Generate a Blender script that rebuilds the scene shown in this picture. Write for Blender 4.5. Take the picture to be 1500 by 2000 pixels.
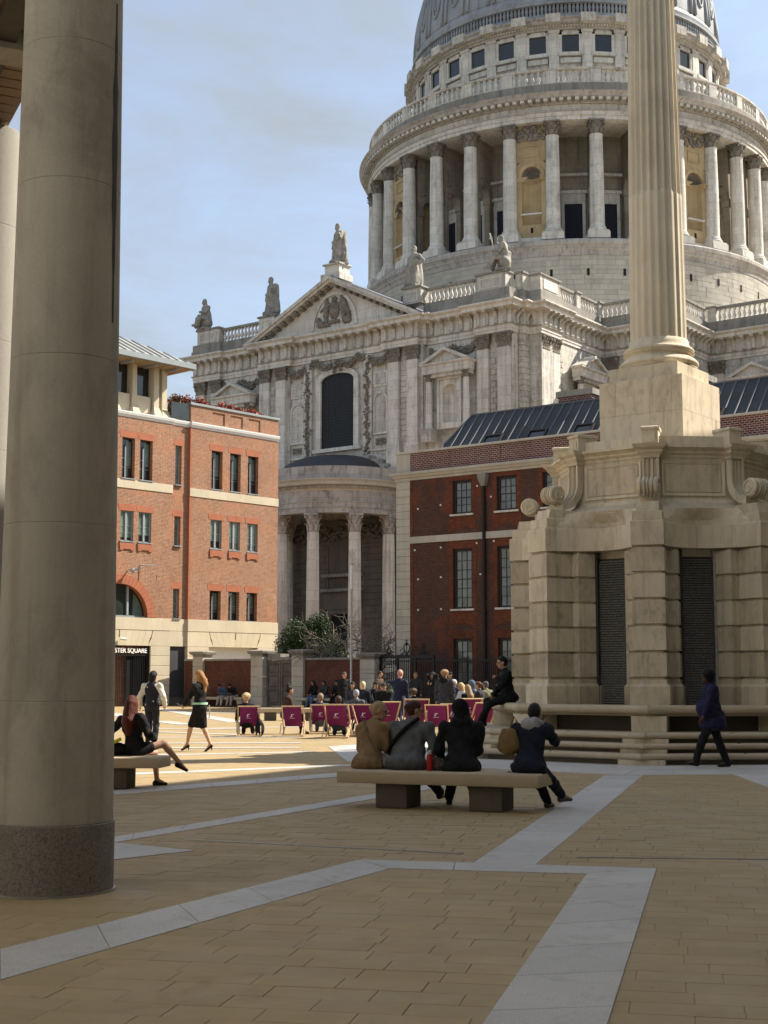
import bpy, bmesh, math, random
import numpy as np
from mathutils import Vector, Matrix, Euler
R = math.radians
pi = math.pi
random.seed(7)
for o in list(bpy.data.objects): bpy.data.objects.remove(o)
scene = bpy.context.scene
col = scene.collection

# ---------------------------------------------------------------- camera
cam_d = bpy.data.cameras.new('camera')
cam = bpy.data.objects.new('camera', cam_d); col.objects.link(cam)
cam_d.sensor_fit = 'VERTICAL'; cam_d.sensor_height = 36.0; cam_d.sensor_width = 36.0
cam_d.lens = 36.0 * 2760 / 2000
cam_d.clip_end = 3000; cam_d.clip_start = 0.1
cam.location = (0, 0, 1.58)
cam.rotation_euler = (R(90) + math.atan(322 / 2760), 0, 0)
scene.camera = cam

# ---------------------------------------------------------------- light
SUN_AZ, SUN_EL = 20.5, 43.0          # azimuth measured from +X towards +Y
w = bpy.data.worlds.new('World'); scene.world = w; w.use_nodes = True
nt = w.node_tree; nt.nodes.clear()
out = nt.nodes.new('ShaderNodeOutputWorld'); bg = nt.nodes.new('ShaderNodeBackground')
sky = nt.nodes.new('ShaderNodeTexSky'); sky.sky_type = 'NISHITA'; sky.sun_disc = False
sky.sun_elevation = R(SUN_EL); sky.sun_rotation = R(90 - SUN_AZ)
sky.air_density = 1.0; sky.dust_density = 1.2; sky.ozone_density = 1.0
bg.inputs['Strength'].default_value = 0.15
# thin high cloud veil over the whole sky, with slow gaps
tc = nt.nodes.new('ShaderNodeTexCoord'); mp = nt.nodes.new('ShaderNodeMapping')
mp.inputs['Scale'].default_value = (1.0, 1.0, 2.2); mp.inputs['Location'].default_value = (2.2, 1.1, 0.3)
n1 = nt.nodes.new('ShaderNodeTexNoise'); n1.inputs['Scale'].default_value = 3.4; n1.inputs['Detail'].default_value = 9; n1.inputs['Roughness'].default_value = 0.62
n1.inputs['Distortion'].default_value = 0.6
cr = nt.nodes.new('ShaderNodeValToRGB'); cr.color_ramp.elements[0].position = 0.36; cr.color_ramp.elements[1].position = 0.66
cr.color_ramp.elements[0].color = (0.38, 0.38, 0.38, 1); cr.color_ramp.elements[1].color = (0.97, 0.97, 0.97, 1)
mx = nt.nodes.new('ShaderNodeMix'); mx.data_type = 'RGBA'
mx.inputs[7].default_value = (1.74, 1.92, 2.14, 1)
nt.links.new(tc.outputs['Generated'], mp.inputs[0]); nt.links.new(mp.outputs[0], n1.inputs['Vector'])
nt.links.new(n1.outputs['Fac'], cr.inputs[0]); nt.links.new(cr.outputs[0], mx.inputs[0])
nt.links.new(sky.outputs[0], mx.inputs[6]); nt.links.new(mx.outputs[2], bg.inputs[0]); nt.links.new(bg.outputs[0], out.inputs[0])
sun_d = bpy.data.lights.new('sun', 'SUN'); sun_d.energy = 5.0; sun_d.angle = R(0.53); sun_d.color = (1.0, 0.93, 0.82)
sun = bpy.data.objects.new('sun', sun_d); col.objects.link(sun)
sun.rotation_euler = (R(90 - SUN_EL), 0, R(SUN_AZ + 90))
sun.location = (30, 10, 60)
vs = scene.view_settings
vs.view_transform = 'Standard'; vs.look = 'None'; vs.gamma = 1.0; vs.use_curve_mapping = False
vs.exposure = 0.90
scene.cycles.max_bounces = 6; scene.cycles.diffuse_bounces = 2; scene.cycles.glossy_bounces = 3
scene.cycles.use_adaptive_sampling = True
scene.cycles.use_denoising = True

# ---------------------------------------------------------------- mesh builder
class MB:
    def __init__(s): s.v = []; s.f = []; s.m = []; s.cur = 0
    def add(s, vs, fs):
        n = len(s.v); s.v += [tuple(p) for p in vs]
        for f in fs: s.f.append(tuple(i + n for i in f)); s.m.append(s.cur)
        return s
    def box(s, x0, x1, y0, y1, z0, z1):
        return s.add([(x0,y0,z0),(x1,y0,z0),(x1,y1,z0),(x0,y1,z0),(x0,y0,z1),(x1,y0,z1),(x1,y1,z1),(x0,y1,z1)],
              [(0,3,2,1),(4,5,6,7),(0,1,5,4),(1,2,6,5),(2,3,7,6),(3,0,4,7)])
    def cbox(s, x0, x1, y0, y1, z0, z1, c=0.01):
        # chamfered on all edges of the four vertical sides and the top/bottom
        def ring(z, d): return [(x0+d,y0+d,z),(x1-d,y0+d,z),(x1-d,y1-d,z),(x0+d,y1-d,z)]
        return s.loft([ring(z0, c), ring(z0+c, 0), ring(z1-c, 0), ring(z1, c)])
    def loft(s, rings, close=True, caps=True):
        n = len(rings[0]); vs = [p for r in rings for p in r]; fs = []
        m = n if close else n - 1
        for i in range(len(rings) - 1):
            for j in range(m):
                a = i*n + j; b = i*n + (j+1) % n
                fs.append((a, b, b + n, a + n))
        if caps and close:
            fs.append(tuple(range(n - 1, -1, -1))); fs.append(tuple((len(rings)-1)*n + j for j in range(n)))
        return s.add(vs, fs)
    def lathe(s, prof, n=16, c=(0,0), a0=0.0, a1=None, caps=True):
        full = a1 is None
        k = n if full else n + 1
        aa = [a0 + (2*pi if full else (a1-a0)) * i / n for i in range(k)]
        return s.loft([[(c[0]+r*math.cos(a), c[1]+r*math.sin(a), z) for a in aa] for r, z in prof], close=full, caps=caps and full)
    def prism_y(s, poly, y0, y1):      # poly in (x,z), counter-clockwise seen from -y
        n = len(poly)
        vs = [(x, y0, z) for x, z in poly] + [(x, y1, z) for x, z in poly]
        fs = [tuple(range(n)), tuple(range(2*n-1, n-1, -1))]
        for i in range(n): j = (i+1) % n; fs.append((j, i, i+n, j+n))
        return s.add(vs, fs)
    def prism_z(s, poly, z0, z1):
        n = len(poly)
        vs = [(x, y, z0) for x, y in poly] + [(x, y, z1) for x, y in poly]
        fs = [tuple(range(n-1, -1, -1)), tuple(range(n, 2*n))]
        for i in range(n): j = (i+1) % n; fs.append((i, j, j+n, i+n))
        return s.add(vs, fs)
    def tube(s, pts, r, n=6, caps=True):
        pts = [Vector(p) for p in pts]; rings = []
        rr = r if isinstance(r, (list, tuple)) else [r]*len(pts)
        up = Vector((0,0,1)); prev = None
        for i, p in enumerate(pts):
            d = (pts[min(i+1, len(pts)-1)] - pts[max(i-1, 0)])
            if d.length < 1e-9: d = Vector((0,0,1))
            d.normalize()
            if prev is None:
                u = d.cross(up)
                if u.length < 1e-3: u = d.cross(Vector((1,0,0)))
            else: u = prev - d * prev.dot(d)
            if u.length < 1e-6: u = d.cross(Vector((0.3,0.8,0.1)))
            u.normalize(); prev = u; q = d.cross(u)
            rings.append([tuple(p + u*math.cos(2*pi*k/n)*rr[i] + q*math.sin(2*pi*k/n)*rr[i]) for k in range(n)])
        return s.loft(rings, True, caps)
    def sweep(s, path, prof, closed=False, caps=True):
        # path: plan points, prof: (out, z) open or closed list; 'out' is to the right of travel
        P = [Vector(p[:2]) for p in path]; n = len(P); rings = []
        for i in range(n):
            if closed: d0 = P[i]-P[i-1]; d1 = P[(i+1) % n]-P[i]
            else:
                d0 = P[i]-P[i-1] if i > 0 else P[1]-P[0]
                d1 = P[i+1]-P[i] if i < n-1 else P[i]-P[i-1]
            d0 = d0.normalized(); d1 = d1.normalized()
            n0 = Vector((d0.y, -d0.x)); n1 = Vector((d1.y, -d1.x))
            m = n0 + n1
            if m.length < 1e-4: m = n0
            m = m / max(0.25, m.dot(n0))
            rings.append([(P[i].x + m.x*o, P[i].y + m.y*o, z) for o, z in prof])
        if closed: rings.append(rings[0])
        k = len(prof); vs = [p for r in rings for p in r]; fs = []
        for i in range(len(rings)-1):
            for j in range(k-1):
                a = i*k + j; fs.append((a, a+k, a+k+1, a+1))
        if caps and not closed and k > 2:
            fs.append(tuple(range(k))); fs.append(tuple((len(rings)-1)*k + j for j in range(k-1, -1, -1)))
        return s.add(vs, fs)
    def sphere(s, c, r, n=8, m=6, sc=(1,1,1)):
        rings = []
        for i in range(1, m):
            t = pi*i/m
            rings.append([(c[0]+sc[0]*r*math.sin(t)*math.cos(2*pi*j/n), c[1]+sc[1]*r*math.sin(t)*math.sin(2*pi*j/n), c[2]-sc[2]*r*math.cos(t)) for j in range(n)])
        return s.loft(rings)
    def xf(s, M, i0=0):
        for i in range(i0, len(s.v)): s.v[i] = tuple(M @ Vector(s.v[i]))
        return s
    def mesh(s, name, mats, smooth=False):
        me = bpy.data.meshes.new(name); me.from_pydata(s.v, [], s.f)
        if not isinstance(mats, (list, tuple)): mats = [mats]
        for m in mats: me.materials.append(m)
        if len(mats) > 1: me.polygons.foreach_set('material_index', s.m)
        bm = bmesh.new(); bm.from_mesh(me); bmesh.ops.recalc_face_normals(bm, faces=bm.faces); bm.to_mesh(me); bm.free()
        if smooth:
            me.polygons.foreach_set('use_smooth', [True]*len(me.polygons))
            if smooth != 'all':
                try: me.set_sharp_from_angle(angle=R(smooth if isinstance(smooth, (int, float)) and smooth > 1 else 38))
                except Exception: pass
        me.update(); return me
    def build(s, name, mats, parent=None, smooth=False, loc=(0,0,0), rot=(0,0,0)):
        return ob(name, s.mesh(name, mats, smooth), parent, loc, rot)

def ob(name, me, parent=None, loc=(0,0,0), rot=(0,0,0), scale=None):
    o = bpy.data.objects.new(name, me); col.objects.link(o); o.parent = parent
    o.location = loc; o.rotation_euler = rot
    if scale: o.scale = scale
    return o
def empty(name, loc=(0,0,0), rz=0.0, parent=None):
    o = bpy.data.objects.new(name, None); col.objects.link(o); o.location = loc; o.rotation_euler = (0,0,rz); o.parent = parent
    o.empty_display_size = 0.3; return o
def tag(o, label, cat, group=None):
    o['label'] = label; o['category'] = cat
    if group: o['group'] = group
    return o
def kind(o, k): o['kind'] = k; return o
def copy_tree(o, parent=None):
    c = o.copy(); col.objects.link(c)
    if parent: c.parent = parent
    for ch in list(o.children): copy_tree(ch, c)
    return c

# ---------------------------------------------------------------- materials
class NT:
    def __init__(s, name):
        s.mat = bpy.data.materials.new(name); s.mat.use_nodes = True
        s.t = s.mat.node_tree; s.b = s.t.nodes['Principled BSDF']
        s.pos = None
    def n(s, typ, **kw):
        x = s.t.nodes.new(typ)
        for k, v in kw.items():
            if k.startswith('i_'):
                key = k[2:].replace('_', ' ')
                x.inputs[key].default_value = v
            else: setattr(x, k, v)
        return x
    def l(s, a, b): s.t.links.new(a, b)
    def geo(s):
        if s.pos is None: s.pos = s.n('ShaderNodeNewGeometry')
        return s.pos.outputs['Position']
    def vec(s, src, scale=(1,1,1), rot=(0,0,0)):
        m = s.n('ShaderNodeMapping'); m.inputs['Scale'].default_value = scale; m.inputs['Rotation'].default_value = rot
        s.l(src, m.inputs[0]); return m.outputs[0]
    def noise(s, vec, scale, detail=4, rough=0.55, dist=0.0):
        x = s.n('ShaderNodeTexNoise'); x.inputs['Scale'].default_value = scale; x.inputs['Detail'].default_value = detail
        x.inputs['Roughness'].default_value = rough; x.inputs['Distortion'].default_value = dist
        s.l(vec, x.inputs['Vector']); return x.outputs['Fac']
    def ramp(s, fac, stops):
        x = s.n('ShaderNodeValToRGB'); e = x.color_ramp.elements
        while len(e) < len(stops): e.new(0.5)
        for el, (p, c) in zip(e, stops):
            el.position = p; el.color = (c if len(c) == 4 else (*c, 1)) if isinstance(c, (tuple, list)) else (c, c, c, 1)
        s.l(fac, x.inputs[0]); return x.outputs[0]
    def mix(s, fac, a, b, mode='MIX'):
        x = s.n('ShaderNodeMix', data_type='RGBA', blend_type=mode)
        for inp, val in ((x.inputs[0], fac), (x.inputs[6], a), (x.inputs[7], b)):
            if isinstance(val, (int, float)): inp.default_value = val
            elif isinstance(val, (tuple, list)): inp.default_value = (*val, 1) if len(val) == 3 else val
            else: s.l(val, inp)
        return x.outputs[2]
    def math(s, op, a, b=0.0):
        x = s.n('ShaderNodeMath', operation=op)
        for inp, val in ((x.inputs[0], a), (x.inputs[1], b)):
            if isinstance(val, (int, float)): inp.default_value = val
            else: s.l(val, inp)
        return x.outputs[0]
    def bump(s, h, strength=0.3, dist=0.02):
        x = s.n('ShaderNodeBump'); x.inputs['Strength'].default_value = strength; x.inputs['Distance'].default_value = dist
        s.l(h, x.inputs['Height']); s.l(x.outputs[0], s.b.inputs['Normal']); return x
    def done(s, colr=None, rough=0.8, metal=0.0, spec=None):
        if colr is not None:
            if isinstance(colr, (tuple, list)): s.b.inputs['Base Color'].default_value = (*colr[:3], 1)
            else: s.l(colr, s.b.inputs['Base Color'])
        if isinstance(rough, (int, float)): s.b.inputs['Roughness'].default_value = rough
        else: s.l(rough, s.b.inputs['Roughness'])
        s.b.inputs['Metallic'].default_value = metal
        if spec is not None: s.b.inputs['Specular IOR Level'].default_value = spec
        return s.mat
def rnd_fac(k):
    oi = k.n('ShaderNodeObjectInfo'); g = k.geo()
    a = k.math('ADD', oi.outputs['Random'], k.pos.outputs['Random Per Island'])
    return k.math('FRACT', a)

def stone(name, c, var=0.18, scale=1.0, soot=0.0, streak=0.0, fine=60, bump=0.25, rough=0.85, island=0.0, sootc=(0.05,0.05,0.048), blotch=0.55, joints=None, crust=0.0, cscale=3.0):
    k = NT(name); g = k.geo()
    lo = tuple(x*(1-var) for x in c); hi = tuple(min(1, x*(1+var*0.7)) for x in c)
    n = k.noise(g, 0.9*scale, 6, 0.6)
    cc = k.ramp(n, [(0.3, lo), (0.7, hi)])
    f = k.noise(g, fine*scale, 3, 0.6)
    cc = k.mix(k.ramp(f, [(0.35, 0.28), (0.65, 0.0)]), cc, tuple(x*0.72 for x in c))
    if island:
        r = rnd_fac(k)
        cc = k.mix(island, cc, k.ramp(r, [(0.0, tuple(x*0.62 for x in c)), (0.5, c), (1.0, tuple(min(1, x*1.3) for x in c))]))
    if streak:
        sv = k.vec(g, (3.2, 3.2, 0.16)); sn = k.noise(sv, 1.4*scale, 5, 0.65)
        cc = k.mix(k.math('MULTIPLY', k.ramp(sn, [(0.5, 0.0), (0.72, 1.0)]), streak), cc, sootc)
    if soot:
        s2 = k.noise(g, 0.55*scale, 7, 0.7, 0.8)
        cc = k.mix(k.math('MULTIPLY', k.ramp(s2, [(blotch, 0.0), (blotch+0.17, 1.0)]), soot), cc, sootc)
    hgt = k.noise(g, fine*0.6*scale, 4, 0.65)
    if crust:
        c1_ = k.noise(k.vec(g, (1,1,0.45)), cscale, 9, 0.72, 0.5); c2_ = k.noise(g, 0.33, 4, 0.6)
        m_ = k.math('MULTIPLY', k.ramp(c1_, [(0.50, 0.0), (0.62, 1.0)]), k.ramp(c2_, [(0.36, 0.35), (0.62, 1.0)]))
        cc = k.mix(k.math('MULTIPLY', m_, crust), cc, tuple(x*0.45 for x in sootc))
    if joints:
        tcn = k.n('ShaderNodeTexCoord'); sp_ = k.n('ShaderNodeSeparateXYZ'); k.l(tcn.outputs['Object'], sp_.inputs[0])
        cb = k.n('ShaderNodeCombineXYZ'); k.l(k.math('ADD', sp_.outputs['X'], sp_.outputs['Y']), cb.inputs[0]); k.l(sp_.outputs['Z'], cb.inputs[1])
        br = k.n('ShaderNodeTexBrick'); br.inputs['Scale'].default_value = 1.0; br.inputs['Brick Width'].default_value = joints[0]; br.inputs['Row Height'].default_value = joints[1]; br.inputs['Mortar Size'].default_value = 0.014; br.inputs['Mortar Smooth'].default_value = 0.4
        br.inputs['Color1'].default_value = (1,1,1,1); br.inputs['Color2'].default_value = (0.87,0.86,0.84,1); br.inputs['Mortar'].default_value = (0.62,0.60,0.56,1)
        k.l(cb.outputs[0], br.inputs['Vector']); cc = k.mix(1.0, cc, br.outputs['Color'], 'MULTIPLY')
    k.bump(hgt, bump, 0.01)
    return k.done(cc, rough, spec=0.3)

def plain(name, c, rough=0.6, metal=0.0, var=0.15, scale=8, bump=0.0, spec=0.4, bscale=None):
    k = NT(name); g = k.geo()
    n = k.noise(g, scale, 4)
    cc = k.ramp(n, [(0.3, tuple(x*(1-var) for x in c)), (0.7, tuple(min(1, x*(1+var)) for x in c))])
    if bump: k.bump(k.noise(g, bscale or scale*6, 3), bump, 0.01)
    return k.done(cc, rough, metal, spec)

def brick_mat(name, c1, c2, mortar, bw=0.225, bh=0.075, msize=0.012, axis='x', patch=None, patchc=None, msmooth=0.2, streakc=None):
    k = NT(name); tcn = k.n('ShaderNodeTexCoord'); sep = k.n('ShaderNodeSeparateXYZ'); k.l(tcn.outputs['Object'], sep.inputs[0])
    cmb = k.n('ShaderNodeCombineXYZ'); k.l(sep.outputs['X' if axis == 'x' else 'Y'], cmb.inputs[0]); k.l(sep.outputs['Z'], cmb.inputs[1])
    b = k.n('ShaderNodeTexBrick'); b.offset = 0.5; b.inputs['Scale'].default_value = 1.0
    b.inputs['Brick Width'].default_value = bw; b.inputs['Row Height'].default_value = bh; b.inputs['Mortar Size'].default_value = msize
    b.inputs['Mortar Smooth'].default_value = msmooth; b.inputs['Bias'].default_value = 0.0
    b.inputs['Color1'].default_value = (*c1, 1); b.inputs['Color2'].default_value = (*c2, 1); b.inputs['Mortar'].default_value = (*mortar, 1)
    k.l(cmb.outputs[0], b.inputs['Vector'])
    g = k.geo(); n = k.noise(g, 0.7, 6, 0.65)
    cc = k.mix(k.ramp(n, [(0.35, 0.0), (0.7, 0.35)]), b.outputs['Color'], tuple(x*0.55 for x in c1))
    if patch:
        p = k.noise(g, patch, 6, 0.6, 0.5); cc = k.mix(k.ramp(p, [(0.52, 0.0), (0.66, 0.8)]), cc, patchc)
    if streakc:
        p = k.noise(k.vec(g, (1.3,1.3,2.6)), 1.9, 6, 0.7, 0.4); cc = k.mix(k.ramp(p, [(0.6, 0.0), (0.72, 0.5)]), cc, streakc)
    mt = k.noise(g, 7.0, 8, 0.75); cc = k.mix(k.ramp(mt, [(0.36, 0.45), (0.58, 0.0)]), cc, tuple(x*0.45 for x in c2)); cc = k.mix(k.ramp(mt, [(0.55, 0.0), (0.72, 0.4)]), cc, tuple(min(1, x*1.5) for x in c1))
    k.bump(b.outputs['Fac'], 0.4, -0.006)
    return k.done(cc, 0.88, spec=0.25)

MAT = {}
MAT['portland'] = stone('portland_stone', (0.66,0.615,0.54), 0.20, 0.5, soot=0.55, streak=0.62, fine=14, island=0.2, sootc=(0.15,0.135,0.115), bump=0.2, joints=(1.25,0.52), crust=0.5)
MAT['portland_w'] = stone('portland_stone_washed', (0.74,0.695,0.62), 0.14, 0.6, soot=0.38, streak=0.5, fine=12, island=0.2, sootc=(0.19,0.17,0.145), bump=0.12, joints=(1.6,0.78), crust=0.32, cscale=2.2)
MAT['portland_dk'] = stone('portland_stone_sooty', (0.30,0.275,0.235), 0.3, 0.6, soot=0.7, streak=0.7, fine=14, island=0.15, sootc=(0.10,0.095,0.085), bump=0.3)
MAT['carved'] = stone('carved_weathered_stone', (0.235,0.205,0.165), 0.4, 2.2, soot=0.8, streak=0.3, fine=10, sootc=(0.10,0.09,0.08), bump=0.5)
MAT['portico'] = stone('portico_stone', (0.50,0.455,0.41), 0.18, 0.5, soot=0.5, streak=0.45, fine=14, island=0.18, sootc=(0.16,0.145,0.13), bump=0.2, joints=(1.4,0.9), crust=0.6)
MAT['portico_dk'] = stone('portico_shaded_sooty_stone', (0.15,0.125,0.10), 0.25, 0.6, soot=0.6, streak=0.6, fine=14, island=0.25, sootc=(0.07,0.06,0.05), bump=0.3)  # portico recess shade painted into the base colour, plus soot
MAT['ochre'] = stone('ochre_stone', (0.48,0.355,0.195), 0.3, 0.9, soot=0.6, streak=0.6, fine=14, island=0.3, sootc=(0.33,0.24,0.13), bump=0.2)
MAT['monument'] = stone('monument_limestone', (0.69,0.585,0.425), 0.14, 1.3, soot=0.34, streak=0.42, fine=55, island=0.3, sootc=(0.25,0.195,0.125), bump=0.18, crust=0.30, cscale=5)
MAT['monument_pick'] = stone('monument_tooled_limestone', (0.61,0.51,0.36), 0.16, 1.3, soot=0.42, streak=0.48, fine=40, island=0.3, sootc=(0.22,0.17,0.11), bump=0.7, crust=0.42, cscale=6)
MAT['column'] = stone('column_limestone', (0.66,0.57,0.42), 0.12, 1.3, soot=0.22, streak=0.34, fine=55, sootc=(0.33,0.26,0.17), bump=0.15)
MAT['drum_in'] = stone('drum_inner_shaded_stone', (0.38,0.325,0.25), 0.3, 0.6, soot=0.5, streak=0.6, fine=14, island=0.2, sootc=(0.09,0.075,0.055), bump=0.3, joints=(1.2,0.6))  # shade behind the colonnade mixed into this darker colour, with soot
MAT['bath'] = stone('buff_limestone', (0.60,0.52,0.37), 0.10, 1.0, soot=0.18, streak=0.15, fine=30, island=0.12, sootc=(0.33,0.27,0.17), bump=0.15)
MAT['quoin'] = stone('quoin_stone', (0.52,0.47,0.385), 0.14, 1.0, soot=0.3, streak=0.3, fine=30, island=0.2, sootc=(0.22,0.19,0.14), bump=0.2)
MAT['concrete'] = stone('pillar_concrete', (0.50,0.45,0.37), 0.16, 0.9, soot=0.42, streak=0.40, fine=45, sootc=(0.15,0.125,0.09), bump=0.15, blotch=0.5, crust=0.25, cscale=2.0)
MAT['white_pillar'] = stone('pale_pillar_stone', (0.36,0.335,0.285), 0.08, 0.9, soot=0.1, streak=0.15, fine=45, sootc=(0.4,0.36,0.28))
MAT['bench'] = stone('bench_stone', (0.52,0.42,0.29), 0.10, 2.0, soot=0.25, streak=0.1, fine=70, sootc=(0.26,0.20,0.13), bump=0.15)
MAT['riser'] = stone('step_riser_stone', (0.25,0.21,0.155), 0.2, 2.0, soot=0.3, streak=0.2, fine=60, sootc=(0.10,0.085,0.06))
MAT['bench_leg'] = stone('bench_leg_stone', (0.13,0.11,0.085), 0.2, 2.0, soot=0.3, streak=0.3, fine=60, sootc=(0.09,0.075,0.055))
def paving_mat(name, c, bw, bh, brickpat):
    k = NT(name); g = k.geo(); r = rnd_fac(k)
    cc = k.ramp(r, [(0.0, tuple(x*0.92 for x in c)), (0.4, c), (0.75, tuple(x*1.06 for x in c)), (1.0, (c[0]*0.96, c[1]*0.98, c[2]*1.06))])
    n = k.noise(g, 0.35, 6, 0.6); cc = k.mix(k.ramp(n, [(0.35, 0.28), (0.62, 0.0)]), cc, tuple(x*0.62 for x in c))
    n2 = k.noise(g, 5.0, 6, 0.7); cc = k.mix(k.ramp(n2, [(0.42, 0.34), (0.66, 0.0)]), cc, (c[0]*0.72, c[1]*0.76, c[2]*0.84))
    n3 = k.noise(g, 190.0, 2, 0.6); cc = k.mix(k.ramp(n3, [(0.35, 0.25), (0.6, 0.0)]), cc, tuple(x*0.6 for x in c))
    n4 = k.noise(g, 1.3, 7, 0.75, 1.2); cc = k.mix(k.ramp(n4, [(0.56, 0.0), (0.70, 0.45)]), cc, tuple(x*0.55 for x in c))
    v = k.n('ShaderNodeTexVoronoi'); v.inputs['Scale'].default_value = 3.1; k.l(g, v.inputs['Vector'])
    cc = k.mix(k.ramp(v.outputs['Distance'], [(0.03, 0.55), (0.055, 0.0)]), cc, (0.09,0.08,0.065))
    if brickpat:
        b = k.n('ShaderNodeTexBrick'); b.inputs['Scale'].default_value = 1.0; b.inputs['Brick Width'].default_value = bw; b.inputs['Row Height'].default_value = bh
        b.inputs['Mortar Size'].default_value = 0.006; b.inputs['Color1'].default_value = (1,1,1,1); b.inputs['Color2'].default_value = (0.84,0.84,0.84,1); b.inputs['Mortar'].default_value = (0.55,0.52,0.48,1)
        k.l(k.vec(g, (1,1,1), (0,0,R(11.5))), b.inputs['Vector']); cc = k.mix(1.0, cc, b.outputs['Color'], 'MULTIPLY')
    k.bump(k.noise(g, 120, 4, 0.7), 0.22, 0.006)
    rg = k.ramp(k.noise(g, 2.0, 4), [(0.3, 0.55), (0.7, 0.82)])
    return k.done(cc, rg, spec=0.35)
MAT['slab'] = paving_mat('yorkstone_slab', (0.445,0.32,0.158), 0.45, 0.25, False)
MAT['slab_far'] = paving_mat('yorkstone_paving', (0.445,0.32,0.158), 0.45, 0.25, True)
def granite(name, c, speck, sc):
    k = NT(name); g = k.geo()
    a = k.noise(g, sc, 3, 0.75); r = rnd_fac(k)
    cc = k.ramp(a, [(0.36, speck), (0.5, c), (0.66, tuple(min(1, x*1.35) for x in c))])
    cc = k.mix(0.35, cc, k.ramp(r, [(0, tuple(x*0.8 for x in c)), (1, tuple(x*1.12 for x in c))]))
    n = k.noise(g, 0.8, 5, 0.6); cc = k.mix(k.ramp(n, [(0.4, 0.25), (0.65, 0.0)]), cc, tuple(x*0.62 for x in c))
    st_ = k.noise(g, 2.4, 8, 0.75, 1.0); cc = k.mix(k.ramp(st_, [(0.52, 0.0), (0.68, 0.5)]), cc, (c[0]*0.5, c[1]*0.47, c[2]*0.42))
    vo = k.n('ShaderNodeTexVoronoi'); vo.inputs['Scale'].default_value = 4.3; k.l(g, vo.inputs['Vector']); cc = k.mix(k.ramp(vo.outputs['Distance'], [(0.03, 0.6), (0.06, 0.0)]), cc, (0.12,0.11,0.10))
    k.bump(k.noise(g, sc*0.7, 2), 0.12, 0.004)
    return k.done(cc, 0.62, spec=0.4)
MAT['granite'] = granite('silver_granite', (0.55,0.52,0.475), (0.34,0.32,0.29), 110)
MAT['granite_dk'] = granite('dark_granite', (0.24,0.22,0.18), (0.015,0.015,0.015), 62)
MAT['joint'] = plain('dark_joint', (0.10,0.085,0.06), 0.9)
MAT['asphalt'] = plain('ground_sand', (0.20,0.165,0.11), 0.9, scale=0.3)
MAT['brick_new'] = brick_mat('orange_brick', (0.39,0.175,0.09), (0.27,0.105,0.055), (0.50,0.38,0.27), 0.225, 0.075, 0.013, 'x', 0.5, (0.46,0.22,0.12))
MAT['brick_newy'] = brick_mat('orange_brick_side', (0.43,0.165,0.075), (0.30,0.10,0.048), (0.50,0.38,0.27), 0.225, 0.075, 0.011, 'y')
MAT['rubbed'] = plain('rubbed_orange_brick', (0.38,0.13,0.065), 0.85, scale=3, var=0.12, bump=0.1)
MAT['brick_old'] = brick_mat('old_brown_brick', (0.062,0.034,0.026), (0.135,0.048,0.030), (0.115,0.078,0.060), 0.225, 0.075, 0.012, 'x', 0.6, (0.20,0.052,0.023), streakc=(0.20,0.145,0.11))
MAT['brick_oldy'] = brick_mat('old_brown_brick_side', (0.105,0.05,0.032), (0.16,0.062,0.036), (0.17,0.11,0.08), 0.225, 0.07, 0.010, 'y', 0.45, (0.20,0.062,0.03))
MAT['brick_red'] = brick_mat('red_rubbed_brick', (0.205,0.052,0.020), (0.125,0.034,0.016), (0.17,0.075,0.045), 0.225, 0.075, 0.010, 'x', 0.8, (0.085,0.032,0.02), streakc=(0.16,0.085,0.055))
MAT['brick_par'] = brick_mat('parapet_brick', (0.17,0.05,0.04), (0.06,0.028,0.03), (0.52,0.38,0.32), 0.225, 0.098, 0.017, 'x')
MAT['brick_wall'] = brick_mat('garden_wall_brick', (0.17,0.058,0.035), (0.115,0.045,0.03), (0.16,0.085,0.06), 0.225, 0.075, 0.010, 'x', 0.5, (0.09,0.04,0.028))
MAT['lead'] = plain('lead_sheet', (0.055,0.057,0.063), 0.75, 0.0, 0.22, 0.7, spec=0.25)
MAT['lead_dome'] = stone('dome_lead', (0.32,0.335,0.35), 0.2, 0.4, soot=0.5, streak=0.75, fine=8, sootc=(0.13,0.135,0.14), bump=0.15, rough=0.6)
MAT['lead_dk'] = plain('dark_lead', (0.045,0.045,0.05), 0.65, 0.0, 0.2, 0.8)
MAT['zinc'] = plain('zinc_roof', (0.33,0.325,0.30), 0.5, 0.2, 0.12, 0.8)
MAT['zinc_edge'] = plain('zinc_fascia', (0.28,0.31,0.31), 0.45, 0.2, 0.08, 1)
def glass(name, c, rough=0.06):
    k = NT(name); g = k.geo(); n = k.noise(g, 1.1, 2)
    cc = k.ramp(n, [(0.35, tuple(x*0.6 for x in c)), (0.65, c)])
    k.bump(k.noise(g, 0.9, 2), 0.05, 0.05)
    return k.done(cc, rough, 0.0, 0.8)
MAT['glass_dk'] = glass('dark_glass', (0.012,0.014,0.018))
MAT['glass_leaded'] = plain('leaded_church_glass', (0.012,0.013,0.014), 0.45, spec=0.25)
MAT['glass_office'] = glass('office_glass', (0.035,0.045,0.04))
MAT['glass_green'] = glass('green_window_blind', (0.17,0.25,0.20), 0.25)
MAT['glass_sash'] = glass('sash_glass', (0.13,0.12,0.09), 0.08)
MAT['void'] = plain('dark_interior', (0.012,0.012,0.013), 0.9)
MAT['navy_screen'] = plain('navy_screen', (0.010,0.012,0.022), 0.7)
MAT['frame_grey'] = plain('grey_window_frame', (0.33,0.36,0.36), 0.4)
MAT['frame_dk'] = plain('dark_window_frame', (0.03,0.024,0.021), 0.5)
MAT['sash_brown'] = plain('brown_sash_frame', (0.020,0.011,0.009), 0.5)
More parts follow.
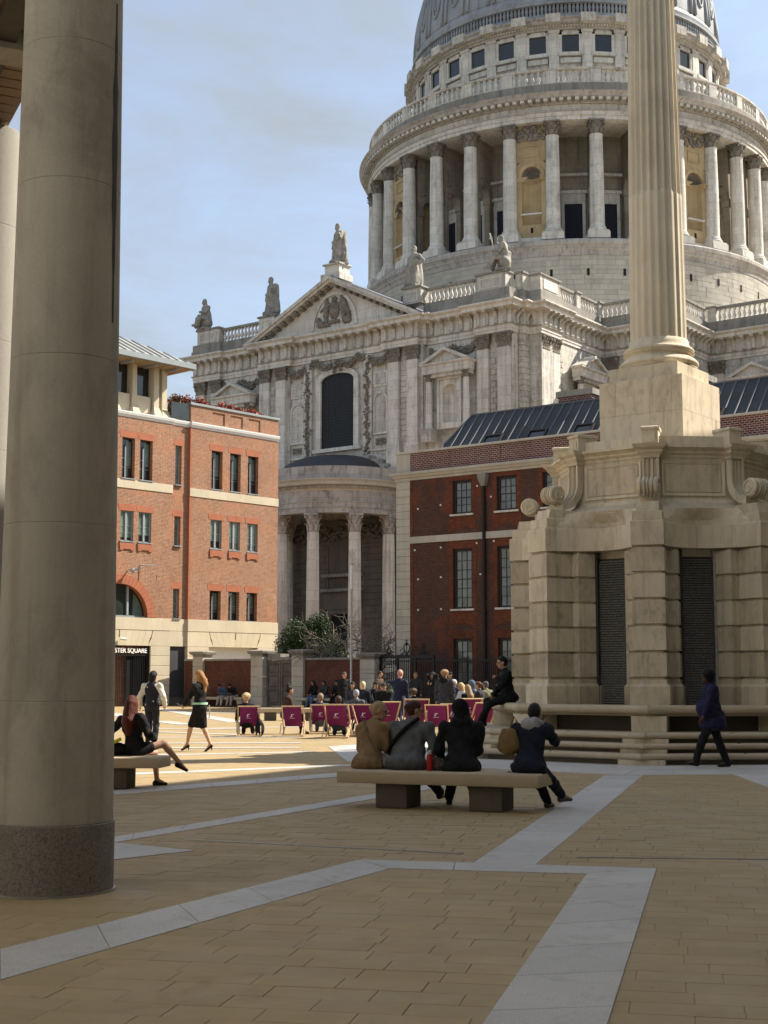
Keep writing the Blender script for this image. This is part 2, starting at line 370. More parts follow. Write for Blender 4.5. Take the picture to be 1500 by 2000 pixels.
MAT['iron'] = plain('black_iron', (0.012,0.012,0.013), 0.45, 0.3)
MAT['steel'] = plain('brushed_steel', (0.42,0.40,0.37), 0.35, 0.7)
MAT['white_paint'] = plain('white_paint', (0.75,0.74,0.71), 0.6, var=0.05)
MAT['white_logo'] = plain('white_print', (0.85,0.84,0.86), 0.7, var=0.02)
MAT['letter'] = plain('white_letters', (0.85,0.84,0.80), 0.5, var=0.02)
MAT['purple'] = plain('purple_canvas', (0.155,0.008,0.105), 0.8, var=0.15, scale=3, bump=0.15, bscale=300)
MAT['beech'] = plain('pale_beech_wood', (0.56,0.40,0.22), 0.5, var=0.15, scale=20)
MAT['oak_grey'] = stone('weathered_grey_timber', (0.17,0.14,0.11), 0.25, 3.0, soot=0.3, streak=0.5, fine=30, sootc=(0.06,0.05,0.04), bump=0.4)
MAT['soffit'] = plain('timber_soffit', (0.30,0.20,0.115), 0.7, var=0.15, scale=2)
MAT['beam'] = plain('dark_beam', (0.075,0.06,0.045), 0.7)
# ================================================================ ground and paving
ground = MB().add([(-400,-250,-0.05),(400,-250,-0.05),(400,600,-0.05),(-400,600,-0.05)], [(0,1,2,3)]).build('ground', MAT['asphalt'])
kind(ground, 'structure')
paving = MB().add([(-45,-12,-0.004),(45,-12,-0.004),(45,112,-0.004),(-45,112,-0.004)], [(0,1,2,3)]).build('paving', MAT['slab_far'])
kind(paving, 'structure')

TH = R(-11.5)
ca, sa = math.cos(TH), math.sin(TH)
def fr(u, v): return (u*ca - v*sa, u*sa + v*ca)      # course frame -> world
def in_view(x, y, m=0.35): return y > 6.2 and abs(x) < 0.276*y + m
BW, BH, JT = 0.45, 0.25, 0.003
cells = []
for j in range(int(4/BH), int(33/BH)):
    v = j*BH
    rr = random.Random(j*13+5)
    u = -14 + rr.random()*BW
    while u < 16:
        wd = BW * rr.choice((1, 1, 1, 1.0, 0.8, 1.2))
        x, y = fr(u + wd/2, v + BH/2)
        if in_view(x, y) and y < 30: cells.append((y, u, v, wd))
        u += wd
cells.sort()
slab_meshes = {}
def slab_mesh(wd, hd, mname='slab', mat=None, t=0.03, c=0.0025):
    key = (round(wd,3), round(hd,3), mname)
    if key not in slab_meshes:
        mb = MB(); a, b = wd/2 - JT/2, hd/2 - JT/2
        rg = lambda z, d: [(-a+d,-b+d,z),(a-d,-b+d,z),(a-d,b-d,z),(-a+d,b-d,z)]
        mb.loft([rg(-t, 0), rg(-c, 0), rg(0, c)])
        slab_meshes[key] = mb.mesh('paving_slab', mat or MAT['slab'])
    return slab_meshes[key]

# granite bands on top of the courses: quads given on the ground, cut into pieces
bands = [
  [(-2.24,8.48),(-0.22,12.53),(0.04,11.97),(-2.01,7.64)],
  [(-3.3,6.36),(-2.24,8.48),(-2.01,7.64),(-2.6,6.4)],
  [(-0.22,12.53),(2.26,11.97),(1.63,11.64),(0.04,11.97)],
  [(1.63,11.64),(2.26,11.97),(0.91,6.2),(0.32,6.15)],
  [(0.76,12.33),(1.28,12.2),(4.17,23.09),(3.54,23.09)],
  [(-2.95,13.74),(-0.04,19.66),(-0.39,18.15),(-2.80,13.39)],
  [(-0.04,19.66),(1.9,23.6),(1.75,22.5),(-0.39,18.15)],
  [(-4.4,19.22),(-0.76,23.7),(-0.73,22.74),(-4.2,18.66)],
  [(-0.76,23.7),(0.4,25.2),(0.43,24.2),(-0.73,22.74)],
  [(5.69,23.45),(6.6,23.3),(6.2,20.2),(5.52,20.65)],
  [(-2.9,14.02),(-1.73,13.18),(-2.35,12.53),(-2.95,12.9)],
]
def strip(p, q, w):
    dx, dy = q[0]-p[0], q[1]-p[1]; L = math.hypot(dx, dy); nx, ny = -dy/L*w/2, dx/L*w/2
    return [(p[0]+nx,p[1]+ny),(q[0]+nx,q[1]+ny),(q[0]-nx,q[1]-ny),(p[0]-nx,p[1]-ny)]
band_far = [strip(*a) for a in [
  ((-8.5,43.7),(-4.3,43.8),.4), ((-7.6,34.1),(-2.0,34.45),.36), ((-7.0,31.85),(-1.9,32.2),.36), ((-4.7,29.0),(-1.45,30.35),.36),
  ((-4.6,23.15),(-0.4,25.85),.40), ((-11.3,71.5),(-5.2,50.5),.75), ((-11.9,62),(-10,56.5),.75), ((-8.1,51.3),(-6.6,47.7),.6), ((-6.6,41.2),(-3.9,39.2),.36),
  ((-5.5,44.1),(-2.6,45.6),.36), ((-6.2,37.4),(-2.2,37.8),.34), ((-1.9,40.4),(1.8,41.2),.36), ((-9,64),(4,60),.7)]]
MC = (6.05, 30.5); PS = [R(-16.5 + 45*i) for i in range(8)]
def mon(r, i, f=0.0):
    p, q = PS[i % 8], PS[(i+1) % 8]
    a = (MC[0]+r*math.sin(p), MC[1]-r*math.cos(p)); b = (MC[0]+r*math.sin(q), MC[1]-r*math.cos(q))
    return (a[0]+(b[0]-a[0])*f, a[1]+(b[1]-a[1])*f)
ring_quads = []
for i in range(8):
    for r0, r1 in ((4.9, 6.3), (6.3, 7.65)):
        ring_quads.append([mon(r1, i, 0), mon(r1, i, 1), mon(r0, i, 1), mon(r0, i, 0)])
bands += ring_quads
def lerp(a, b, t): return (a[0]+(b[0]-a[0])*t, a[1]+(b[1]-a[1])*t)
def band_piece(q, name='granite_slab', z=0.006):
    cx = sum(p[0] for p in q)/4; cy = sum(p[1] for p in q)/4
    g = 0.004
    def ins(p, d):
        dx, dy = cx-p[0], cy-p[1]; L = math.hypot(dx, dy) or 1; return (p[0]+dx/L*d-cx, p[1]+dy/L*d-cy)
    r0 = [(*ins(p, g), -0.012) for p in q]; r1 = [(*ins(p, g), z-0.003) for p in q]; r2 = [(*ins(p, g+0.004), z) for p in q]
    return MB().loft([r0, r1, r2]).build(name, MAT['granite'], paving, loc=(cx, cy, 0))
for bi, (a, b, c, d) in enumerate(bands + band_far):
    if math.dist(b, c) + math.dist(d, a) > math.dist(a, b) + math.dist(d, c): a, b, c, d = b, c, d, a
    L = max(math.dist(a, b), math.dist(d, c)); far = bi >= len(bands)
    k = max(1, round(L / (0.9 if not far else 1.6)))
    for i in range(k):
        t0, t1 = i/k, (i+1)/k
        band_piece([lerp(a, b, t0), lerp(a, b, t1), lerp(d, c, t1), lerp(d, c, t0)], z=0.0052 + 0.0011*(bi % 4))
def in_quad(p, q, m=0.0):
    s = None
    for i in range(4):
        a, b = q[i], q[(i+1) % 4]
        cr_ = (b[0]-a[0])*(p[1]-a[1]) - (b[1]-a[1])*(p[0]-a[0])
        if abs(cr_) < 1e-6: continue
        if s is None: s = cr_ > 0
        elif (cr_ > 0) != s: return False
    return True
nslab = 0; rest = MB()
for (y, u, v, wd) in cells:
    cs = [fr(u + du, v + dv) for du, dv in ((0.02,0.02),(wd-0.02,0.02),(wd-0.02,BH-0.02),(0.02,BH-0.02))]
    if any(all(in_quad(c, q) for c in cs) for q in bands): continue
    cx, cy = fr(u + wd/2, v + BH/2)
    z = random.uniform(-0.0012, 0.0012)
    if nslab < 290:
        o = ob('paving_slab', slab_mesh(wd, BH), paving, (cx, cy, z), (random.uniform(-.002,.002), random.uniform(-.002,.002), TH)); nslab += 1
    else:
        a, b = wd/2 - JT/2, BH/2 - JT/2
        rg = lambda zz, d: [(*fr(u+wd/2+sx*(a-d), v+BH/2+sy*(b-d)), zz) for sx, sy in ((-1,-1),(1,-1),(1,1),(-1,1))]
        r0, r1 = rg(-0.02, 0), rg(z, 0.002)
        rest.add(r0 + r1, [(4,5,6,7),(0,1,5,4),(1,2,6,5),(2,3,7,6),(3,0,4,7)])
kind(rest.build('distant_paving_slabs', MAT['slab'], paving), 'stuff')
# the far material sheet must stay below the modelled slabs
for vtx in paving.data.vertices: vtx.co.z = -0.0055
# slot drains
for i, (p, q) in enumerate([((-1.95,14.08),(0.71,12.96)), ((1.69,12.71),(3.6,12.55))]):
    d = Vector((q[0]-p[0], q[1]-p[1], 0)); L = d.length; n = max(2, round(L/0.55))
    for j in range(n):
        mb = MB(); l2 = L/n
        mb.box(0.003, l2-0.003, -0.03, -0.010, -0.02, 0.0065); mb.box(0.003, l2-0.003, 0.010, 0.03, -0.02, 0.0065); mb.box(0.003, l2-0.003, -0.0102, 0.0102, -0.02, 0.0022)
        mb.build('slot_drain', MAT['steel'], paving, loc=(p[0]+d.x*j/n, p[1]+d.y*j/n, 0), rot=(0,0,math.atan2(d.y,d.x)))
# ================================================================ column monument
MZ = empty('column_monument', (MC[0], MC[1], 0))
tag(MZ, 'tall fluted limestone column on an octagonal pedestal with scroll brackets and stepped seats', 'monument')
mst, mpk = MAT['monument'], MAT['monument_pick']
def oct_pts(r, off=0.0, per=1):
    out_ = []
    for i in range(8):
        a, b = PS[i], PS[(i+1) % 8]
        p = Vector((r*math.sin(a), -r*math.cos(a))); q = Vector((r*math.sin(b), -r*math.cos(b)))
        for k in range(per): out_.append(tuple(p.lerp(q, k/per)))
    return out_
def arc_prof(o, z0, z1, n=5):   # rounded nose profile, outwards
    h = (z1-z0)/2; return [(o - h + h*math.sin(pi*k/n), z0 + h - h*math.cos(pi*k/n)) for k in range(n+1)]
# steps: rounded treads with a shadow gap under each, in pieces by side
steps = [(5.2, 0.10, 0.20), (4.85, 0.27, 0.365), (4.5, 0.445, 0.545)]
core = MB()
for i, (r, z0, z1) in enumerate(steps):
    core.prism_z(oct_pts(r-0.22), (steps[i-1][2] - 0.02 if i else -0.1), z0 + 0.03)
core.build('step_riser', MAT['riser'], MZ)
for i, (r, z0, z1) in enumerate(steps):
    for sd in range(8):
        if sd in (3, 4): continue
        a = Vector(oct_pts(r)[sd]); b = Vector(oct_pts(r)[(sd+1) % 8]); npc = 3
        ai = Vector(oct_pts(r-0.75)[sd]); bi = Vector(oct_pts(r-0.75)[(sd+1) % 8])
        for k in range(npc):
            p0, p1 = a.lerp(b, k/npc), a.lerp(b, (k+1)/npc); q0, q1 = ai.lerp(bi, k/npc), ai.lerp(bi, (k+1)/npc)
            d = (p1-p0).normalized()*0.003
            if k > 0: p0 = p0+d; q0 = q0+d
            if k < npc-1: p1 = p1-d; q1 = q1-d
            nrm = Vector((d.y, -d.x)).normalized(); h = (z1-z0)/2
            rings = []
            for P_, Q_ in ((p0, q0), (p1, q1)):
                ring = [(*(P_ + nrm*(-h + h*math.sin(pi*t/6))), z0+h-h*math.cos(pi*t/6)) for t in range(7)]
                ring += [(Q_.x, Q_.y, z1), (Q_.x, Q_.y, z0)]
                rings.append(ring)
            tr = MB().loft(rings).build('tread', MAT['bench'], MZ, smooth=True)
            if k == 1:
                st = p0.lerp(p1, 0.5) - nrm*0.16
                MB().lathe([(0.03,z1-0.002),(0.03,z1+0.006),(0.02,z1+0.009)], 8, (st.x, st.y)).build('stud', MAT['iron'], tr)
        # support block at the corner
        ang = PS[sd]
        M4 = Matrix.Rotation(ang, 4, 'Z')
        mb = MB(); mb.box(-0.42, 0.42, -r+0.10, -r+0.5, (steps[i-1][2] if i else -0.02), z0+0.002); mb.xf(M4); mb.build('support_block', mst, MZ)
platform = MB().prism_z(oct_pts(4.2), 0.30, 0.541).build('platform', MAT['bench'], MZ)
# seat ring
for sd in range(8):
    if sd in (3, 4): continue
    R1, R0, z0, z1 = 3.85, 3.2, 0.84, 1.04
    a = Vector(oct_pts(R1)[sd]); b = Vector(oct_pts(R1)[(sd+1) % 8]); ai = Vector(oct_pts(R0)[sd]); bi = Vector(oct_pts(R0)[(sd+1) % 8])
    for k in range(2):
        p0, p1, q0, q1 = a.lerp(b, k/2), a.lerp(b, k/2+0.5), ai.lerp(bi, k/2), ai.lerp(bi, k/2+0.5)
        d = (p1-p0).normalized()*0.003; nrm = Vector((d.y, -d.x)).normalized()
        if k: p0 = p0+d; q0 = q0+d
        else: p1 = p1-d; q1 = q1-d
        rings = []
        for P_, Q_ in ((p0, q0), (p1, q1)):
            ring = [(*(P_ - nrm*0.10), z0), (*(P_ - nrm*0.06), z0+0.03)] + [(*(P_ + nrm*(-0.08 + 0.08*math.sin(pi*t/6))), z0+0.12-0.08*math.cos(pi*t/6)) for t in range(7)]
            ring += [(Q_.x, Q_.y, z1), (Q_.x, Q_.y, z0)]
            rings.append(ring)
        MB().loft(rings).build('seat', MAT['bench'], MZ, smooth=True)
    mb = MB(); mb.box(-0.33, 0.33, -3.72, -3.1, 0.541, 0.842); mb.xf(Matrix.Rotation(PS[sd], 4, 'Z')); mb.build('seat_support', mst, MZ)
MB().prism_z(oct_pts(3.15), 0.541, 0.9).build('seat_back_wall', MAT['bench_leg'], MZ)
# piers: radial blocks, six courses each
PW, PR, PD = 0.32, 3.3, 1.1
cz = [1.03, 1.58, 2.09, 2.60, 3.11, 3.62, 4.13]
lint = [4.13, 4.60]
pier_meshes = []
for ci in range(6):
    mb = MB(); z0, z1 = cz[ci], cz[ci+1]
    if ci == 0:
        w2, r2 = PW+0.06, PR+0.07
        rg = lambda z, w_, r_: [(-w_,-r_,z),(w_,-r_,z),(w_,-PR+PD,z),(-w_,-PR+PD,z)]
        mb.loft([rg(z0, w2, r2), rg(z0+0.36, w2, r2), rg(z0+0.42, PW, PR), rg(z1-0.055, PW, PR), rg(z1-0.05, PW-0.05, PR-0.05), rg(z1, PW-0.05, PR-0.05)])
    else:
        rg = lambda z, d: [(-PW+d,-PR+d,z),(PW-d,-PR+d,z),(PW-d,-PR+PD,z),(-PW+d,-PR+PD,z)]
        mb.loft([rg(z0, 0.006), rg(z0+0.006, 0), rg(z1-0.058, 0), rg(z1-0.052, 0.006), rg(z1-0.05, 0.05), rg(z1, 0.05)])
    pier_meshes.append(mb.mesh('pier_block', mpk if ci in (1, 3, 5) else mst))
jamb_meshes = []
for ci in range(6):
    z0, z1 = cz[ci], cz[ci+1]; jw, jr = 0.52, 2.66; e0 = 0.05 if ci == 0 else 0.0
    rg = lambda z, d: [(-jw-d,-jr-d,z),(jw+d,-jr-d,z),(jw+d,-1.6,z),(-jw-d,-1.6,z)]
    jamb_meshes.append(MB().loft([rg(z0, e0), rg(z1-0.058 if ci else z0+0.36, e0), rg(z1-0.056 if ci else z0+0.42, 0), rg(z1-0.052, 0), rg(z1-0.05, -0.04), rg(z1, -0.04)]).mesh('jamb_block', mst if ci in (1, 3, 5) else mpk))
for sd in range(8):
    if sd in (3, 4): continue
    for me in pier_meshes + jamb_meshes: ob(me.name.split('.')[0], me, MZ, rot=(0,0,PS[sd]))
# wall between piers, with narrow jamb returns and the water slats
INR = 2.28
wall = MB().prism_z(oct_pts(INR), 0.9, 4.6).build('core_wall', mst, MZ)
slat_me = None
for sd in range(8):
    if sd in (2, 3, 4, 5): continue
    am = (PS[sd] + R(22.5))
    ap = INR*math.cos(R(22.5))
    panel = empty('waterfall_panel', (0,0,0), am, MZ)
    mb = MB(); mb.box(-0.60, 0.60, -ap-0.05, -ap-0.012, 1.03, 3.98); mb.build('back_plate', MAT['frame_dk'], panel)
    for sx in (-1, 1):
        mb = MB(); mb.box(sx*0.345 - 0.028, sx*0.345 + 0.028, -ap-0.16, -ap-0.05, 1.03, 4.12); mb.build('steel_channel', MAT['steel'] if sx > 0 else MAT['frame_dk'], panel)
    if slat_me is None:
        mb = MB(); mb.loft([[(-0.315,-ap-0.052,0),(-0.315,-ap-0.052,0.040),(-0.315,-ap-0.085,0.034),(-0.315,-ap-0.115,0.002)], [(0.315,-ap-0.052,0),(0.315,-ap-0.052,0.040),(0.315,-ap-0.085,0.034),(0.315,-ap-0.115,0.002)]])
        k = NT('wet_slate_slat'); g_ = k.geo(); nn = k.noise(g_, 30, 3, 0.7)
        k.bump(nn, 0.6, 0.02)
        slat_me = mb.mesh('slat', k.done(k.ramp(nn, [(0.35, (0.09,0.086,0.075)), (0.7, (0.27,0.255,0.225))]), 0.22, 0.0, 0.7))
    for q in range(58): ob('slat', slat_me, panel, (0,0,1.05+0.05*q))
# concave lintel between piers
def concave(r_out, dip, per=10):
    pts_ = []
    for i in range(8):
        a, b = PS[i], PS[(i+1) % 8]
        p = Vector((r_out*math.sin(a), -r_out*math.cos(a))); q = Vector((r_out*math.sin(b), -r_out*math.cos(b)))
        n_ = -(p+q).normalized(); t_ = (q-p).normalized()
        pa, qa = p + t_*PW*0.9, q - t_*PW*0.9
        for k in range(per+1):
            f = k/per; m = pa.lerp(qa, f) + n_*dip*math.sin(pi*f)
            pts_.append((m.x, m.y))
    return pts_
def stack_prism(rings_z, name, mat):
    mb = MB(); mb.loft([[(x, y, z) for x, y in ring] for ring, z in rings_z]); return mb.build(name, mat, MZ, smooth=25)
stack_prism([(concave(3.28, 0.62), 4.132), (concave(3.28, 0.62), 4.59), (concave(3.26, 0.64), 4.60)], 'lintel_course', mst)
stack_prism([(concave(3.16, 0.60), 4.60), (concave(3.12, 0.56), 4.70), (concave(2.95, 0.32), 4.78), (concave(2.78, 0.06), 4.93)], 'sloped_plinth', mst)
for sd in range(8):
    M4 = Matrix.Rotation(PS[sd], 4, 'Z'); w_ = PW
    mb = MB(); rg = lambda z, ww, r_: [(-ww,-r_,z),(ww,-r_,z),(ww,-1.9,z),(-ww,-1.9,z)]
    mb.loft([rg(4.131, w_, 3.32), rg(4.60, w_, 3.32), rg(4.62, w_-0.03, 3.26), rg(4.80, w_-0.03, 3.26), rg(4.82, w_-0.10, 3.16), rg(5.0, w_-0.10, 3.12)])
    mb.xf(M4); mb.build('pier_capstone', mst, MZ)
# upper octagonal drum
UR = 2.28
stack_prism([(oct_pts(UR+0.42), 4.88), (oct_pts(UR+0.40), 4.93), (oct_pts(UR+0.06), 5.08), (oct_pts(UR), 5.16), (oct_pts(UR), 6.02)], 'panelled_drum', mst)
UA = UR*math.cos(R(22.5)); half = UR*math.sin(R(22.5))
for sd in range(8):
    if sd in (3, 4): continue
    am = PS[sd] + R(22.5)
    pn = MB(); x = 0.60; z0, z1 = 5.28, 5.88
    def fr4(y, xo, xi, za, zb, zc, zd): pass
    # raised frame of four mitred pieces
    o = [(-x-0.06,z0-0.06),(x+0.06,z0-0.06),(x+0.06,z1+0.06),(-x-0.06,z1+0.06)]; i_ = [(-x,z0),(x,z0),(x,z1),(-x,z1)]
    for k in range(4):
        a, b, c, d = o[k], o[(k+1) % 4], i_[(k+1) % 4], i_[k]
        pn.add([(a[0],-UA-0.001,a[1]),(b[0],-UA-0.001,b[1]),(c[0],-UA-0.001,c[1]),(d[0],-UA-0.001,d[1]),(a[0],-UA-0.035,a[1]),(b[0],-UA-0.035,b[1]),(c[0],-UA-0.012,c[1]),(d[0],-UA-0.012,d[1])],
               [(4,5,6,7),(0,1,5,4),(1,2,6,5),(2,3,7,6),(3,0,4,7)])
    pf = pn.xf(Matrix.Rotation(am, 4, 'Z')).build('panel_frame', mst, MZ)
    mb = MB(); mb.cbox(-x+0.018, x-0.018, -UA-0.016, -UA+0.02, z0+0.018, z1-0.018, 0.006); mb.xf(Matrix.Rotation(am, 4, 'Z')); mb.build('panel', mpk, MZ)
# cornice and parapet of the drum
cprof = [(-0.3,6.0),(0.02,6.0),(0.03,6.05),(0.09,6.09),(0.09,6.13),(0.17,6.18),(0.21,6.19),(0.21,6.24),(-0.3,6.26)]
def outp(pts): return list(pts)
mb = MB(); mb.sweep(oct_pts(UR), [(o_, z) for o_, z in cprof], closed=True); mb.build('drum_cornice', mst, MZ)
MB().prism_z(oct_pts(UR-0.06), 6.2, 6.46).build('drum_parapet', mst, MZ)
MB().prism_z(oct_pts(UR-0.40), 6.3, 6.462).build('drum_roof', mst, MZ)
for sd in range(8):
    M4 = Matrix.Rotation(PS[sd], 4, 'Z')
    mb = MB(); w_ = 0.19
    rg = lambda z, ww, r_: [(-ww,-r_,z),(ww,-r_,z),(ww,-1.85,z),(-ww,-1.85,z)]
    mb.loft([rg(5.98, w_, UR+0.12), rg(6.03, w_+0.01, UR+0.14), rg(6.09, w_+0.07, UR+0.20), rg(6.13, w_+0.07, UR+0.20), rg(6.18, w_+0.13, UR+0.28), rg(6.245, w_+0.15, UR+0.32), rg(6.25, w_, UR+0.08)])
    mb.xf(M4); mb.build('bracket_cap', mst, MZ)
    mb = MB(); mb.loft([rg(6.24, 0.16, UR+0.06), rg(6.56, 0.16, UR+0.06), rg(6.575, 0.19, UR+0.09), rg(6.62, 0.19, UR+0.09), rg(6.64, 0.16, UR+0.05)])
    mb.box(-0.105, 0.105, -UR-0.075, -UR-0.055, 6.31, 6.50)
    mb.xf(M4); mb.build('corner_block', mst, MZ)
# scroll brackets (one mesh, eight uses): curved fluted strap ending in a volute
def bracket_mesh():
    mb = MB(); bw = 0.17
    path = []
    for t in range(9): path.append((UR+0.10, 5.98 - 0.42*t/8))
    n = 10
    for t in range(1, n+1):
        a = pi/2*t/n
        path.append((UR+0.10+0.40*(1-math.cos(a)), 5.56 - 0.40*math.sin(a)))
    cxv, czv = UR+0.62, 5.33
    # strap cross-section with flutes
    xs = [-bw,-bw*0.72,-bw*0.62,-bw*0.38,-bw*0.28,-bw*0.05,bw*0.05,bw*0.28,bw*0.38,bw*0.62,bw*0.72,bw]
    dp = [0,0,-.022,-.022,0,0,0,0,-.022,-.022,0,0]
    dp = [0,0,-.045,-.045,0,-.045,-.045,0,-.045,-.045,0,0]
    rings = []
    for i, (r_, z) in enumerate(path):
        p0 = path[max(0,i-1)]; p1 = path[min(len(path)-1,i+1)]
        tx, tz = p1[0]-p0[0], p1[1]-p0[1]; L = math.hypot(tx, tz); nx, nz = -tz/L, tx/L   # outward normal (to +r / +z)
        ring = [(x, -(r_ + nx*(0.0+d)), z + nz*d) for x, d in zip(xs, dp)]
        ring += [(bw, -(r_ - nx*0.15), z - nz*0.15), (-bw, -(r_ - nx*0.15), z - nz*0.15)]
        rings.append(ring)
    mb.loft(rings)
    # volute roll across the width, banded
    prof = []
    for x, rr in ((-0.205,0.0),(-0.205,0.165),(-0.17,0.19),(-0.14,0.19),(-0.125,0.155),(-0.105,0.155),(-0.09,0.19),(-0.055,0.195),(-0.04,0.155),(-0.02,0.155),(-0.005,0.195),(0.005,0.195),(0.02,0.155),(0.04,0.155),(0.055,0.195),(0.09,0.19),(0.105,0.155),(0.125,0.155),(0.14,0.19),(0.17,0.19),(0.205,0.165),(0.205,0.0)):
        prof.append([(x, -(cxv + max(rr,0.001)*math.cos(2*pi*k/20)), czv + max(rr,0.001)*math.sin(2*pi*k/20)) for k in range(20)])
    mb.loft(prof)
    for sx in (-1, 1):   # spiral on the roll's two ends
        pts_ = [(sx*0.207, -(cxv + (0.15-0.0105*t)*math.cos(0.55*t+1.6)), czv + (0.15-0.0105*t)*math.sin(0.55*t+1.6)) for t in range(14)]
        mb.tube(pts_, [0.026-0.001*t for t in range(14)], 5)
    return mb.mesh('scroll_bracket', mst, 30)
bme = bracket_mesh()
for sd in range(8): ob('scroll_bracket', bme, MZ, rot=(0,0,PS[sd]))
# square pedestal in two stages, ashlar blocks
PEDROT = R(-36.5)
ped = empty('pedestal', (0,0,0), PEDROT, MZ)
S1, S2 = 0.97, 0.80
for ci, (z0, z1, cuts) in enumerate([(6.40, 7.16, ([-1,-0.25,0.62,1], [-1,0.1,0.8,1])), (7.16, 7.92, ([-1,-0.6,0.75,1], [-1,-0.3,0.45,1]))]):
    MB().box(-S1+0.25, S1-0.25, -S1+0.25, S1-0.25, z0, z1-0.001).build('pedestal_core', mst, ped)
    for side in range(4):
        cs = cuts[side % 2]
        for a, b in zip(cs[:-1], cs[1:]):
            x0 = a*S1 + (0.002); x1 = b*S1 - (0.002)
            if b == 1: x1 = S1 - 0.2505
            mb = MB(); mb.cbox(x0, x1, -S1, -S1+0.25, z0+0.0012, z1-0.0012, 0.003)
            mb.xf(Matrix.Rotation(side*pi/2, 4, 'Z')); mb.build('ashlar_block', mst, ped)
MB().cbox(-S2, S2, -S2, S2, 7.921, 8.24, 0.004).build('plinth', mst, ped)
# column: attic base, fluted shaft with cabled lower third, capital
CR0, CR1, ZB, ZT = 0.615, 0.50, 8.24, 17.9
prof = [(0.80,ZB),(0.82,ZB+0.03)] + [(0.80+0.06*math.sin(pi*t/6), ZB+0.04+0.16*t/6) for t in range(7)] + [(0.79,ZB+0.21),(0.77,ZB+0.225)] + \
       [(0.77-0.07*math.sin(pi*t/6), ZB+0.23+0.12*t/6) for t in range(7)] + [(0.74,ZB+0.36)] + [(0.73+0.035*math.sin(pi*t/6), ZB+0.37+0.10*t/6) for t in range(7)] + [(0.70,ZB+0.48),(0.685,ZB+0.50),(0.655,ZB+0.56),(0.632,ZB+0.66)]
MB().lathe(prof, 56).build('column_base', mst, MZ, smooth='all')
def fluted_shaft(r0, r1, z0, z1, nf, zc, deep=0.09, seg=6, rows=8):
    rings = []
    zs = [z0] + ([zc-0.08, zc, zc+0.001, zc+0.10] if zc else [z0+0.001, z0+(z1-z0)*0.02]) + [(zc or z0) + ((z1)-(zc or z0))*k/rows for k in range(1, rows+1)]
    zs = sorted(set(zs))
    for z in zs:
        f = (z-z0)/(z1-z0); rad = r0 + (r1-r0)*(f**1.35); ring = []
        for i in range(nf):
            for k in range(seg):
                a = 2*pi*(i + k/seg)/nf; t = k/seg
                if t < 0.17: d = 0
                else:
                    q = (t-0.17)/0.83
                    if k == 0 or q <= 0: d = 0
                    else: d = math.sin(pi*q)*deep*rad
                    if zc and z <= zc: d *= 0.30
                    if zc and zc < z < zc+0.01: d *= 0.32
                ring.append(((rad-d)*math.cos(a), (rad-d)*math.sin(a), z))
        rings.append(ring)
    return MB().loft(rings)
drz = [ZB+0.66, 9.9, 12.15, 14.2, 16.2, ZT]
sh = fluted_shaft(CR0, CR1, ZB+0.66, ZT, 22, 12.15, 0.14, 8)
sh.build('fluted_shaft', MAT['column'], MZ, smooth=30)
MB().lathe([(0.50,ZT),(0.53,ZT+0.05),(0.50,ZT+0.1),(0.52,ZT+0.7),(0.72,ZT+1.0),(0.8,ZT+1.05),(0.8,ZT+1.2)], 24).build('column_capital', mst, MZ, smooth=True)
MB().lathe([(0.5,ZT+1.2),(0.5,ZT+1.5),(0.25,ZT+1.6),(0.5,ZT+2.2),(0.3,ZT+2.7),(0.42,ZT+3.1),(0.1,ZT+3.6)], 20).build('gilded_urn', plain('gilded_metal', (0.6,0.42,0.12), 0.35, 0.8), MZ, smooth=True)
# ================================================================ helpers for facades
def skin(x0, x1, z0, z1, holes, depth=0.25, y=0.0, ends=True):
    """front face at y (outwards is -y) with rectangular openings and their reveals"""
    mb = MB()
    xs = sorted({x0, x1, *[h[0] for h in holes], *[h[1] for h in holes]}); zs = sorted({z0, z1, *[h[2] for h in holes], *[h[3] for h in holes]})
    xs = [x for x in xs if x0 <= x <= x1]; zs = [z for z in zs if z0 <= z <= z1]
    for j in range(len(zs)-1):
        run = None
        for i in range(len(xs)-1):
            cx, cz_ = (xs[i]+xs[i+1])/2, (zs[j]+zs[j+1])/2
            inh = any(h[0] < cx < h[1] and h[2] < cz_ < h[3] for h in holes)
            if not inh:
                if run is None: run = xs[i]
            if (inh or i == len(xs)-2) and run is not None:
                e = xs[i] if inh else xs[i+1]
                mb.add([(run,y,zs[j]),(e,y,zs[j]),(e,y,zs[j+1]),(run,y,zs[j+1])], [(0,1,2,3)]); run = None
    for (a, b, c, d) in holes:
        p = [(a,c),(b,c),(b,d),(a,d)]
        for k in range(4):
            q, r_ = p[k], p[(k+1) % 4]
            mb.add([(q[0],y,q[1]),(q[0],y+depth,q[1]),(r_[0],y+depth,r_[1]),(r_[0],y,r_[1])], [(0,1,2,3)])
    if ends:
        for x in (x0, x1): mb.add([(x,y,z0),(x,y+depth+0.1,z0),(x,y+depth+0.1,z1),(x,y,z1)], [(0,1,2,3)])
        mb.add([(x0,y,z1),(x1,y,z1),(x1,y+depth+0.1,z1),(x0,y+depth+0.1,z1)], [(0,1,2,3)])
    return mb

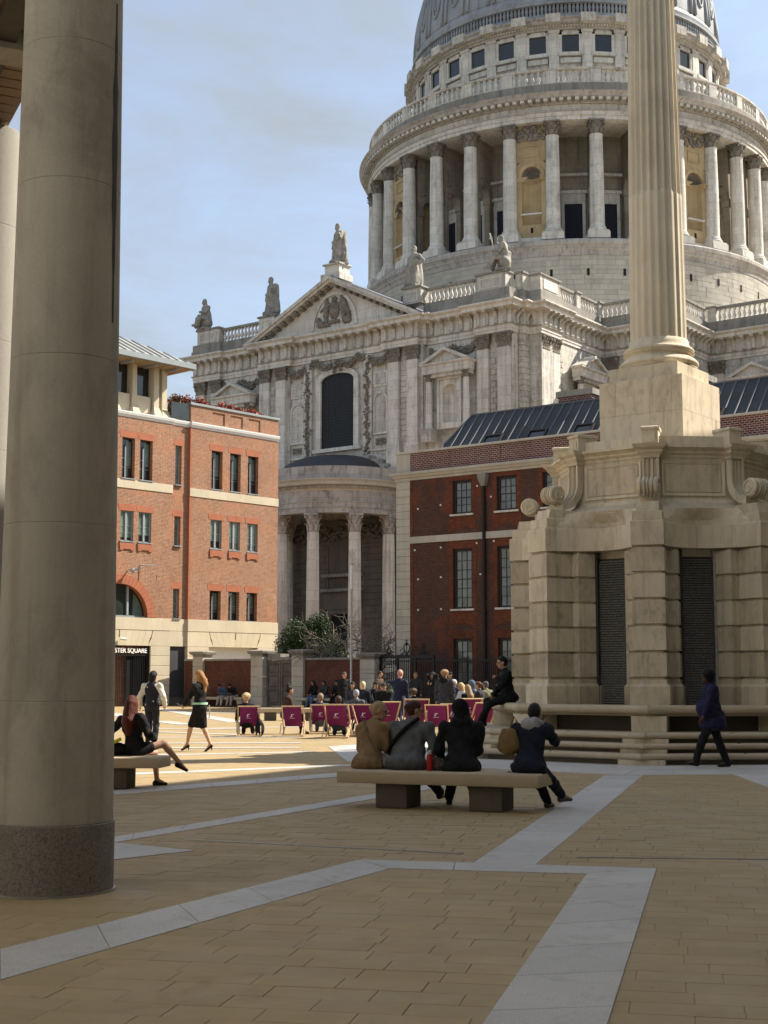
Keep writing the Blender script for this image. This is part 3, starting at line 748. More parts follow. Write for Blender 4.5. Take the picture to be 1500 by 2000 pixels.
# ================================================================ loggia on the left: pillars and roof
lg_dir = Vector((-2.07, 4.4, 0)).normalized(); lg_n = Vector((lg_dir.y, -lg_dir.x, 0))    # lg_n points to the square
def pillar(pos, mat, r0, r1, h, label, seams):
    P_ = empty('loggia_pillar', pos); tag(P_, label, 'pillar', 'pillars of the loggia')
    MB().lathe([(r0+0.02,0.0),(r0+0.02,0.012),(r0+0.004,0.014)], 64).build('base_ring', MAT['steel'], P_, smooth=True)
    MB().lathe([(r0+0.004,0.0),(r0+0.004,0.5),(r0-0.006,0.505)], 64).build('granite_collar', MAT['granite_dk'], P_, smooth=True)
    zs = [0.505] + seams + [h]
    rad = lambda z: r0 - 0.004 + (r1-r0)*(z/h)
    for a, b in zip(zs[:-1], zs[1:]):
        MB().lathe([(rad(a)-0.004,a),(rad(a),a+0.006)] + [(rad(a+(b-a)*t/4), a+(b-a)*t/4) for t in (1,2,3)] + [(rad(b),b-0.006),(rad(b)-0.004,b)], 64).build('shaft_drum', mat, P_, smooth=30)
    for s_ in seams: MB().lathe([(rad(s_)-0.02,s_-0.004),(rad(s_)-0.0022,s_-0.003),(rad(s_)-0.0022,s_+0.003),(rad(s_)-0.02,s_+0.004)], 64).build('mortar_joint', MAT['white_pillar'], P_, smooth=True)
    return P_
p1 = Vector((-2.49, 10.82, 0)); p2 = p1 + lg_dir*4.9 + Vector((0.12,0,0)); p0 = p1 - lg_dir*4.9
seams = [1.40, 2.72, 4.0, 5.38, 6.5]
PIL = pillar(p1, MAT['concrete'], 0.455, 0.372, 8.6, 'big round concrete pillar with dark granite collar, nearest on the left', seams)
pillar(p2, MAT['white_pillar'], 0.455, 0.40, 7.62, 'paler round pillar standing behind the big concrete one', [1.4, 2.72, 4.0, 5.2, 6.5])
stn = MB(); a_ = R(-18); rows_ = []
for k in range(15):
    z_ = 4.3 + 2.6*k/14; f_ = k/14; hw_ = (0.012 + 0.04*math.sin(pi*min(1, f_*1.02))**1.5*(0.35 + 0.65*f_))*(1+0.25*math.sin(k*2.7)); rr_ = 0.455-0.004+(0.372-0.455)*(z_/8.6) + 0.0015
    rows_.append([(rr_*math.cos(a_+q*hw_/rr_), rr_*math.sin(a_+q*hw_/rr_), z_) for q in (-1,-0.4,0.4,1)])
stn.loft(rows_, close=False, caps=False); stn.build('water_stain', plain('black_water_stain', (0.05,0.04,0.03), 0.75), PIL, smooth='all')
roofL = empty('loggia_roof', (p1.x, p1.y, 0), math.atan2(lg_dir.y, lg_dir.x) - pi/2)   # local y along the row, x to the square
tag(roofL, 'loggia roof with slatted timber soffit behind the pillars', 'roof')
MB().box(-9, 0.34, 1.2, 16, 7.80, 8.3).build('roof_slab', MAT['beam'], roofL)
for i in range(46):
    y0 = 1.3 + i*0.225
    mb = MB(); mb.cbox(-6.0, 0.30, y0, y0+0.205, 7.66, 7.72, 0.006); mb.build('soffit_board', MAT['soffit'], roofL)
MB().box(-0.30, -0.08, 1.2, 16, 7.52, 7.66).build('roof_beam', MAT['beam'], roofL)
MB().box(-6, 0.32, 2.15, 2.55, 7.46, 7.655).build('cross_beam', MAT['concrete'], roofL)

# ================================================================ orange brick office building
LA = R(47.5)
BL = empty('brick_office_building', (-11.02, 79.5, 0), LA)
tag(BL, 'orange brick building with pale stone base, rows of narrow windows and zinc pavilion roof', 'building')
rows = [(12.35,14.58),(8.9,10.56),(4.82,6.48)]
wr = [(1.58,2.42),(3.0,3.83),(4.40,5.23)]; wl = [(-8.0,-7.15),(-6.8,-5.95),(-4.74,-3.88),(-3.53,-2.66)]; wn = [(-0.95,-0.5)]
hr = [(a,b,c,d) for (c,d) in rows for (a,b) in wr]
skin(0, 6.85, 4.78, 15.8, hr, 0.28).build('wall', MAT['brick_new'], BL)
hl = [(a,b,c,d) for (c,d) in rows[:2] for (a,b) in wl] + [(-7.0,-2.2,4.78,7.15)]
skin(-12, -1.2, 4.78, 15.8, hl, 0.28, y=0.04).build('wall', MAT['brick_new'], BL)
hn = [(a,b,c,d) for (c,d) in rows for (a,b) in wn]
skin(-1.2, 0.0, 4.78, 15.8, hn, 0.22, y=0.16).build('wall', MAT['brick_new'], BL)
core = MB(); core.box(-12, -1.2, 0.55, 12, 0, 15.8); core.box(-1.2, 0.0, 0.56, 12, 0, 15.79); core.box(0, 6.849, 0.545, 12, 0, 15.81); core.build('building_core', MAT['brick_newy'], BL)
MB().box(6.85-0.30, 6.852, 0.02, 12.01, 4.78, 15.8).build('side_wall', MAT['brick_newy'], BL)
MB().box(-0.004, 0.12, -0.001, 0.5, 4.78, 15.8).build('wall_return', MAT['rubbed'], BL)
# lunette with arch
fill = MB(); cxA, czA, RO, RI = -4.6, 4.80, 2.28, 1.78
arcp = [(cxA + RO*math.cos(t), czA + RO*math.sin(t)) for t in [pi*k/24 for k in range(25)]]
def to_rect(t):
    dx, dz = math.cos(t), math.sin(t); k = min((2.4/abs(dx)) if abs(dx) > 1e-6 else 99, (2.35/dz) if dz > 1e-6 else 99)
    return (cxA + dx*k, czA + dz*k)
rc = [to_rect(pi*k/24) for k in range(25)]
for k in range(24): fill.add([(arcp[k][0],0.04,arcp[k][1]),(rc[k][0],0.04,rc[k][1]),(rc[k+1][0],0.04,rc[k+1][1]),(arcp[k+1][0],0.04,arcp[k+1][1])], [(0,1,2,3)])
fill.build('spandrel', MAT['brick_new'], BL)
arch = empty('brick_arch', (0,0,0), 0, BL)
for k in range(26):
    t0, t1 = pi*k/26 + 0.003, pi*(k+1)/26 - 0.003
    q = [(cxA+RI*math.cos(t0), czA+RI*math.sin(t0)),(cxA+RO*math.cos(t0), czA+RO*math.sin(t0)),(cxA+RO*math.cos(t1), czA+RO*math.sin(t1)),(cxA+RI*math.cos(t1), czA+RI*math.sin(t1))]
    MB().prism_y(q, 0.0, 0.34).build('voussoir', MAT['rubbed'], arch)
lun = empty('arched_window', (0,0,0), 0, BL)
MB().prism_y([(cxA-1.8, czA)] + [(cxA - 1.8*math.cos(pi*k/20), czA + 1.8*math.sin(pi*k/20)) for k in range(1,20)] + [(cxA+1.8, czA)], 0.36, 0.38).build('pane', MAT['glass_office'], lun)
fm = MB(); fm.box(cxA-1.78, cxA+1.78, 0.28, 0.35, czA, czA+0.09)
for x in (-0.62, 0.62): fm.box(cxA+x-0.06, cxA+x+0.06, 0.27, 0.352, czA+0.09, czA+1.68)
fm.sweep([(0,0),(1,0)], [(0,0),(0,0)]) if False else None
fm.build('mullion', MAT['frame_grey'], lun)
MB().prism_y([(cxA+1.0,czA+0.1)] + [(cxA+1.68*math.cos(t), czA+1.68*math.sin(t)) for t in [0.06+0.12*k for k in range(8)]], 0.352, 0.358).build('blind', MAT['glass_green'], lun)
# windows
def office_window(x0, x1, z0, z1, y, kind_):
    W_ = empty('window', ((x0+x1)/2, y, z0), 0, BL); w2 = (x1-x0)/2; h = z1-z0
    MB().box(-w2, w2, 0.05, 0.06, 0.0, h).build('pane', MAT['glass_office'], W_)
    f = MB(); t = 0.05
    f.box(-w2, -w2+t, 0, 0.05, 0, h); f.box(w2-t, w2, 0, 0.05, 0, h); f.box(-w2+t, w2-t, 0, 0.05, 0, t); f.box(-w2+t, w2-t, 0, 0.05, h-t, h)
    if w2 > 0.3: f.box(-0.075, 0.035, -0.015, 0.051, t, h*(0.86 if kind_ == 0 else 1)-t)
    f.build('frame', MAT['frame_dk'] if kind_ == 0 else MAT['frame_grey'], W_)
    if w2 > 0.3: MB().box(-0.075, 0.035, -0.022, -0.016, t, h*(0.84 if kind_ == 0 else 0.97)-t).build('mullion', MAT['frame_grey'], W_)
    b = MB(); rr = random.Random(int(x0*100+z0*7))
    if w2 > 0.3:
        if kind_ == 0: b.box(0.04, w2-t, 0.043, 0.049, h*rr.uniform(0.28,0.36), h*0.93)
        else: b.box(-w2+t, w2-t, 0.043, 0.049, h*rr.uniform(0.05,0.4), h-t)
    else: b.box(-w2+t, w2-t, 0.043, 0.049, 0.05, h-t)
    b.build('blind', MAT['glass_green'], W_)
    f = MB(); f.box(-w2+t, w2-t, 0.02, 0.046, h*0.5, h*0.5+0.02); f.box(-w2+t, w2-t, 0.02, 0.046, h*0.28, h*0.28+0.02); f.build('transom', MAT['frame_grey'], W_)
    MB().box(-w2-0.05, w2+0.05, -y-0.03 if y < 0.3 else -0.3, 0.0, -0.06, -0.002).build('sill', MAT['zinc_edge'], W_)
for ri, (c, d) in enumerate(rows):
    for a, b in wr: office_window(a, b, c, d, 0.26 if ri != 1 else 0.10, 0 if ri != 1 else 1)
    for a, b in (wl if ri < 2 else []): office_window(a, b, c, d, 0.29 if ri != 1 else 0.13, 0 if ri != 1 else 1)
    for a, b in wn: office_window(a, b, c, d, 0.34, 1)
    for lst, y in ((wr, 0.0), (wl if ri < 2 else [], 0.04), (wn, 0.16)):
        for a, b in lst:
            MB().prism_y([(a-0.12,d+0.0),(b+0.12,d+0.0),(b+0.2,d+0.36),(a-0.2,d+0.36)], y-0.012, y+0.1).build('brick_lintel', MAT['rubbed'], BL)
            if ri == 1 and b-a > 0.6:
                MB().prism_y([(a-0.06,c-0.1),(a-0.04,c-0.5),(a+0.16,c-0.5),(a+0.2,c-0.43),(b-0.2,c-0.43),(b-0.16,c-0.5),(b+0.04,c-0.5),(b+0.06,c-0.1)], y-0.06, y+0.05).build('brick_apron', MAT['rubbed'], BL)
# stone bands and cornices
def band_run(x0, x1, y0, y1, z0, z1, n, name, mat, parent):
    for k in range(n):
        a, b = x0 + (x1-x0)*k/n, x0 + (x1-x0)*(k+1)/n
        MB().cbox(a+0.002, b-0.002, y0, y1, z0, z1, 0.006).build(name, mat, parent)
band_run(0.0, 6.87, -0.035, 0.2, 11.76, 12.23, 5, 'stone_band', MAT['bath'], BL)
band_run(-12, -1.2, 0.005, 0.24, 11.80, 12.27, 8, 'stone_band', MAT['bath'], BL)
for (x0, x1, yy, nm) in ((0, 6.86, 0, 4), (-12, -1.2, 0.04, 6), (-1.2, 0, 0.16, 1)):
    mb = MB(); mb.sweep([(x0, yy), (x1, yy)], [(-0.5,15.72),(0.03,15.72),(0.05,15.8),(0.10,15.86),(0.13,15.98),(0.13,16.04),(-0.5,16.1)]); mb.build('cornice', MAT['white_paint'], BL)
# right block parapet with recessed panels
skin(0, 6.85, 16.08, 17.02, [(1.6,2.55,16.12,16.82),(3.0,3.95,16.12,16.82),(4.4,5.35,16.12,16.82)], 0.05).build('parapet_wall', MAT['brick_new'], BL)
MB().box(0.001, 6.849, 0.052, 0.4, 16.07, 17.02).build('parapet_back', MAT['brick_new'], BL)
MB().box(6.5, 6.851, 0.401, 11, 16.07, 17.02).build('parapet_side', MAT['brick_newy'], BL)
MB().cbox(-0.05, 6.9, -0.07, 0.5, 17.02, 17.16, 0.015).build('coping', MAT['zinc_edge'], BL)
# pavilion storey
pv = empty('roof_pavilion', (0,0,0), 0, BL)
MB().box(-12, -1.5, 0.9, 9, 16.1, 18.9).build('pavilion_core', MAT['glass_dk'], pv)
for x in (-11,-9.5,-8,-6.5,-5.06,-3.72,-2.2,-1.62):
    wd = 0.30 if x > -2.4 else 0.26
    mb = MB(); mb.loft([[(x-wd,0.12,16.1),(x+wd,0.12,16.1),(x+wd,1.0,16.1),(x-wd,1.0,16.1)],[(x-wd*0.6,0.36,16.6),(x+wd*0.6,0.36,16.6),(x+wd*0.6,1.0,16.6),(x-wd*0.6,1.0,16.6)],[(x-wd*0.55,0.40,18.9),(x+wd*0.55,0.40,18.9),(x+wd*0.55,1.0,18.9),(x-wd*0.55,1.0,18.9)]]); mb.build('stone_pier', MAT['bath'], pv)
for x0, x1 in ((-10.8,-9.7),(-9.3,-8.2),(-7.8,-6.7),(-6.3,-5.25),(-4.85,-3.95),(-3.5,-2.5)): MB().cbox(x0, x1, 0.52, 0.9, 16.2, 17.15, 0.02).build('stone_apron', MAT['bath'], pv)
MB().box(-2.35, -1.46, 0.62, 0.95, 16.1, 18.9).build('stone_pier_panel', MAT['bath'], pv)
rf = MB(); e0, e1 = (-14, -1.3), (0.0-0.4, 10.5)
rf.add([(-14,-0.9,19.15),(-0.5,-0.9,19.15),(-0.5,10,19.15),(-14,10,19.15),(-14,4.5,21.9),(-5.2,4.5,21.9)], [(0,1,5,4),(1,2,5),(2,3,4,5),(0,4,3)])
rf.build('zinc_roof', MAT['zinc'], pv)
MB().box(-14, -0.45, -0.95, 10.05, 18.86, 19.16).build('roof_fascia', MAT['zinc_edge'], pv)
MB().box(-14, -0.7, -0.7, 10.0, 18.84, 18.862).build('timber_soffit', MAT['soffit'], pv)
for i in range(22):
    x = -13.7 + i*0.6
    if x > -0.6: break
    top = (x, 4.5, 21.9) if x < -5.2 else (x - 0, -0.9 + (5.4)*(-0.5 - x)/4.7, 19.15 + 2.75*(-0.5 - x)/4.7)
    MB().tube([(x,-0.9,19.18),(top[0],top[1],top[2]+0.03)], 0.035, 4).build('standing_seam', MAT['zinc'], pv)
for x in (-4.6,-3.0,-1.5): MB().box(x-0.06, x+0.06, -0.6, 0.5, 18.7, 18.84).build('eaves_bracket', MAT['zinc_edge'], pv)
# stone ground storey
stb = MAT['bath']
band_run(-0.0, 6.9, -0.05, 0.3, 4.12, 4.78, 5, 'stone_block', stb, BL)
band_run(-12, -1.2, 0.0, 0.34, 4.12, 4.78, 8, 'stone_block', stb, BL); band_run(-1.2, 0.0, 0.10, 0.34, 4.12, 4.78, 1, 'stone_block', stb, BL)
def voussoirs(xa, xb, n, y0, y1, z0, z1, lean=0.28):
    for k in range(n):
        f0, f1 = k/n, (k+1)/n; c = 0.004; m = (xa+xb)/2
        xb0, xb1 = xa + (xb-xa)*f0 + c, xa + (xb-xa)*f1 - c
        tx = lambda x: x + (x-m)/((xb-xa)/2)*lean
        zm = z0 + (z1-z0)*0.52; st = 0.07
        sl = lambda x: (-st if x < m else st)
        MB().prism_y([(xb0,z0),(xb1,z0),((xb1+tx(xb1))/2,zm),((xb1+tx(xb1))/2+sl(xb1)*0.6,zm+0.001),(tx(xb1)+sl(xb1)*0.4,z1),(tx(xb0)+sl(xb0)*0.4,z1),((xb0+tx(xb0))/2+sl(xb0)*0.6,zm+0.001),((xb0+tx(xb0))/2,zm)], y0, y1).build('voussoir', stb, BL)
voussoirs(1.9, 5.2, 8, -0.03, 0.3, 3.27, 4.11)
MB().prism_y([(0,3.27),(1.892,3.27),(1.66,3.69),(1.56,4.11),(0,4.11)], -0.03, 0.3).build('stone_block', stb, BL); MB().prism_y([(5.208,3.27),(6.88,3.27),(6.88,4.11),(5.54,4.11),(5.44,3.69)], -0.03, 0.3).build('stone_block', stb, BL)
voussoirs(-6.6, -2.75, 10, 0.02, 0.34, 3.27, 4.11)
MB().prism_y([(-2.742,3.27),(-1.2,3.27),(-1.2,4.11),(-2.4,4.11),(-2.5,3.69)], 0.02, 0.34).build('stone_block', stb, BL)
MB().prism_y([(-12,3.27),(-6.608,3.27),(-6.84,3.69),(-6.94,4.11),(-12,4.11)], 0.02, 0.34).build('stone_block', stb, BL)
MB().box(-1.2, 0, 0.1, 0.34, 3.27, 4.11).build('stone_block', stb, BL)
for ci in range(6):
    z0 = 0.06 + ci*0.535; z1 = z0 + 0.52
    for (x0, x1, y) in ((0.0,1.55,-0.03),(5.3,6.88,-0.03),(-2.55,-1.22,0.02)):
        MB().cbox(x0+0.002, x1, y, 0.36, z0, z1, 0.012).build('stone_block', stb, BL)
    MB().cbox(-9.5, -6.5, 0.02, 0.36, z0, z1, 0.012).build('stone_block', stb, BL)
MB().box(-1.21, -0.002, 0.22, 0.5, 0.46, 3.26).build('dark_slot', MAT['lead_dk'], BL); MB().box(-1.21, -0.002, 0.08, 0.5, 0, 0.46).build('slot_plinth', MAT['bench_leg'], BL)
MB().box(1.56, 5.29, 0.30, 0.5, 0, 3.26).build('recess_wall', MAT['white_paint'], BL)
MB().box(-6.6, -2.56, 0.9, 1.0, 0, 3.2).build('passage_wall', MAT['bath'], BL)
# gate with the square's name
gate = empty('iron_gate', (0,0,0), 0, BL)
for i in range(34): 
    x = -6.45 + i*0.115
    if not (-4.05 < x < -3.6): MB().box(x, x+0.03, 0.16, 0.19, 0.05, 3.24 if i % 3 else 2.72).build('bar', MAT['iron'], gate)
MB().box(-6.5, -2.56, 0.14, 0.22, 2.70, 2.78).build('rail', MAT['iron'], gate); MB().box(-2.75, -2.56, 0.12, 0.24, 0.02, 3.26).build('gate_post', MAT['iron'], gate)
MB().box(-4.0, -2.8, 0.25, 0.29, 0.05, 2.7).build('gate_leaf', MAT['iron'], gate)
def text_mesh(body, size, mat, depth=0.01, bold=0.0):
    cu = bpy.data.curves.new('lettering', 'FONT'); cu.body = body; cu.size = size; cu.extrude = depth; cu.offset = bold
    cu.align_x = 'LEFT'; cu.resolution_u = 3
    t = bpy.data.objects.new('tmp', cu); col.objects.link(t); bpy.context.view_layer.update()
    me = bpy.data.meshes.new_from_object(t.evaluated_get(bpy.context.evaluated_depsgraph_get())); bpy.data.objects.remove(t)
    me.materials.clear(); me.materials.append(mat); return me
tm = text_mesh('PATERNOSTER SQUARE', 0.36, MAT['letter'], 0.015, 0.008)
wd = max(v.co.x for v in tm.vertices)
sc = 3.72/wd
lt = ob('lettering', tm, gate, (-2.74 - wd*sc, 0.12, 2.88), (R(90),0,0), (sc, 1.0, 1))
cam_o = MB(); cam_o.tube([(-4.7,-0.1,3.62),(-4.4,-0.24,3.58)], 0.07, 8); cam_o.build('security_camera', MAT['white_paint'], BL)
lampb = MB(); lampb.tube([(-4.15,0.0,7.35),(-4.15,-0.5,7.3),(-3.9,-0.75,7.45)], 0.04, 6); lampb.sphere((-4.15,-0.35,7.28),0.14); lampb.tube([(-3.4,0.02,7.65),(-2.6,-0.4,7.65)], 0.025, 5); lampb.build('wall_lamp', MAT['frame_grey'], BL)
# glass terrace corner and red planting
MB().box(-1.38, -0.10, 0.05, 0.07, 16.1, 17.05).build('terrace_glass', MAT['glass_office'], BL)
# ================================================================ dark red brick house (right of the churchyard)
GA = R(-36.5)
CH = empty('red_brick_house', (0.65, 72.5, 0), GA)
tag(CH, 'dark red brick house with stone quoins, sash windows and grey lead mansard roof', 'building')
LEN = 20.6
wx = [(3.48+2.6*i, 4.63+2.6*i) for i in range(6)]
rowsC = [(9.67,11.36,4),(4.93,7.92,6),(1.2,3.45,4)]
holes = [(a,b,c,d) for c,d,_ in rowsC for a,b in wx]
skin(0.86, LEN, 0, 11.7, holes, 0.12).build('wall', MAT['brick_old'], CH)
MB().box(0.02, LEN, 0.35, 11, 0, 13.0).build('building_core', MAT['brick_oldy'], CH)
MB().box(0.0, 0.019, 0.02, 11, 0, 11.7).build('side_wall', MAT['brick_oldy'], CH)
# red rubbed brick dressings
for i, (a, b) in enumerate(wx):
    for c, d, _ in rowsC:
        for x0, x1 in ((a-0.24, a-0.001), (b+0.001, b+0.24)):
            MB().box(x0, x1, -0.012, 0.1, c-0.05, d+0.02).build('brick_jamb', MAT['brick_red'], CH)
        MB().prism_y([(a-0.24,d+0.021),(b+0.24,d+0.021),(b+0.30,d+0.42),(a-0.30,d+0.42)] if d < 11 else [(a-0.24,d+0.021),(b+0.24,d+0.021),(b+0.24,d+0.27),(a-0.24,d+0.27)], -0.014, 0.1).build('brick_lintel', MAT['brick_red'], CH)
    for (z0, z1) in ((8.72, 9.52), (3.9, 4.82)):
        n = 8; pts_ = [(a-0.24,z1),(a-0.24,z0)] + [(a-0.05+(b-a+0.1)*k/n, z0+0.12+0.24*math.sin(pi*k/n)*(1 if k % 2 else 0.82)) for k in range(n+1)] + [(b+0.24,z0),(b+0.24,z1)]
        MB().prism_y(pts_, -0.013, 0.1).build('brick_apron', MAT['brick_red'], CH)
MB().box(0.862, 1.05, -0.012, 0.1, 0, 11.65).build('brick_strip', MAT['brick_red'], CH)
# quoins
z = 0.0; k = 0
while z < 11.6:
    h = min(0.385, 11.66-z)
    mb = MB(); mb.cbox(0.0, 0.86 + (0.0 if k % 2 else 0.0), -0.035, 0.34, z+0.004, z+h-0.004, 0.012); mb.build('quoin', MAT['quoin'], CH); z += h; k += 1
for i in range(12):
    a = 0.862 + (LEN-0.862)*i/12; b = 0.862 + (LEN-0.862)*(i+1)/12
    MB().cbox(a+0.002, b-0.002, -0.06, 0.1, 8.34, 8.68, 0.008).build('stone_band', MAT['white_paint'] if False else MAT['quoin'], CH)
mb = MB(); mb.sweep([(-0.02,0.6),(-0.02,-0.0),(LEN,0.0)], [(-0.3,11.6),(0.05,11.6),(0.07,11.7),(0.16,11.76),(0.20,11.86),(0.26,11.88),(0.28,12.0),(0.2,12.04),(-0.3,12.06)]); mb.build('cornice', MAT['quoin'], CH)
# parapet
MB().cbox(0.0, 0.86, -0.005, 0.5, 12.05, 13.0, 0.01).build('parapet_pier', MAT['quoin'], CH)
skin(0.86, LEN, 12.05, 13.0, [], 0.1, y=0.03).build('parapet_wall', MAT['brick_par'], CH)
for x in (3.3, 6.3, 9.4, 12.5, 15.6, 18.7): MB().box(x, x+0.03, 0.02, 0.1, 12.06, 12.99).build('expansion_joint', MAT['brick_red'], CH)
MB().cbox(-0.08, LEN, -0.06, 0.5, 13.0, 13.12, 0.02).build('coping', MAT['quoin'], CH)
# lead mansard roof
rx0, rx1, ry0, ry1, rz0, rz1 = 1.7, LEN-0.7, 0.9, 3.1, 12.95, 15.25
rf = MB(); tx0, tx1 = rx0+1.0, rx1-1.0
rf.add([(rx0,ry0,rz0),(rx1,ry0,rz0),(rx1,10,rz0),(rx0,10,rz0),(tx0,ry1,rz1),(tx1,ry1,rz1),(tx1,8,rz1),(tx0,8,rz1)], [(0,1,5,4),(1,2,6,5),(2,3,7,6),(3,0,4,7),(4,5,6,7)])
rf.build('lead_roof', MAT['lead'], CH)
x = rx0 + 0.25
roll = plain('lead_roll', (0.11,0.114,0.125), 0.65, 0.0, 0.15, 1)
sky_x = [(4.5,5.55),(7.1,8.15),(9.7,10.75),(16.3,17.35)]
while x < rx1 - 0.2:
    f = 1.0
    if x < tx0: f = (x-rx0)/(tx0-rx0)
    if x > tx1: f = (rx1-x)/(rx1-tx1)
    st = 0.0
    for a, b in sky_x:
        if a-0.05 < x < b+0.05: st = 0.34
    if f > st + 0.1:
        MB().tube([(x,ry0+(ry1-ry0)*st,rz0+(rz1-rz0)*st+0.03),(x,ry0+(ry1-ry0)*f,rz0+(rz1-rz0)*f+0.03)], 0.045, 6).build('lead_roll', roll, CH)
    x += 0.57
MB().tube([(rx0,ry0,rz0+0.03),(tx0,ry1,rz1+0.03),(tx1,ry1,rz1+0.03),(rx1,ry0,rz0+0.03)], 0.06, 6).build('hip_roll', roll, CH)
for a, b in sky_x:
    S_ = empty('skylight', ((a+b)/2, ry0, rz0), 0, CH); w2 = (b-a)/2
    M4 = Matrix.Rotation(math.atan2(rz1-rz0, ry1-ry0), 4, 'X')
    f = MB(); f.box(-w2,-w2+0.09,0.1,1.05,0.0,0.16); f.box(w2-0.09,w2,0.1,1.05,0.0,0.16); f.box(-w2+0.09,w2-0.09,0.96,1.05,0.0,0.16); f.box(-w2+0.09,w2-0.09,0.1,0.18,0.0,0.16); f.xf(M4); f.build('frame', MAT['frame_dk'], S_)
    f = MB(); f.box(-w2+0.09, w2-0.09, 0.18, 0.96, 0.04, 0.09); f.xf(M4); f.build('pane', MAT['glass_dk'], S_)
for (x0, x1, y0, y1, zt) in ((7.7,9.6,3.4,4.6,15.95), (14.2,15.6,3.4,4.6,15.9)):
    mb = MB(); mb.box(x0, x1, y0, y1, 14.5, zt-0.3); mb.build('chimney_stack', MAT['brick_par'], CH); MB().box(x0-0.1, x1+0.1, y0-0.1, y1+0.1, zt-0.3, zt).build('chimney_cap', MAT['portland_dk'], CH)
# sash windows
pane_me = {}
for i, (a, b) in enumerate(wx):
    for (c, d, nr) in rowsC:
        W_ = empty('sash_window', ((a+b)/2, 0.12, c), 0, CH); w2 = (b-a)/2; h = d-c; t = 0.13
        f = MB(); f.box(-w2,-w2+t,0,0.10,0,h); f.box(w2-t,w2,0,0.10,0,h); f.box(-w2+t,w2-t,0,0.10,0,0.1); f.box(-w2+t,w2-t,0,0.10,h-t,h); f.build('frame', MAT['sash_brown'], W_)
        MB().box(-w2, w2, 0.14, 0.16, 0, h).build('room_shadow', MAT['void'], W_)
        iw = 2*(w2-t); ih = h-0.1-t; gx, gz = iw/3, ih/nr
        bars = MB()
        for k in range(1, 3): bars.box(-w2+t+gx*k-0.014, -w2+t+gx*k+0.014, 0.03, 0.075, 0.1, h-t)
        for k in range(1, nr): q = 0.022 if k == nr//2 else 0.014; bars.box(-w2+t, w2-t, 0.028, 0.073, 0.1+gz*k-q, 0.1+gz*k+q)
        bars.build('glazing_bars', MAT['sash_brown'], W_)
        key = (round(gx,2), round(gz,2))
        if key not in pane_me: pane_me[key] = MB().box(-gx/2, gx/2, 0, 0.006, -gz/2, gz/2).mesh('pane', MAT['glass_sash'])
        rr = random.Random(i*31+int(c*10))
        for kx in range(3):
            for kz in range(nr):
                ob('pane', pane_me[key], W_, (-w2+t+gx*(kx+0.5), 0.056, 0.1+gz*(kz+0.5)), (rr.uniform(-.035,.035), 0, rr.uniform(-.03,.03)))
        sl = MB(); sl.cbox(-w2-0.12, w2+0.12, -0.22, -0.02, -0.1, 0.0, 0.01); sl.build('sill', MAT['portland_w'], W_)
# rain pipe with hopper, tie plates
pp = empty('rain_pipe', (5.39, -0.12, 0), 0, CH)
MB().tube([(0,0,0.3),(0,0,11.1)], 0.085, 10).build('pipe', MAT['iron'], pp, smooth=True)
for z in (1.8, 4.6, 7.2, 9.0): MB().tube([(0,0,z-0.09),(0,0,z+0.09)], 0.11, 10).build('collar', MAT['iron'], pp, smooth=True)
MB().loft([[(-0.1,-0.1,10.95),(0.1,-0.1,10.95),(0.1,0.1,10.95),(-0.1,0.1,10.95)],[(-0.22,-0.2,11.3),(0.22,-0.2,11.3),(0.22,0.11,11.3),(-0.22,0.11,11.3)],[(-0.25,-0.22,11.55),(0.25,-0.22,11.55),(0.25,0.11,11.55),(-0.25,0.11,11.55)]]).build('hopper', MAT['portland_dk'], pp)
for x, z in ((1.35,10.1),(2.75,10.2),(4.95,11.0),(5.75,10.4),(1.15,8.0),(2.75,8.05),(4.9,8.15),(5.9,8.2),(1.35,6.5),(2.75,6.55),(5.1,6.6),(1.35,4.95),(2.75,4.95)):
    MB().cbox(x-0.045, x+0.045, -0.02, 0.02, z-0.045, z+0.045, 0.008).build('tie_plate', MAT['white_paint'], CH)

# ================================================================ churchyard wall, oak gate, iron gates
GW = empty('churchyard_wall', (-10.4, 79.0, 0), GA)
tag(GW, 'low red brick churchyard wall with banded stone piers and moulded caps', 'wall')
def wall_pier(x0, x1, top):
    P_ = empty('pier', ((x0+x1)/2, 0, 0), 0, GW); w2 = (x1-x0)/2
    n = 5; h = (top-0.35)/n
    for k in range(n): MB().cbox(-w2 - (0.05 if k == 0 else 0), w2 + (0.05 if k == 0 else 0), -0.38 - (0.05 if k == 0 else 0), 0.38, k*h+0.004, (k+1)*h-0.004, 0.015).build('stone_block', MAT['quoin'], P_)
    mb = MB(); rg = lambda z, d: [(-w2-d,-0.38-d,z),(w2+d,-0.38-d,z),(w2+d,0.38+d,z),(-w2-d,0.38+d,z)]
    mb.loft([rg(top-0.35,0.0), rg(top-0.25,0.02), rg(top-0.2,0.12), rg(top-0.1,0.16), rg(top-0.06,0.16), rg(top,-0.1)]); mb.build('pier_cap', MAT['portland_dk'], P_)
for x0, x1 in ((0.05,0.80),(4.35,5.18),(7.20,7.97),(11.70,12.62)): wall_pier(x0, x1, 3.02 if x0 < 11 else 2.8)
for x0, x1 in ((-0.75,0.05),(0.80,4.35),(7.97,11.70)):
    MB().box(x0, x1, -0.2, 0.2, 0, 2.44).build('brick_panel', MAT['brick_wall'], GW)
    n = max(1, round((x1-x0)/0.9))
    for k in range(n): MB().cbox(x0+(x1-x0)*k/n+0.003, x0+(x1-x0)*(k+1)/n-0.003, -0.27, 0.27, 2.44, 2.56, 0.03).build('coping_stone', MAT['portland_dk'], GW)
OG = empty('oak_gate', (-10.4 + 6.19*math.cos(GA), 79.0 + 6.19*math.sin(GA), 0), GA)
tag(OG, 'weathered grey panelled timber double gate between two stone piers', 'gate')
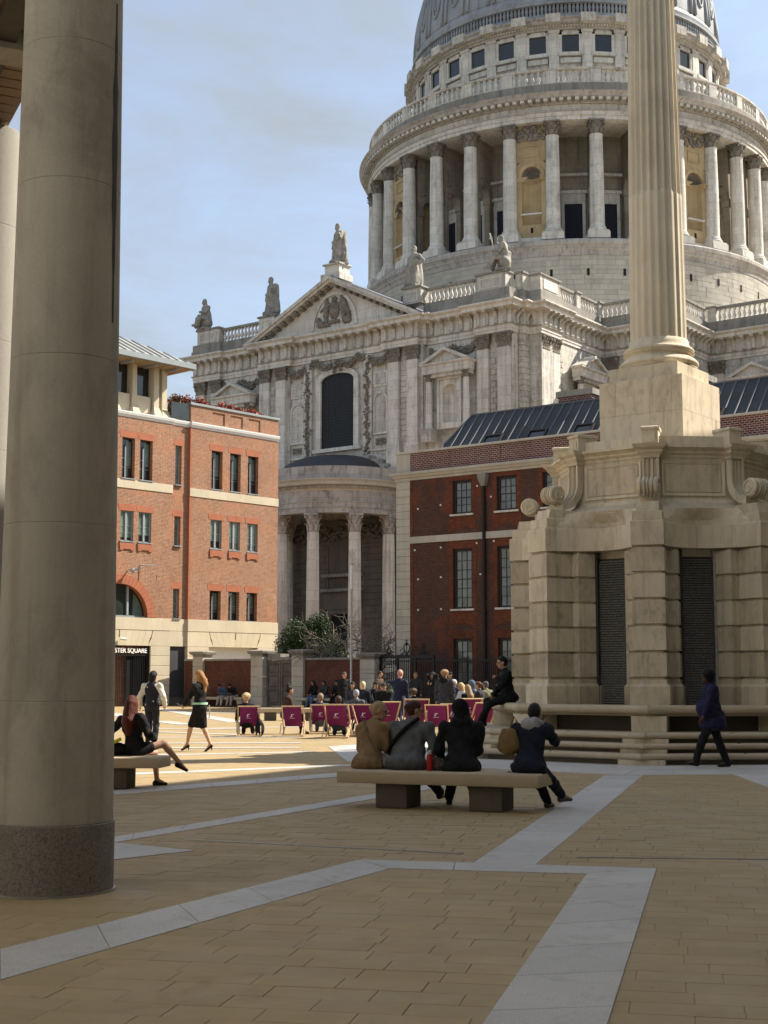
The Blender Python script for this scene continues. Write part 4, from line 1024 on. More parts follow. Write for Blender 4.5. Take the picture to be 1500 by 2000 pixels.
for sx in (-1, 1):
    lf = empty('gate_leaf', (sx*0.5, 0, 0), 0, OG)
    MB().box(-0.485, 0.485, -0.02, 0.05, 0.05, 2.45).build('backing', MAT['oak_grey'], lf)
    for x in (-0.43, 0.43): MB().cbox(x-0.055, x+0.055, -0.075, -0.018, 0.05, 2.45, 0.008).build('stile', MAT['oak_grey'], lf)
    for z in (0.13, 0.95, 1.72, 2.36): MB().cbox(-0.374, 0.374, -0.073, -0.019, z-0.08, z+0.08, 0.008).build('rail', MAT['oak_grey'], lf)
    for z0, z1 in ((0.24,0.84),(1.06,1.61),(1.83,2.25)):
        MB().cbox(-0.30, 0.30, -0.05, -0.018, z0, z1, 0.02).build('gate_panel', MAT['oak_grey'], lf)
    st = MB()
    for z in (0.13, 0.95, 1.72):
        for q in range(6): st.sphere((-0.35+0.14*q, -0.078, z), 0.022, 6, 4)
    st.build('iron_stud', MAT['iron'], lf)
MB().box(-1.02, 1.02, -0.08, 0.08, 2.46, 2.62).build('gate_head', MAT['portland_dk'], OG)
MB().box(-0.9, 0.0, -0.1, 0.6, 2.62, 2.80).build('gate_coping', MAT['portland_dk'], OG)
# stone benches against the wall
def wall_bench(x0, x1, label):
    B_ = empty('stone_bench', (-10.4 + (x0+x1)/2*math.cos(GA) - 0.75*math.sin(-GA), 79.0 + (x0+x1)/2*math.sin(GA) - 0.75*math.cos(GA), 0), GA); tag(B_, label, 'bench', 'stone benches along the wall')
    w2 = (x1-x0)/2
    MB().cbox(-w2, w2, -0.3, 0.3, 0.36, 0.5, 0.02).build('seat', MAT['bench'], B_)
    for x in (-w2+0.25, w2-0.25): MB().prism_y([(x-0.1,0),(x+0.1,0),(x+0.2,0.36),(x-0.2,0.36)], -0.22, 0.22).build('leg', MAT['quoin'], B_)
    return B_
wall_bench(0.9, 4.3, 'stone bench with two people against the brick wall left of the oak gate')
wall_bench(8.0, 11.5, 'stone bench against the brick wall right of the oak gate')
# iron gates and railings in front of the house
IF_ = empty('iron_railings', (-10.4 + 12.62*math.cos(GA), 79.0 + 12.62*math.sin(GA), 0), GA)
tag(IF_, 'black iron railings and gates with scrolled cresting in front of the red brick house', 'railings')
bar_me = MB().box(-0.014, 0.014, -0.014, 0.014, 0.15, 2.5)
bar_me.loft([[(-0.03,-0.005,2.5),(0.03,-0.005,2.5),(0.03,0.005,2.5),(-0.03,0.005,2.5)],[(-0.001,-0.001,2.66),(0.001,-0.001,2.66),(0.001,0.001,2.66),(-0.001,0.001,2.66)]])
bar_me = bar_me.mesh('bar', MAT['iron'])
x = 0.1
while x < 17.5: ob('bar', bar_me, IF_, (x,0,-0.12 if x > 3.4 else 0)); x += 0.115
for z in (0.25, 1.25, 2.36): MB().box(0, 17.6, -0.03, 0.03, z-0.03, z+0.03).build('rail', MAT['iron'], IF_)
for x in (0.1, 1.15, 2.25, 3.35): MB().box(x-0.045, x+0.045, -0.045, 0.045, 0, 2.62).build('gate_post', MAT['iron'], IF_)
MB().box(0.1, 3.35, -0.05, 0.05, 2.5, 2.66).build('overthrow', MAT['iron'], IF_)
def crest(cx, s_):
    mb = MB()
    for sx in (-1, 1):
        mb.tube([(cx + sx*s_*(0.05+0.30*f*math.sin(3.4*f)), 0, 2.66 + s_*(0.75*f)) for f in [q/10 for q in range(11)]], 0.025, 5)
        mb.tube([(cx + sx*s_*(0.30 + 0.16*math.cos(t)), 0, 2.66 + s_*(0.2 + 0.16*math.sin(t))) for t in [0.5*q for q in range(12)]], 0.02, 5)
        mb.tube([(cx + sx*s_*(0.15+0.4*f), 0, 2.66 + s_*0.3*(1-f)**2) for f in [q/6 for q in range(7)]], 0.02, 5)
    mb.tube([(cx,0,2.66),(cx,0,2.66+s_*1.05)], [0.03, 0.006], 5); mb.tube([(cx-0.12*s_,0,2.66+s_*0.82),(cx+0.12*s_,0,2.66+s_*0.82)], 0.02, 5); mb.sphere((cx,0,2.66+s_*0.6), 0.07*s_)
    mb.build('cresting', MAT['iron'], IF_)
crest(0.62, 0.55); crest(1.72, 0.85); crest(2.75, 0.6)
# slim lamp post
LP = empty('lamp_post', (-10.4 + 11.55*math.cos(GA) - 0.9*math.sin(-GA), 79.0 + 11.55*math.sin(GA) - 0.9*math.cos(GA), 0), GA)
tag(LP, 'slim pale lamp post with glazed top in front of the churchyard wall', 'lamp post')
MB().lathe([(0.09,0),(0.09,1.2),(0.06,1.3),(0.055,6.0)], 12).build('pole', MAT['steel'], LP, smooth=True)
MB().lathe([(0.07,6.0),(0.075,7.2)], 10).build('lantern', MAT['white_paint'], LP, smooth=True); MB().lathe([(0.085,7.2),(0.085,7.3),(0.02,7.36)], 10).build('cap', MAT['steel'], LP)
# building on the right, outside the picture, whose roof edge shades the square
SB = empty('stone_office_building', (11.3+0.49*-60, 18.2+0.871*-60, 0), math.atan2(0.871, 0.49))
tag(SB, 'tall pale stone office building on the near right side of the square', 'building')
hs = [(2.0+4*i, 4.6+4*i, 1.0+4.2*f, 3.9+4.2*f) for i in range(22) for f in range(4)]
sk = skin(0, 92, 0, 20.6, hs, 0.35); sk.v = [(x, -y, z) for x, y, z in sk.v]; sk.build('wall', MAT['bath'], SB)
MB().box(0, 92, -16, -0.36, 0, 20.55).build('building_core', MAT['glass_office'], SB)
MB().box(-0.2, 92.2, -16.2, 0.0, 20.62, 20.68).build('roof_edge', MAT['bath'], SB)
# unseen pale building added left of the picture: its sunlit front bounces fill light
LBd = empty('added_bounce_building', (p1.x - 10.0*lg_n.x - 28*lg_dir.x, p1.y - 10.0*lg_n.y - 28*lg_dir.y, 0), math.atan2(lg_dir.y, lg_dir.x))
tag(LBd, 'unseen pale building added behind the loggia on the left to bounce sunlight', 'building')
hs = [(1.5+3.6*i, 3.6+3.6*i, 1.0+3.8*f, 3.6+3.8*f) for i in range(13) for f in range(5)]
sk = skin(0, 48, 0, 20.5, hs, 0.35); sk.build('wall', MAT['white_paint'], LBd)
MB().box(0, 48, 0.36, 14, 0, 20.45).build('building_core', MAT['glass_office'], LBd)
# ================================================================ cathedral
KA = empty('cathedral', (-3.49, 114.44, 0), GA)
tag(KA, 'grey white stone cathedral with domed drum, columned gallery, transept pediment and rounded portico', 'cathedral')
ST, STW, STD, CV = MAT['portland'], MAT['portland_w'], MAT['portland_dk'], MAT['carved']
def leaf(mb, p, out, up, h, w, curl):
    side = up.cross(out).normalized(); pts_ = []
    for f, o_, ww in ((0, 0, 0.8), (0.5, 0.06, 1.0), (0.85, 0.16, 0.85), (1.0, curl, 0.45), (0.88, curl+0.03, 0.2)):
        c = p + up*h*f + out*o_*h
        pts_.append((c - side*w*ww/2, c + side*w*ww/2))
    vs = [v for a in pts_ for v in a]; mb.add(vs, [(2*i, 2*i+1, 2*i+3, 2*i+2) for i in range(len(pts_)-1)])
def capital(mb, r, z, h, n=8):
    mb.lathe([(r*1.0,z-0.06*h),(r*1.1,z-0.03*h),(r*1.0,z),(r*0.98,z+h*0.3),(r*1.08,z+h*0.7),(r*1.28,z+h*0.87)], 14)
    up = Vector((0,0,1))
    for row, (zz, hh, rr, ofs) in enumerate(((0.0,0.42,1.0,0), (0.22,0.50,1.02,0.5), (0.5,0.38,1.06,0))):
        for i in range(n):
            a = 2*pi*(i+ofs)/n; o_ = Vector((math.cos(a), math.sin(a), 0)); leaf(mb, Vector((o_.x*r*rr, o_.y*r*rr, z+h*zz)), o_, up, h*hh, r*0.72, 0.42)
    for i in range(4):
        a = pi/4 + pi/2*i; o_ = Vector((math.cos(a), math.sin(a), 0)); c = o_*r*1.42
        mb.sphere((c.x, c.y, z+h*0.78), r*0.22, 6, 5)
    ab = []
    for i in range(4):
        a = pi/4 + pi/2*i; ab.append((1.62*r*math.cos(a-0.08), 1.62*r*math.sin(a-0.08))); ab.append((1.62*r*math.cos(a+0.08), 1.62*r*math.sin(a+0.08)))
        ab.append((1.12*r*math.cos(a+pi/4), 1.12*r*math.sin(a+pi/4)))
    mb.loft([[(x,y,z+h*0.88) for x,y in ab],[(x*1.05,y*1.05,z+h*0.95) for x,y in ab],[(x*1.05,y*1.05,z+h) for x,y in ab]])
def pil_capital(w, h, d):
    mb = MB(); rg = lambda z, e: [(-w/2-e,-d-e,z),(w/2+e,-d-e,z),(w/2+e,0.1,z),(-w/2-e,0.1,z)]
    mb.loft([rg(-0.06,0.0),rg(-0.05,0.05),rg(0,0.05),rg(0.01,0.0),rg(h*0.6,0.02),rg(h*0.86,0.10)]); mb.loft([rg(h*0.87,0.13),rg(h*0.94,0.17),rg(h,0.17)])
    up = Vector((0,0,1))
    for zz, hh, n, ofs in ((0.0,0.42,3,0.5),(0.26,0.45,4,0.0),(0.5,0.36,3,0.5)):
        for i in range(n if ofs else n):
            f = (i+ofs)/(n if ofs else n-1)
            leaf(mb, Vector((-w/2 + w*f, -d, zz*h)), Vector((0,-1,0)), up, h*hh, w*0.30, 0.40)
        for sx in (-1, 1):
            leaf(mb, Vector((sx*w/2, -d*0.5, zz*h)), Vector((sx,0,0)), up, h*hh, w*0.28, 0.40)
    for sx in (-1, 1): mb.sphere((sx*(w/2+0.05), -d-0.08, h*0.74), h*0.15, 7, 6)
    mb.sphere((0,-d-0.1,h*0.9), h*0.1, 6, 5)
    return mb.mesh('pilaster_capital', CV)
# --- upper storey masses
tr = empty('transept', (0,0,0), 0, KA)
body = MB()
body.box(-17.6, 17.6, 1.75, 16, 17.2, 30.3)
body.box(-16.4, 16.4, 0.0, 1.75, 17.2, 30.29)
body.box(-24, 24, 12.4, 30, 2, 30.28); body.box(-48, 48, 19, 40, 2, 30.27)
body.box(-17.95, -17.6, 1.75, 4.6, 17, 30); body.box(17.6, 17.95, 1.75, 4.6, 17, 27.6); body.box(16.4, 16.85, 0.9, 1.75, 17.2, 27.6); body.box(-16.85, -16.4, 0.9, 1.75, 17.2, 27.6)
body.build('upper_wall', ST, tr)
low = MB(); low.box(-17.9, 17.9, 0.35, 16, 0, 17.2); low.build('lower_wall', MAT['portico'], tr)
MB().box(-8.45, 8.45, -0.40, 0.0, 17.2, 27.6).build('central_bay_wall', ST, tr)
# --- entablature following every break
half_ = [(4.75,-0.55),(4.75,-0.95),(8.3,-0.95),(8.3,-0.45),(8.75,-0.45),(8.75,-0.1),(13.3,-0.1),(13.3,-0.45),(16.5,-0.45),(16.5,0.85),(16.95,0.85),(16.95,1.65),(18.0,1.65),(18.0,4.7),(17.7,4.7),(17.7,12.3),(24.1,12.3),(24.1,18.9),(48,18.9)]
path = [(-x, y) for x, y in reversed(half_)] + half_
eprof = [(-0.5,27.58),(0.0,27.58),(0.0,27.80),(0.05,27.82),(0.05,28.05),(0.13,28.10),(0.13,28.16),(0.02,28.18),(0.02,29.26),(0.14,29.30),(0.70,29.34),(0.72,29.56),(0.80,29.62),(0.92,29.74),(0.92,29.84),(-0.5,29.92)]
mb = MB(); mb.sweep(path, eprof); mb.build('entablature', STW, tr)
egg = MB(); egg.sweep(path, [(0.0,28.10),(0.15,28.105),(0.16,28.16),(0.0,28.17)]); egg.build('egg_moulding', STD, tr)
# console brackets in the frieze
cm = MB(); w_ = 0.15
pr = [(0.0,28.24),(0.10,28.24),(0.17,28.34),(0.13,28.52),(0.12,28.75),(0.22,28.98),(0.42,29.10),(0.56,29.14),(0.60,29.24),(0.60,29.33),(0.0,29.33)]
cm.loft([[(-w_,-o_,z) for o_, z in pr],[(-w_*0.3,-o_-0.02,z) for o_, z in pr],[(w_*0.3,-o_-0.02,z) for o_, z in pr],[(w_,-o_,z) for o_, z in pr]]); cm.box(-w_-0.04, w_+0.04, -0.66, 0, 29.24, 29.335)
cme = cm.mesh('console', ST)
ncons = 0
for (a, b) in zip(path[:-1], path[1:]):
    L = math.dist(a, b); 
    if L < 0.5: continue
    dx, dy = (b[0]-a[0])/L, (b[1]-a[1])/L; nrm = (dy, -dx)
    mx_, my_ = (a[0]+b[0])/2, (a[1]+b[1])/2
    if nrm[0] < -0.5 or mx_ < -20 or my_ > 19.5 and mx_ > 44: continue
    n = max(1, round(L/0.86)); off = L/n/2
    for i in range(n):
        s_ = off + i*L/n
        if mx_ > 30 and s_ > 18: break
        ob('console', cme, tr, (a[0]+dx*s_+nrm[0]*0.02, a[1]+dy*s_+nrm[1]*0.02, 0), (0,0,math.atan2(nrm[1],nrm[0])+pi/2)); ncons += 1
# --- pilasters (front, right return, nave)
pcap = pil_capital(1.02, 1.04, 0.34)
pm = MB(); pm.box(-0.51, 0.51, -0.34, 0.12, 20.0, 26.48); pm.box(-0.58, 0.58, -0.40, 0.12, 19.6, 19.8); pm.box(-0.55, 0.55, -0.37, 0.12, 19.8, 20.0); pm.box(-0.62,0.62,-0.44,0.12,17.6,19.6)
pme = pm.mesh('pilaster', STW)
pil_pos = [(5.9,-0.55,0),(7.72,-0.55,0),(13.92,0.0,0),(15.78,0.0,0)]
pil_pos += [(-x, y, r_) for x, y, r_ in pil_pos]
pil_pos += [(17.62,2.45,pi/2),(17.62,4.0,pi/2),(18.4,12.4,0),(23.2,12.4,0),(24.02,13.2,pi/2),(24.8,19.0,0),(31.5,19.0,0),(33.5,19,0)]
for x, y, r_ in pil_pos:
    P_ = ob('pilaster', pme, tr, (x, y, 0), (0,0,r_)); ob('pilaster_capital', pcap, P_, (0,0,26.5))
qm = MB(); qm.box(-0.2, 0.2, -0.3, 0.3, 17.6, 26.48); qme = qm.mesh('quarter_pilaster', STW)
for sx in (-1, 1): P_ = ob('quarter_pilaster', qme, tr, (sx*8.45, -0.1, 0))
for sx in (-1, 1): MB().box(sx*6.81-1.75, sx*6.81+1.75, -0.56, -0.3, 17.2, 27.58).build('pilaster_backing', ST, tr)
# --- rusticated strips between the pilasters
def rustic(x0, x1, z0, z1, y, nx=2, rot=0.0, org=(0,0), hh=0.44):
    key = (round(x1-x0,2), nx)
    z = z0; k = 0
    while z < z1 - 0.1:
        h = min(hh, z1-z)
        cuts = [x0] + ([x0+(x1-x0)*(0.36 if k % 2 else 0.64)] if nx == 2 else [x0+(x1-x0)*f for f in ((0.33,0.66) if k % 2 else (0.2,0.5,0.8))] if nx == 3 else []) + [x1]
        for a, b in zip(cuts[:-1], cuts[1:]):
            mb = MB(); d = 0.035
            ring = lambda yy, e: [(a+e,yy,z+e),(b-e,yy,z+e),(b-e,yy,z+h-e),(a+e,yy,z+h-e)]
            mb.loft([ring(y+0.02, 0.012), ring(y-0.03, 0.012), ring(y-0.06, 0.035)])
            mb.build('rusticated_block', ST, tr, loc=(org[0],org[1],0), rot=(0,0,rot))
        z += h; k += 1
for sx in (1, -1):
    for x0, x1, y, nx in ((6.42,7.20,-0.56,1),(8.66,9.2,0.0,1),(14.44,15.26,0.0,2)): rustic(min(sx*x0,sx*x1), max(sx*x0,sx*x1), 20.0, 26.3, y, nx)
rustic(13.05,13.4,20.2,26.3,0.0,1)
rustic(16.42,16.9,19.6,26.9,0.9,1); rustic(0.92,1.74,19.6,26.9,0,1,pi/2,(16.85,0))
rustic(5.3,11.9,22.6,26.2,0,3,pi/2,(17.6,0)) if False else None
rustic(4.72,5.6,22.0,26.3,0,2,pi/2,(17.6,0)); rustic(11.0,12.2,22.0,26.3,0,2,pi/2,(17.6,0))
# --- pedimented niches of the wings
def aedicule(name, loc, rot, z0=20.6, wide=2.15, win=False):
    A_ = empty(name, loc, rot, tr)
    for sx in (-1, 1):
        c = MB(); c.lathe([(0.34,z0),(0.34,z0+0.12),(0.30,z0+0.2),(0.27,z0+0.3),(0.265,z0+1.8),(0.235,24.35)], 12, (sx*(wide-0.42), -0.42)); c.build('column', STW, A_, smooth=True)
        i0 = MB(); capital(i0, 0.235, 0, 0.55, 6); i0.xf(Matrix.Translation((sx*(wide-0.42), -0.42, 24.35))); i0.build('capital', CV, A_)
        MB().box(sx*(wide-0.42)-0.42, sx*(wide-0.42)+0.42, -0.85, 0.05, z0-1.0, z0).build('pedestal', ST, A_)
    mb = MB(); mb.sweep([(-wide,0.1),(-wide,-0.72),(wide,-0.72),(wide,0.1)], [(-0.4,24.9),(0.0,24.9),(0.0,25.25),(0.03,25.27),(0.03,25.5),(0.16,25.58),(0.2,25.62),(0.2,25.72),(-0.4,25.75)]); mb.build('entablature', STW, A_)
    zt = 25.74; pk = 26.85
    MB().prism_y([(-wide,zt-0.02),(wide,zt-0.02),(0,pk-0.18)], -0.60, 0.1).build('tympanum', STW, A_)
    for sx in (-1, 1):
        MB().prism_y([(sx*(wide+0.22),zt),(sx*(wide-0.35),zt),(0,pk-0.24),(0,pk)] if sx > 0 else [(-(wide-0.35),zt),(-(wide+0.22),zt),(0,pk),(0,pk-0.24)], -0.94, 0.1).build('raking_cornice', STW, A_)
    MB().box(-wide+0.05, wide-0.05, -0.55, 0.05, 24.62, 24.9).build('lintel', ST, A_)
    fw = 1.12
    f = MB(); f.box(-fw,-fw+0.18,-0.22,0.05,z0,24.62); f.box(fw-0.18,fw,-0.22,0.05,z0,24.62); f.box(-fw+0.18,fw-0.18,-0.22,0.05,24.42,24.62); f.build('niche_frame', STW, A_)
    # arched recess drawn as a curved niche set in a panel
    nw, zs_ = 0.62, 23.45
    p = MB()
    arc = [(nw*math.cos(pi*k/12), zs_ + nw*math.sin(pi*k/12)) for k in range(13)]
    tox = lambda t: (math.cos(t)*min(0.94/abs(math.cos(t)) if abs(math.cos(t)) > 1e-6 else 99, (24.42-zs_)/math.sin(t) if math.sin(t) > 1e-6 else 99), zs_ + math.sin(t)*min(0.94/abs(math.cos(t)) if abs(math.cos(t)) > 1e-6 else 99, (24.42-zs_)/math.sin(t) if math.sin(t) > 1e-6 else 99))
    rc_ = [tox(pi*k/12) for k in range(13)]
    for k in range(12): p.add([(arc[k][0],-0.10,arc[k][1]),(rc_[k][0],-0.10,rc_[k][1]),(rc_[k+1][0],-0.10,rc_[k+1][1]),(arc[k+1][0],-0.10,arc[k+1][1])], [(0,1,2,3)])
    for sx in (-1, 1): p.add([(sx*nw,-0.10,z0+0.5),(sx*0.94,-0.10,z0+0.5),(sx*0.94,-0.10,zs_),(sx*nw,-0.10,zs_)], [(0,1,2,3)])
    p.box(-0.94,0.94,-0.10,0.02,z0,z0+0.5)
    p.build('niche_panel', STW, A_)
    q = MB()
    for k in range(10):
        a0, a1 = pi*k/10, pi*(k+1)/10
        q.add([(nw*math.cos(a0),-0.10+0.55*math.sin(a0),z0+0.5),(nw*math.cos(a1),-0.10+0.55*math.sin(a1),z0+0.5),(nw*math.cos(a1),-0.10+0.55*math.sin(a1),zs_),(nw*math.cos(a0),-0.10+0.55*math.sin(a0),zs_)], [(0,1,2,3)])
    rg_ = []
    for j in range(6):
        e = pi/2*j/5; rg_.append([(nw*math.cos(a)*math.cos(e), -0.10+0.55*math.sin(a)*math.cos(e), zs_+nw*math.sin(e)) for a in [pi*k/10 for k in range(11)]])
    q.loft(rg_, close=False, caps=False); q.build('niche', MAT['glass_dk'] if win else STW, A_, smooth=True)
    return A_
# the wing wall needs pockets behind the niches: the niche sits proud, so the panel is moved out
aedicule('wing_niche', (11.15,-0.58,0), 0); aedicule('wing_niche', (-11.15,-0.58,0), 0)
aedicule('return_niche', (17.6+0.58,8.35,0), pi/2); aedicule('nave_niche', (28.2,18.42,0), 0)
# --- centre bay: great window, niches, garlands
gw = empty('great_window', (0,-0.4,0), 0, tr)
hw, zs0, zs1 = 1.72, 20.15, 25.75
arcw = [(hw*math.cos(pi*k/16)*1.0, zs1 + 0.62*math.sin(pi*k/16)) for k in range(17)]
outline = [(-hw,zs0),(hw,zs0)] + arcw
MB().prism_y(outline, -0.05, -0.03).build('glazing', MAT['glass_leaded'], gw)
ld = MB()
for k in range(1, 10): x = -hw+2*hw*k/10; ld.box(x-0.009, x+0.009, -0.07, -0.05, zs0, zs1+0.5*math.sqrt(max(0,1-(x/hw)**2)))
for k in range(1, 26): z = zs0+0.235*k; ld.box(-hw, hw, -0.072, -0.05, z-0.012, z+0.012) if z < zs1+0.1 else None
ld.build('leading', MAT['lead_dk'], gw)
f = MB(); 
for sx in (-1, 1): f.box(min(sx*hw,sx*(hw+0.5)), max(sx*hw,sx*(hw+0.5)), -0.24, 0.0, zs0, zs1)
rA = [(x*(1+0.5/hw), zs1+(z-zs1)*1.0+ (0.55 if True else 0)*(1 if abs(x)<hw*0.99 else 0.0)) for x, z in arcw]
rA = [((hw+0.5)*math.cos(pi*k/16), zs1 + 1.1*math.sin(pi*k/16)) for k in range(17)]
for k in range(16): f.prism_y([arcw[k], rA[k], rA[k+1], arcw[k+1]], -0.24, 0.0)
f.build('window_frame', STW, gw)
MB().box(-hw-0.75, hw+0.75, -0.40, 0.0, zs0-0.3, zs0).build('window_sill', STW, gw)
def lumps(name, boxes, n, r, parent, mat, seed=1, loc=(0,0,0), rot=(0,0,0), flat=0.6):
    rr = random.Random(seed); mb = MB()
    for i in range(n):
        x, y, z = boxes(rr, i/n); q = r*rr.uniform(0.6,1.35)
        mb.sphere((x,y,z), q, 6, 4, (1,flat,rr.uniform(0.7,1.3)))
    return mb.build(name, mat, parent, smooth='all', loc=loc, rot=rot)
lumps('cherub_head', lambda r_, t: (r_.gauss(0,0.25), -0.42+r_.uniform(-.1,.1), 27.0+r_.gauss(0,0.22)), 34, 0.14, gw, CV, 3)
for sx in (-1, 1):
    MB().box(sx*3.12-0.42, sx*3.12+0.42, -0.62, -0.3, 18.4, 27.5).build('garland_strip', STW, tr)
    lumps('garland', lambda r_, t: (sx*3.12 + r_.gauss(0,0.14)*(1+0.6*math.sin(t*44)), -0.67+r_.uniform(-.08,.03), 19.3 + 7.5*t), 260, 0.085, tr, CV, 5+sx)
    lumps('festoon', lambda r_, t: (sx*(3.3+1.9*t), -0.75+r_.uniform(-.06,.06), 27.2 - 0.45*math.sin(pi*t) + r_.uniform(-.3,.25)), 110, 0.11, tr, CV, 9+sx)
    lumps('festoon', lambda r_, t: (sx*(8.9+4.3*t), -0.08+r_.uniform(-.06,.06), 27.1 - 0.40*abs(math.sin(pi*2*t)) + r_.uniform(-.35,.25)), 260, 0.115, tr, CV, 12+sx)
    lumps('festoon', lambda r_, t: (sx*(0.5+2.4*t), -0.72+r_.uniform(-.06,.06), 27.2 - 0.25*math.sin(pi*2*t) + r_.uniform(-.25,.25)), 110, 0.11, tr, CV, 17+sx)
    # small round-headed niche, square panel, carved panel
    nc = empty('side_niche', (sx*4.35, -0.42, 0), 0, tr)
    MB().box(-0.72, 0.72, -0.06, 0.02, 24.75, 26.05).build('square_panel', STW, nc); MB().box(-0.5, 0.5, -0.085, -0.058, 24.95, 25.85).build('inner_panel', ST, nc)
    fr_ = MB(); n_ = 14; ro, ri, zc_ = 0.72, 0.56, 23.6
    for k in range(n_):
        t0, t1 = pi*k/n_, pi*(k+1)/n_
        fr_.prism_y([(ri*math.cos(t0),zc_+ri*math.sin(t0)),(ro*math.cos(t0),zc_+ro*math.sin(t0)),(ro*math.cos(t1),zc_+ro*math.sin(t1)),(ri*math.cos(t1),zc_+ri*math.sin(t1))], -0.12, 0.02)
    for s2 in (-1, 1): fr_.box(min(s2*ri,s2*ro), max(s2*ri,s2*ro), -0.12, 0.02, 21.0, 23.6)
    fr_.box(-0.74,0.74,-0.16,0.02,20.85,21.0); fr_.build('niche_frame', STW, nc)
    nq = MB(); 
    nq.prism_y([(-ri,21.0),(ri,21.0)] + [(ri*math.cos(pi*k/12), zc_+ri*math.sin(pi*k/12)) for k in range(13)], -0.03, 0.01)
    nq.build('niche', ST, nc)
    MB().box(-0.5, 0.5, -0.05, 0.02, 20.0, 20.55).build('carved_panel', STD, nc); lumps('carving', lambda r_, t: (r_.uniform(-.42,.42), -0.07, 20.28+r_.uniform(-.2,.2)), 26, 0.07, nc, CV, 30+sx)
    MB().box(-1.05, 1.05, -0.12, 0.02, 19.55, 19.72).build('string_course', STW, nc)
# --- pediment
pd = empty('pediment', (0,-0.95,0), 0, tr)
PWd, PZ, PK = 9.15, 29.86, 34.35
MB().prism_y([(-PWd+0.9,PZ-0.1),(PWd-0.9,PZ-0.1),(0,PK-0.75)], 0.0, 1.2).build('tympanum', STW, pd)
for sx in (-1, 1):
    o_ = [(sx*PWd,PZ),(0,PK)]; 
    def rake(d0, d1, y0, name, mat):
        k = (PK-PZ)/PWd
        q = [(sx*(PWd - d0/k*1.0),PZ),(sx*(PWd - d1/k*1.0),PZ),(0,PK-d1),(0,PK-d0)]
        if sx > 0: q = q[::-1]
        MB().prism_y(q, y0, 1.2).build(name, mat, pd)
    rake(0.0, 0.30, -0.92, 'raking_cornice', STW); rake(0.30, 0.52, -0.74, 'raking_corona', STW); rake(0.52, 0.70, -0.2, 'raking_bed_mould', ST)
    sl = math.atan2(PK-PZ, PWd)
    for i in range(12):
        t = (i+0.9)/12.6; x = sx*PWd*(1-t)*0.93; z = PZ + (PK-PZ)*(1-abs(x)/PWd) - 0.70
        mb = MB(); mb.box(-0.17, 0.17, -0.62, 0.0, -0.12, 0.16); mb.build('modillion', CV, pd, loc=(x, 0, z), rot=(0, sx*sl, 0))
MB().prism_y([(-PWd+0.2,PZ+0.05),(PWd-0.2,PZ+0.05),(0,PK-0.05)], 1.2, 9.0).build('gable_roof', MAT['lead_dk'], pd)
MB().add([(PWd,-0.85,PZ+0.06),(0,-0.85,PK+0.05),(0,9,PK+0.05),(PWd,9,PZ+0.06)], [(0,1,2,3)]).build('roof_lead', plain('blue_grey_lead', (0.17,0.18,0.21), 0.55, 0, 0.2, 1), pd)
fa = MB(); n_ = 22
for k in range(n_):
    t0, t1 = pi*k/n_, pi*(k+1)/n_
    fa.prism_y([(2.15*math.cos(t0),30.1+2.15*math.sin(t0)*1.28),(2.4*math.cos(t0),30.1+2.4*math.sin(t0)*1.26),(2.4*math.cos(t1),30.1+2.4*math.sin(t1)*1.26),(2.15*math.cos(t1),30.1+2.15*math.sin(t1)*1.28)], -0.12, 0.05)
fa.build('relief_arch', STW, pd)
# --- parapet: blocking course, pedestals, balusters
def run_box(path_, prof_, name, mat, parent): mb = MB(); mb.sweep(path_, prof_); return mb.build(name, mat, parent)
par = empty('parapet', (0,0,0), 0, KA)
bpath = [(8.4,-0.15),(13.3,-0.15),(13.3,-0.5),(16.5,-0.5),(16.5,0.8),(16.9,0.8),(16.9,1.6),(18.0,1.6),(18.0,4.8),(17.6,4.8),(17.6,12.3),(24.0,12.3),(24.0,18.9),(48,18.9)]
run_box(bpath, [(-0.8,29.88),(0.12,29.88),(0.12,30.35),(0.04,30.42),(0.04,30.95),(-0.8,30.95)], 'blocking_course', STD, par)
run_box([(-48,18.9),(-24,18.9),(-24,12.3),(-17.6,12.3),(-17.6,4.8),(-18,4.8),(-18,1.6),(-16.9,1.6),(-16.9,0.8),(-16.5,0.8),(-16.5,-0.5),(-13.3,-0.5),(-13.3,-0.15),(-8.4,-0.15)], [(-0.8,29.88),(0.12,29.88),(0.12,30.35),(0.04,30.42),(0.04,30.95),(-0.8,30.95)], 'blocking_course', STD, par)
def ped(x0, x1, y0, y1, z1=32.3, panel=True):
    MB().box(x0, x1, y0, y1, 30.95, z1-0.18).build('pedestal', ST, par); MB().cbox(x0-0.12, x1+0.12, y0-0.12, y1+0.12, z1-0.18, z1, 0.04).build('pedestal_cap', STD, par)
    if panel and x1-x0 > 1.2: 
        for a, b, c, d in ((x0+0.3,x0+0.4,31.1,31.95),(x1-0.4,x1-0.3,31.1,31.95),(x0+0.4,x1-0.4,31.1,31.2),(x0+0.4,x1-0.4,31.85,31.95)): MB().box(a, b, y0-0.05, y0+0.01, c, d).build('panel_moulding', STW, par)
for sx in (1, -1):
    for a, b, y0, y1, z1 in ((13.5,16.1,-0.42,0.5,32.35),(6.75,8.5,-0.75,0.6,32.35)): ped(min(sx*a,sx*b), max(sx*a,sx*b), y0, y1, z1)
ped(16.2,16.85,0.9,1.5,32.4,False); ped(17.0,17.9,1.75,4.7,32.3,False); MB().box(17.9,17.95,2.2,4.3,31.15,31.9).build('panel_moulding', STW, par)
ped(17.0,17.6,8.0,8.7,32.3,False); ped(17.0,17.6,11.9,12.6,32.3,False); ped(23.2,24.0,12.3,13.1,32.3,False); ped(24,24.7,18.9,19.5,32.3,False); ped(29.5,30.3,18.9,19.5,32.3,False); ped(35.5,36.3,18.9,19.5,32.3,False)
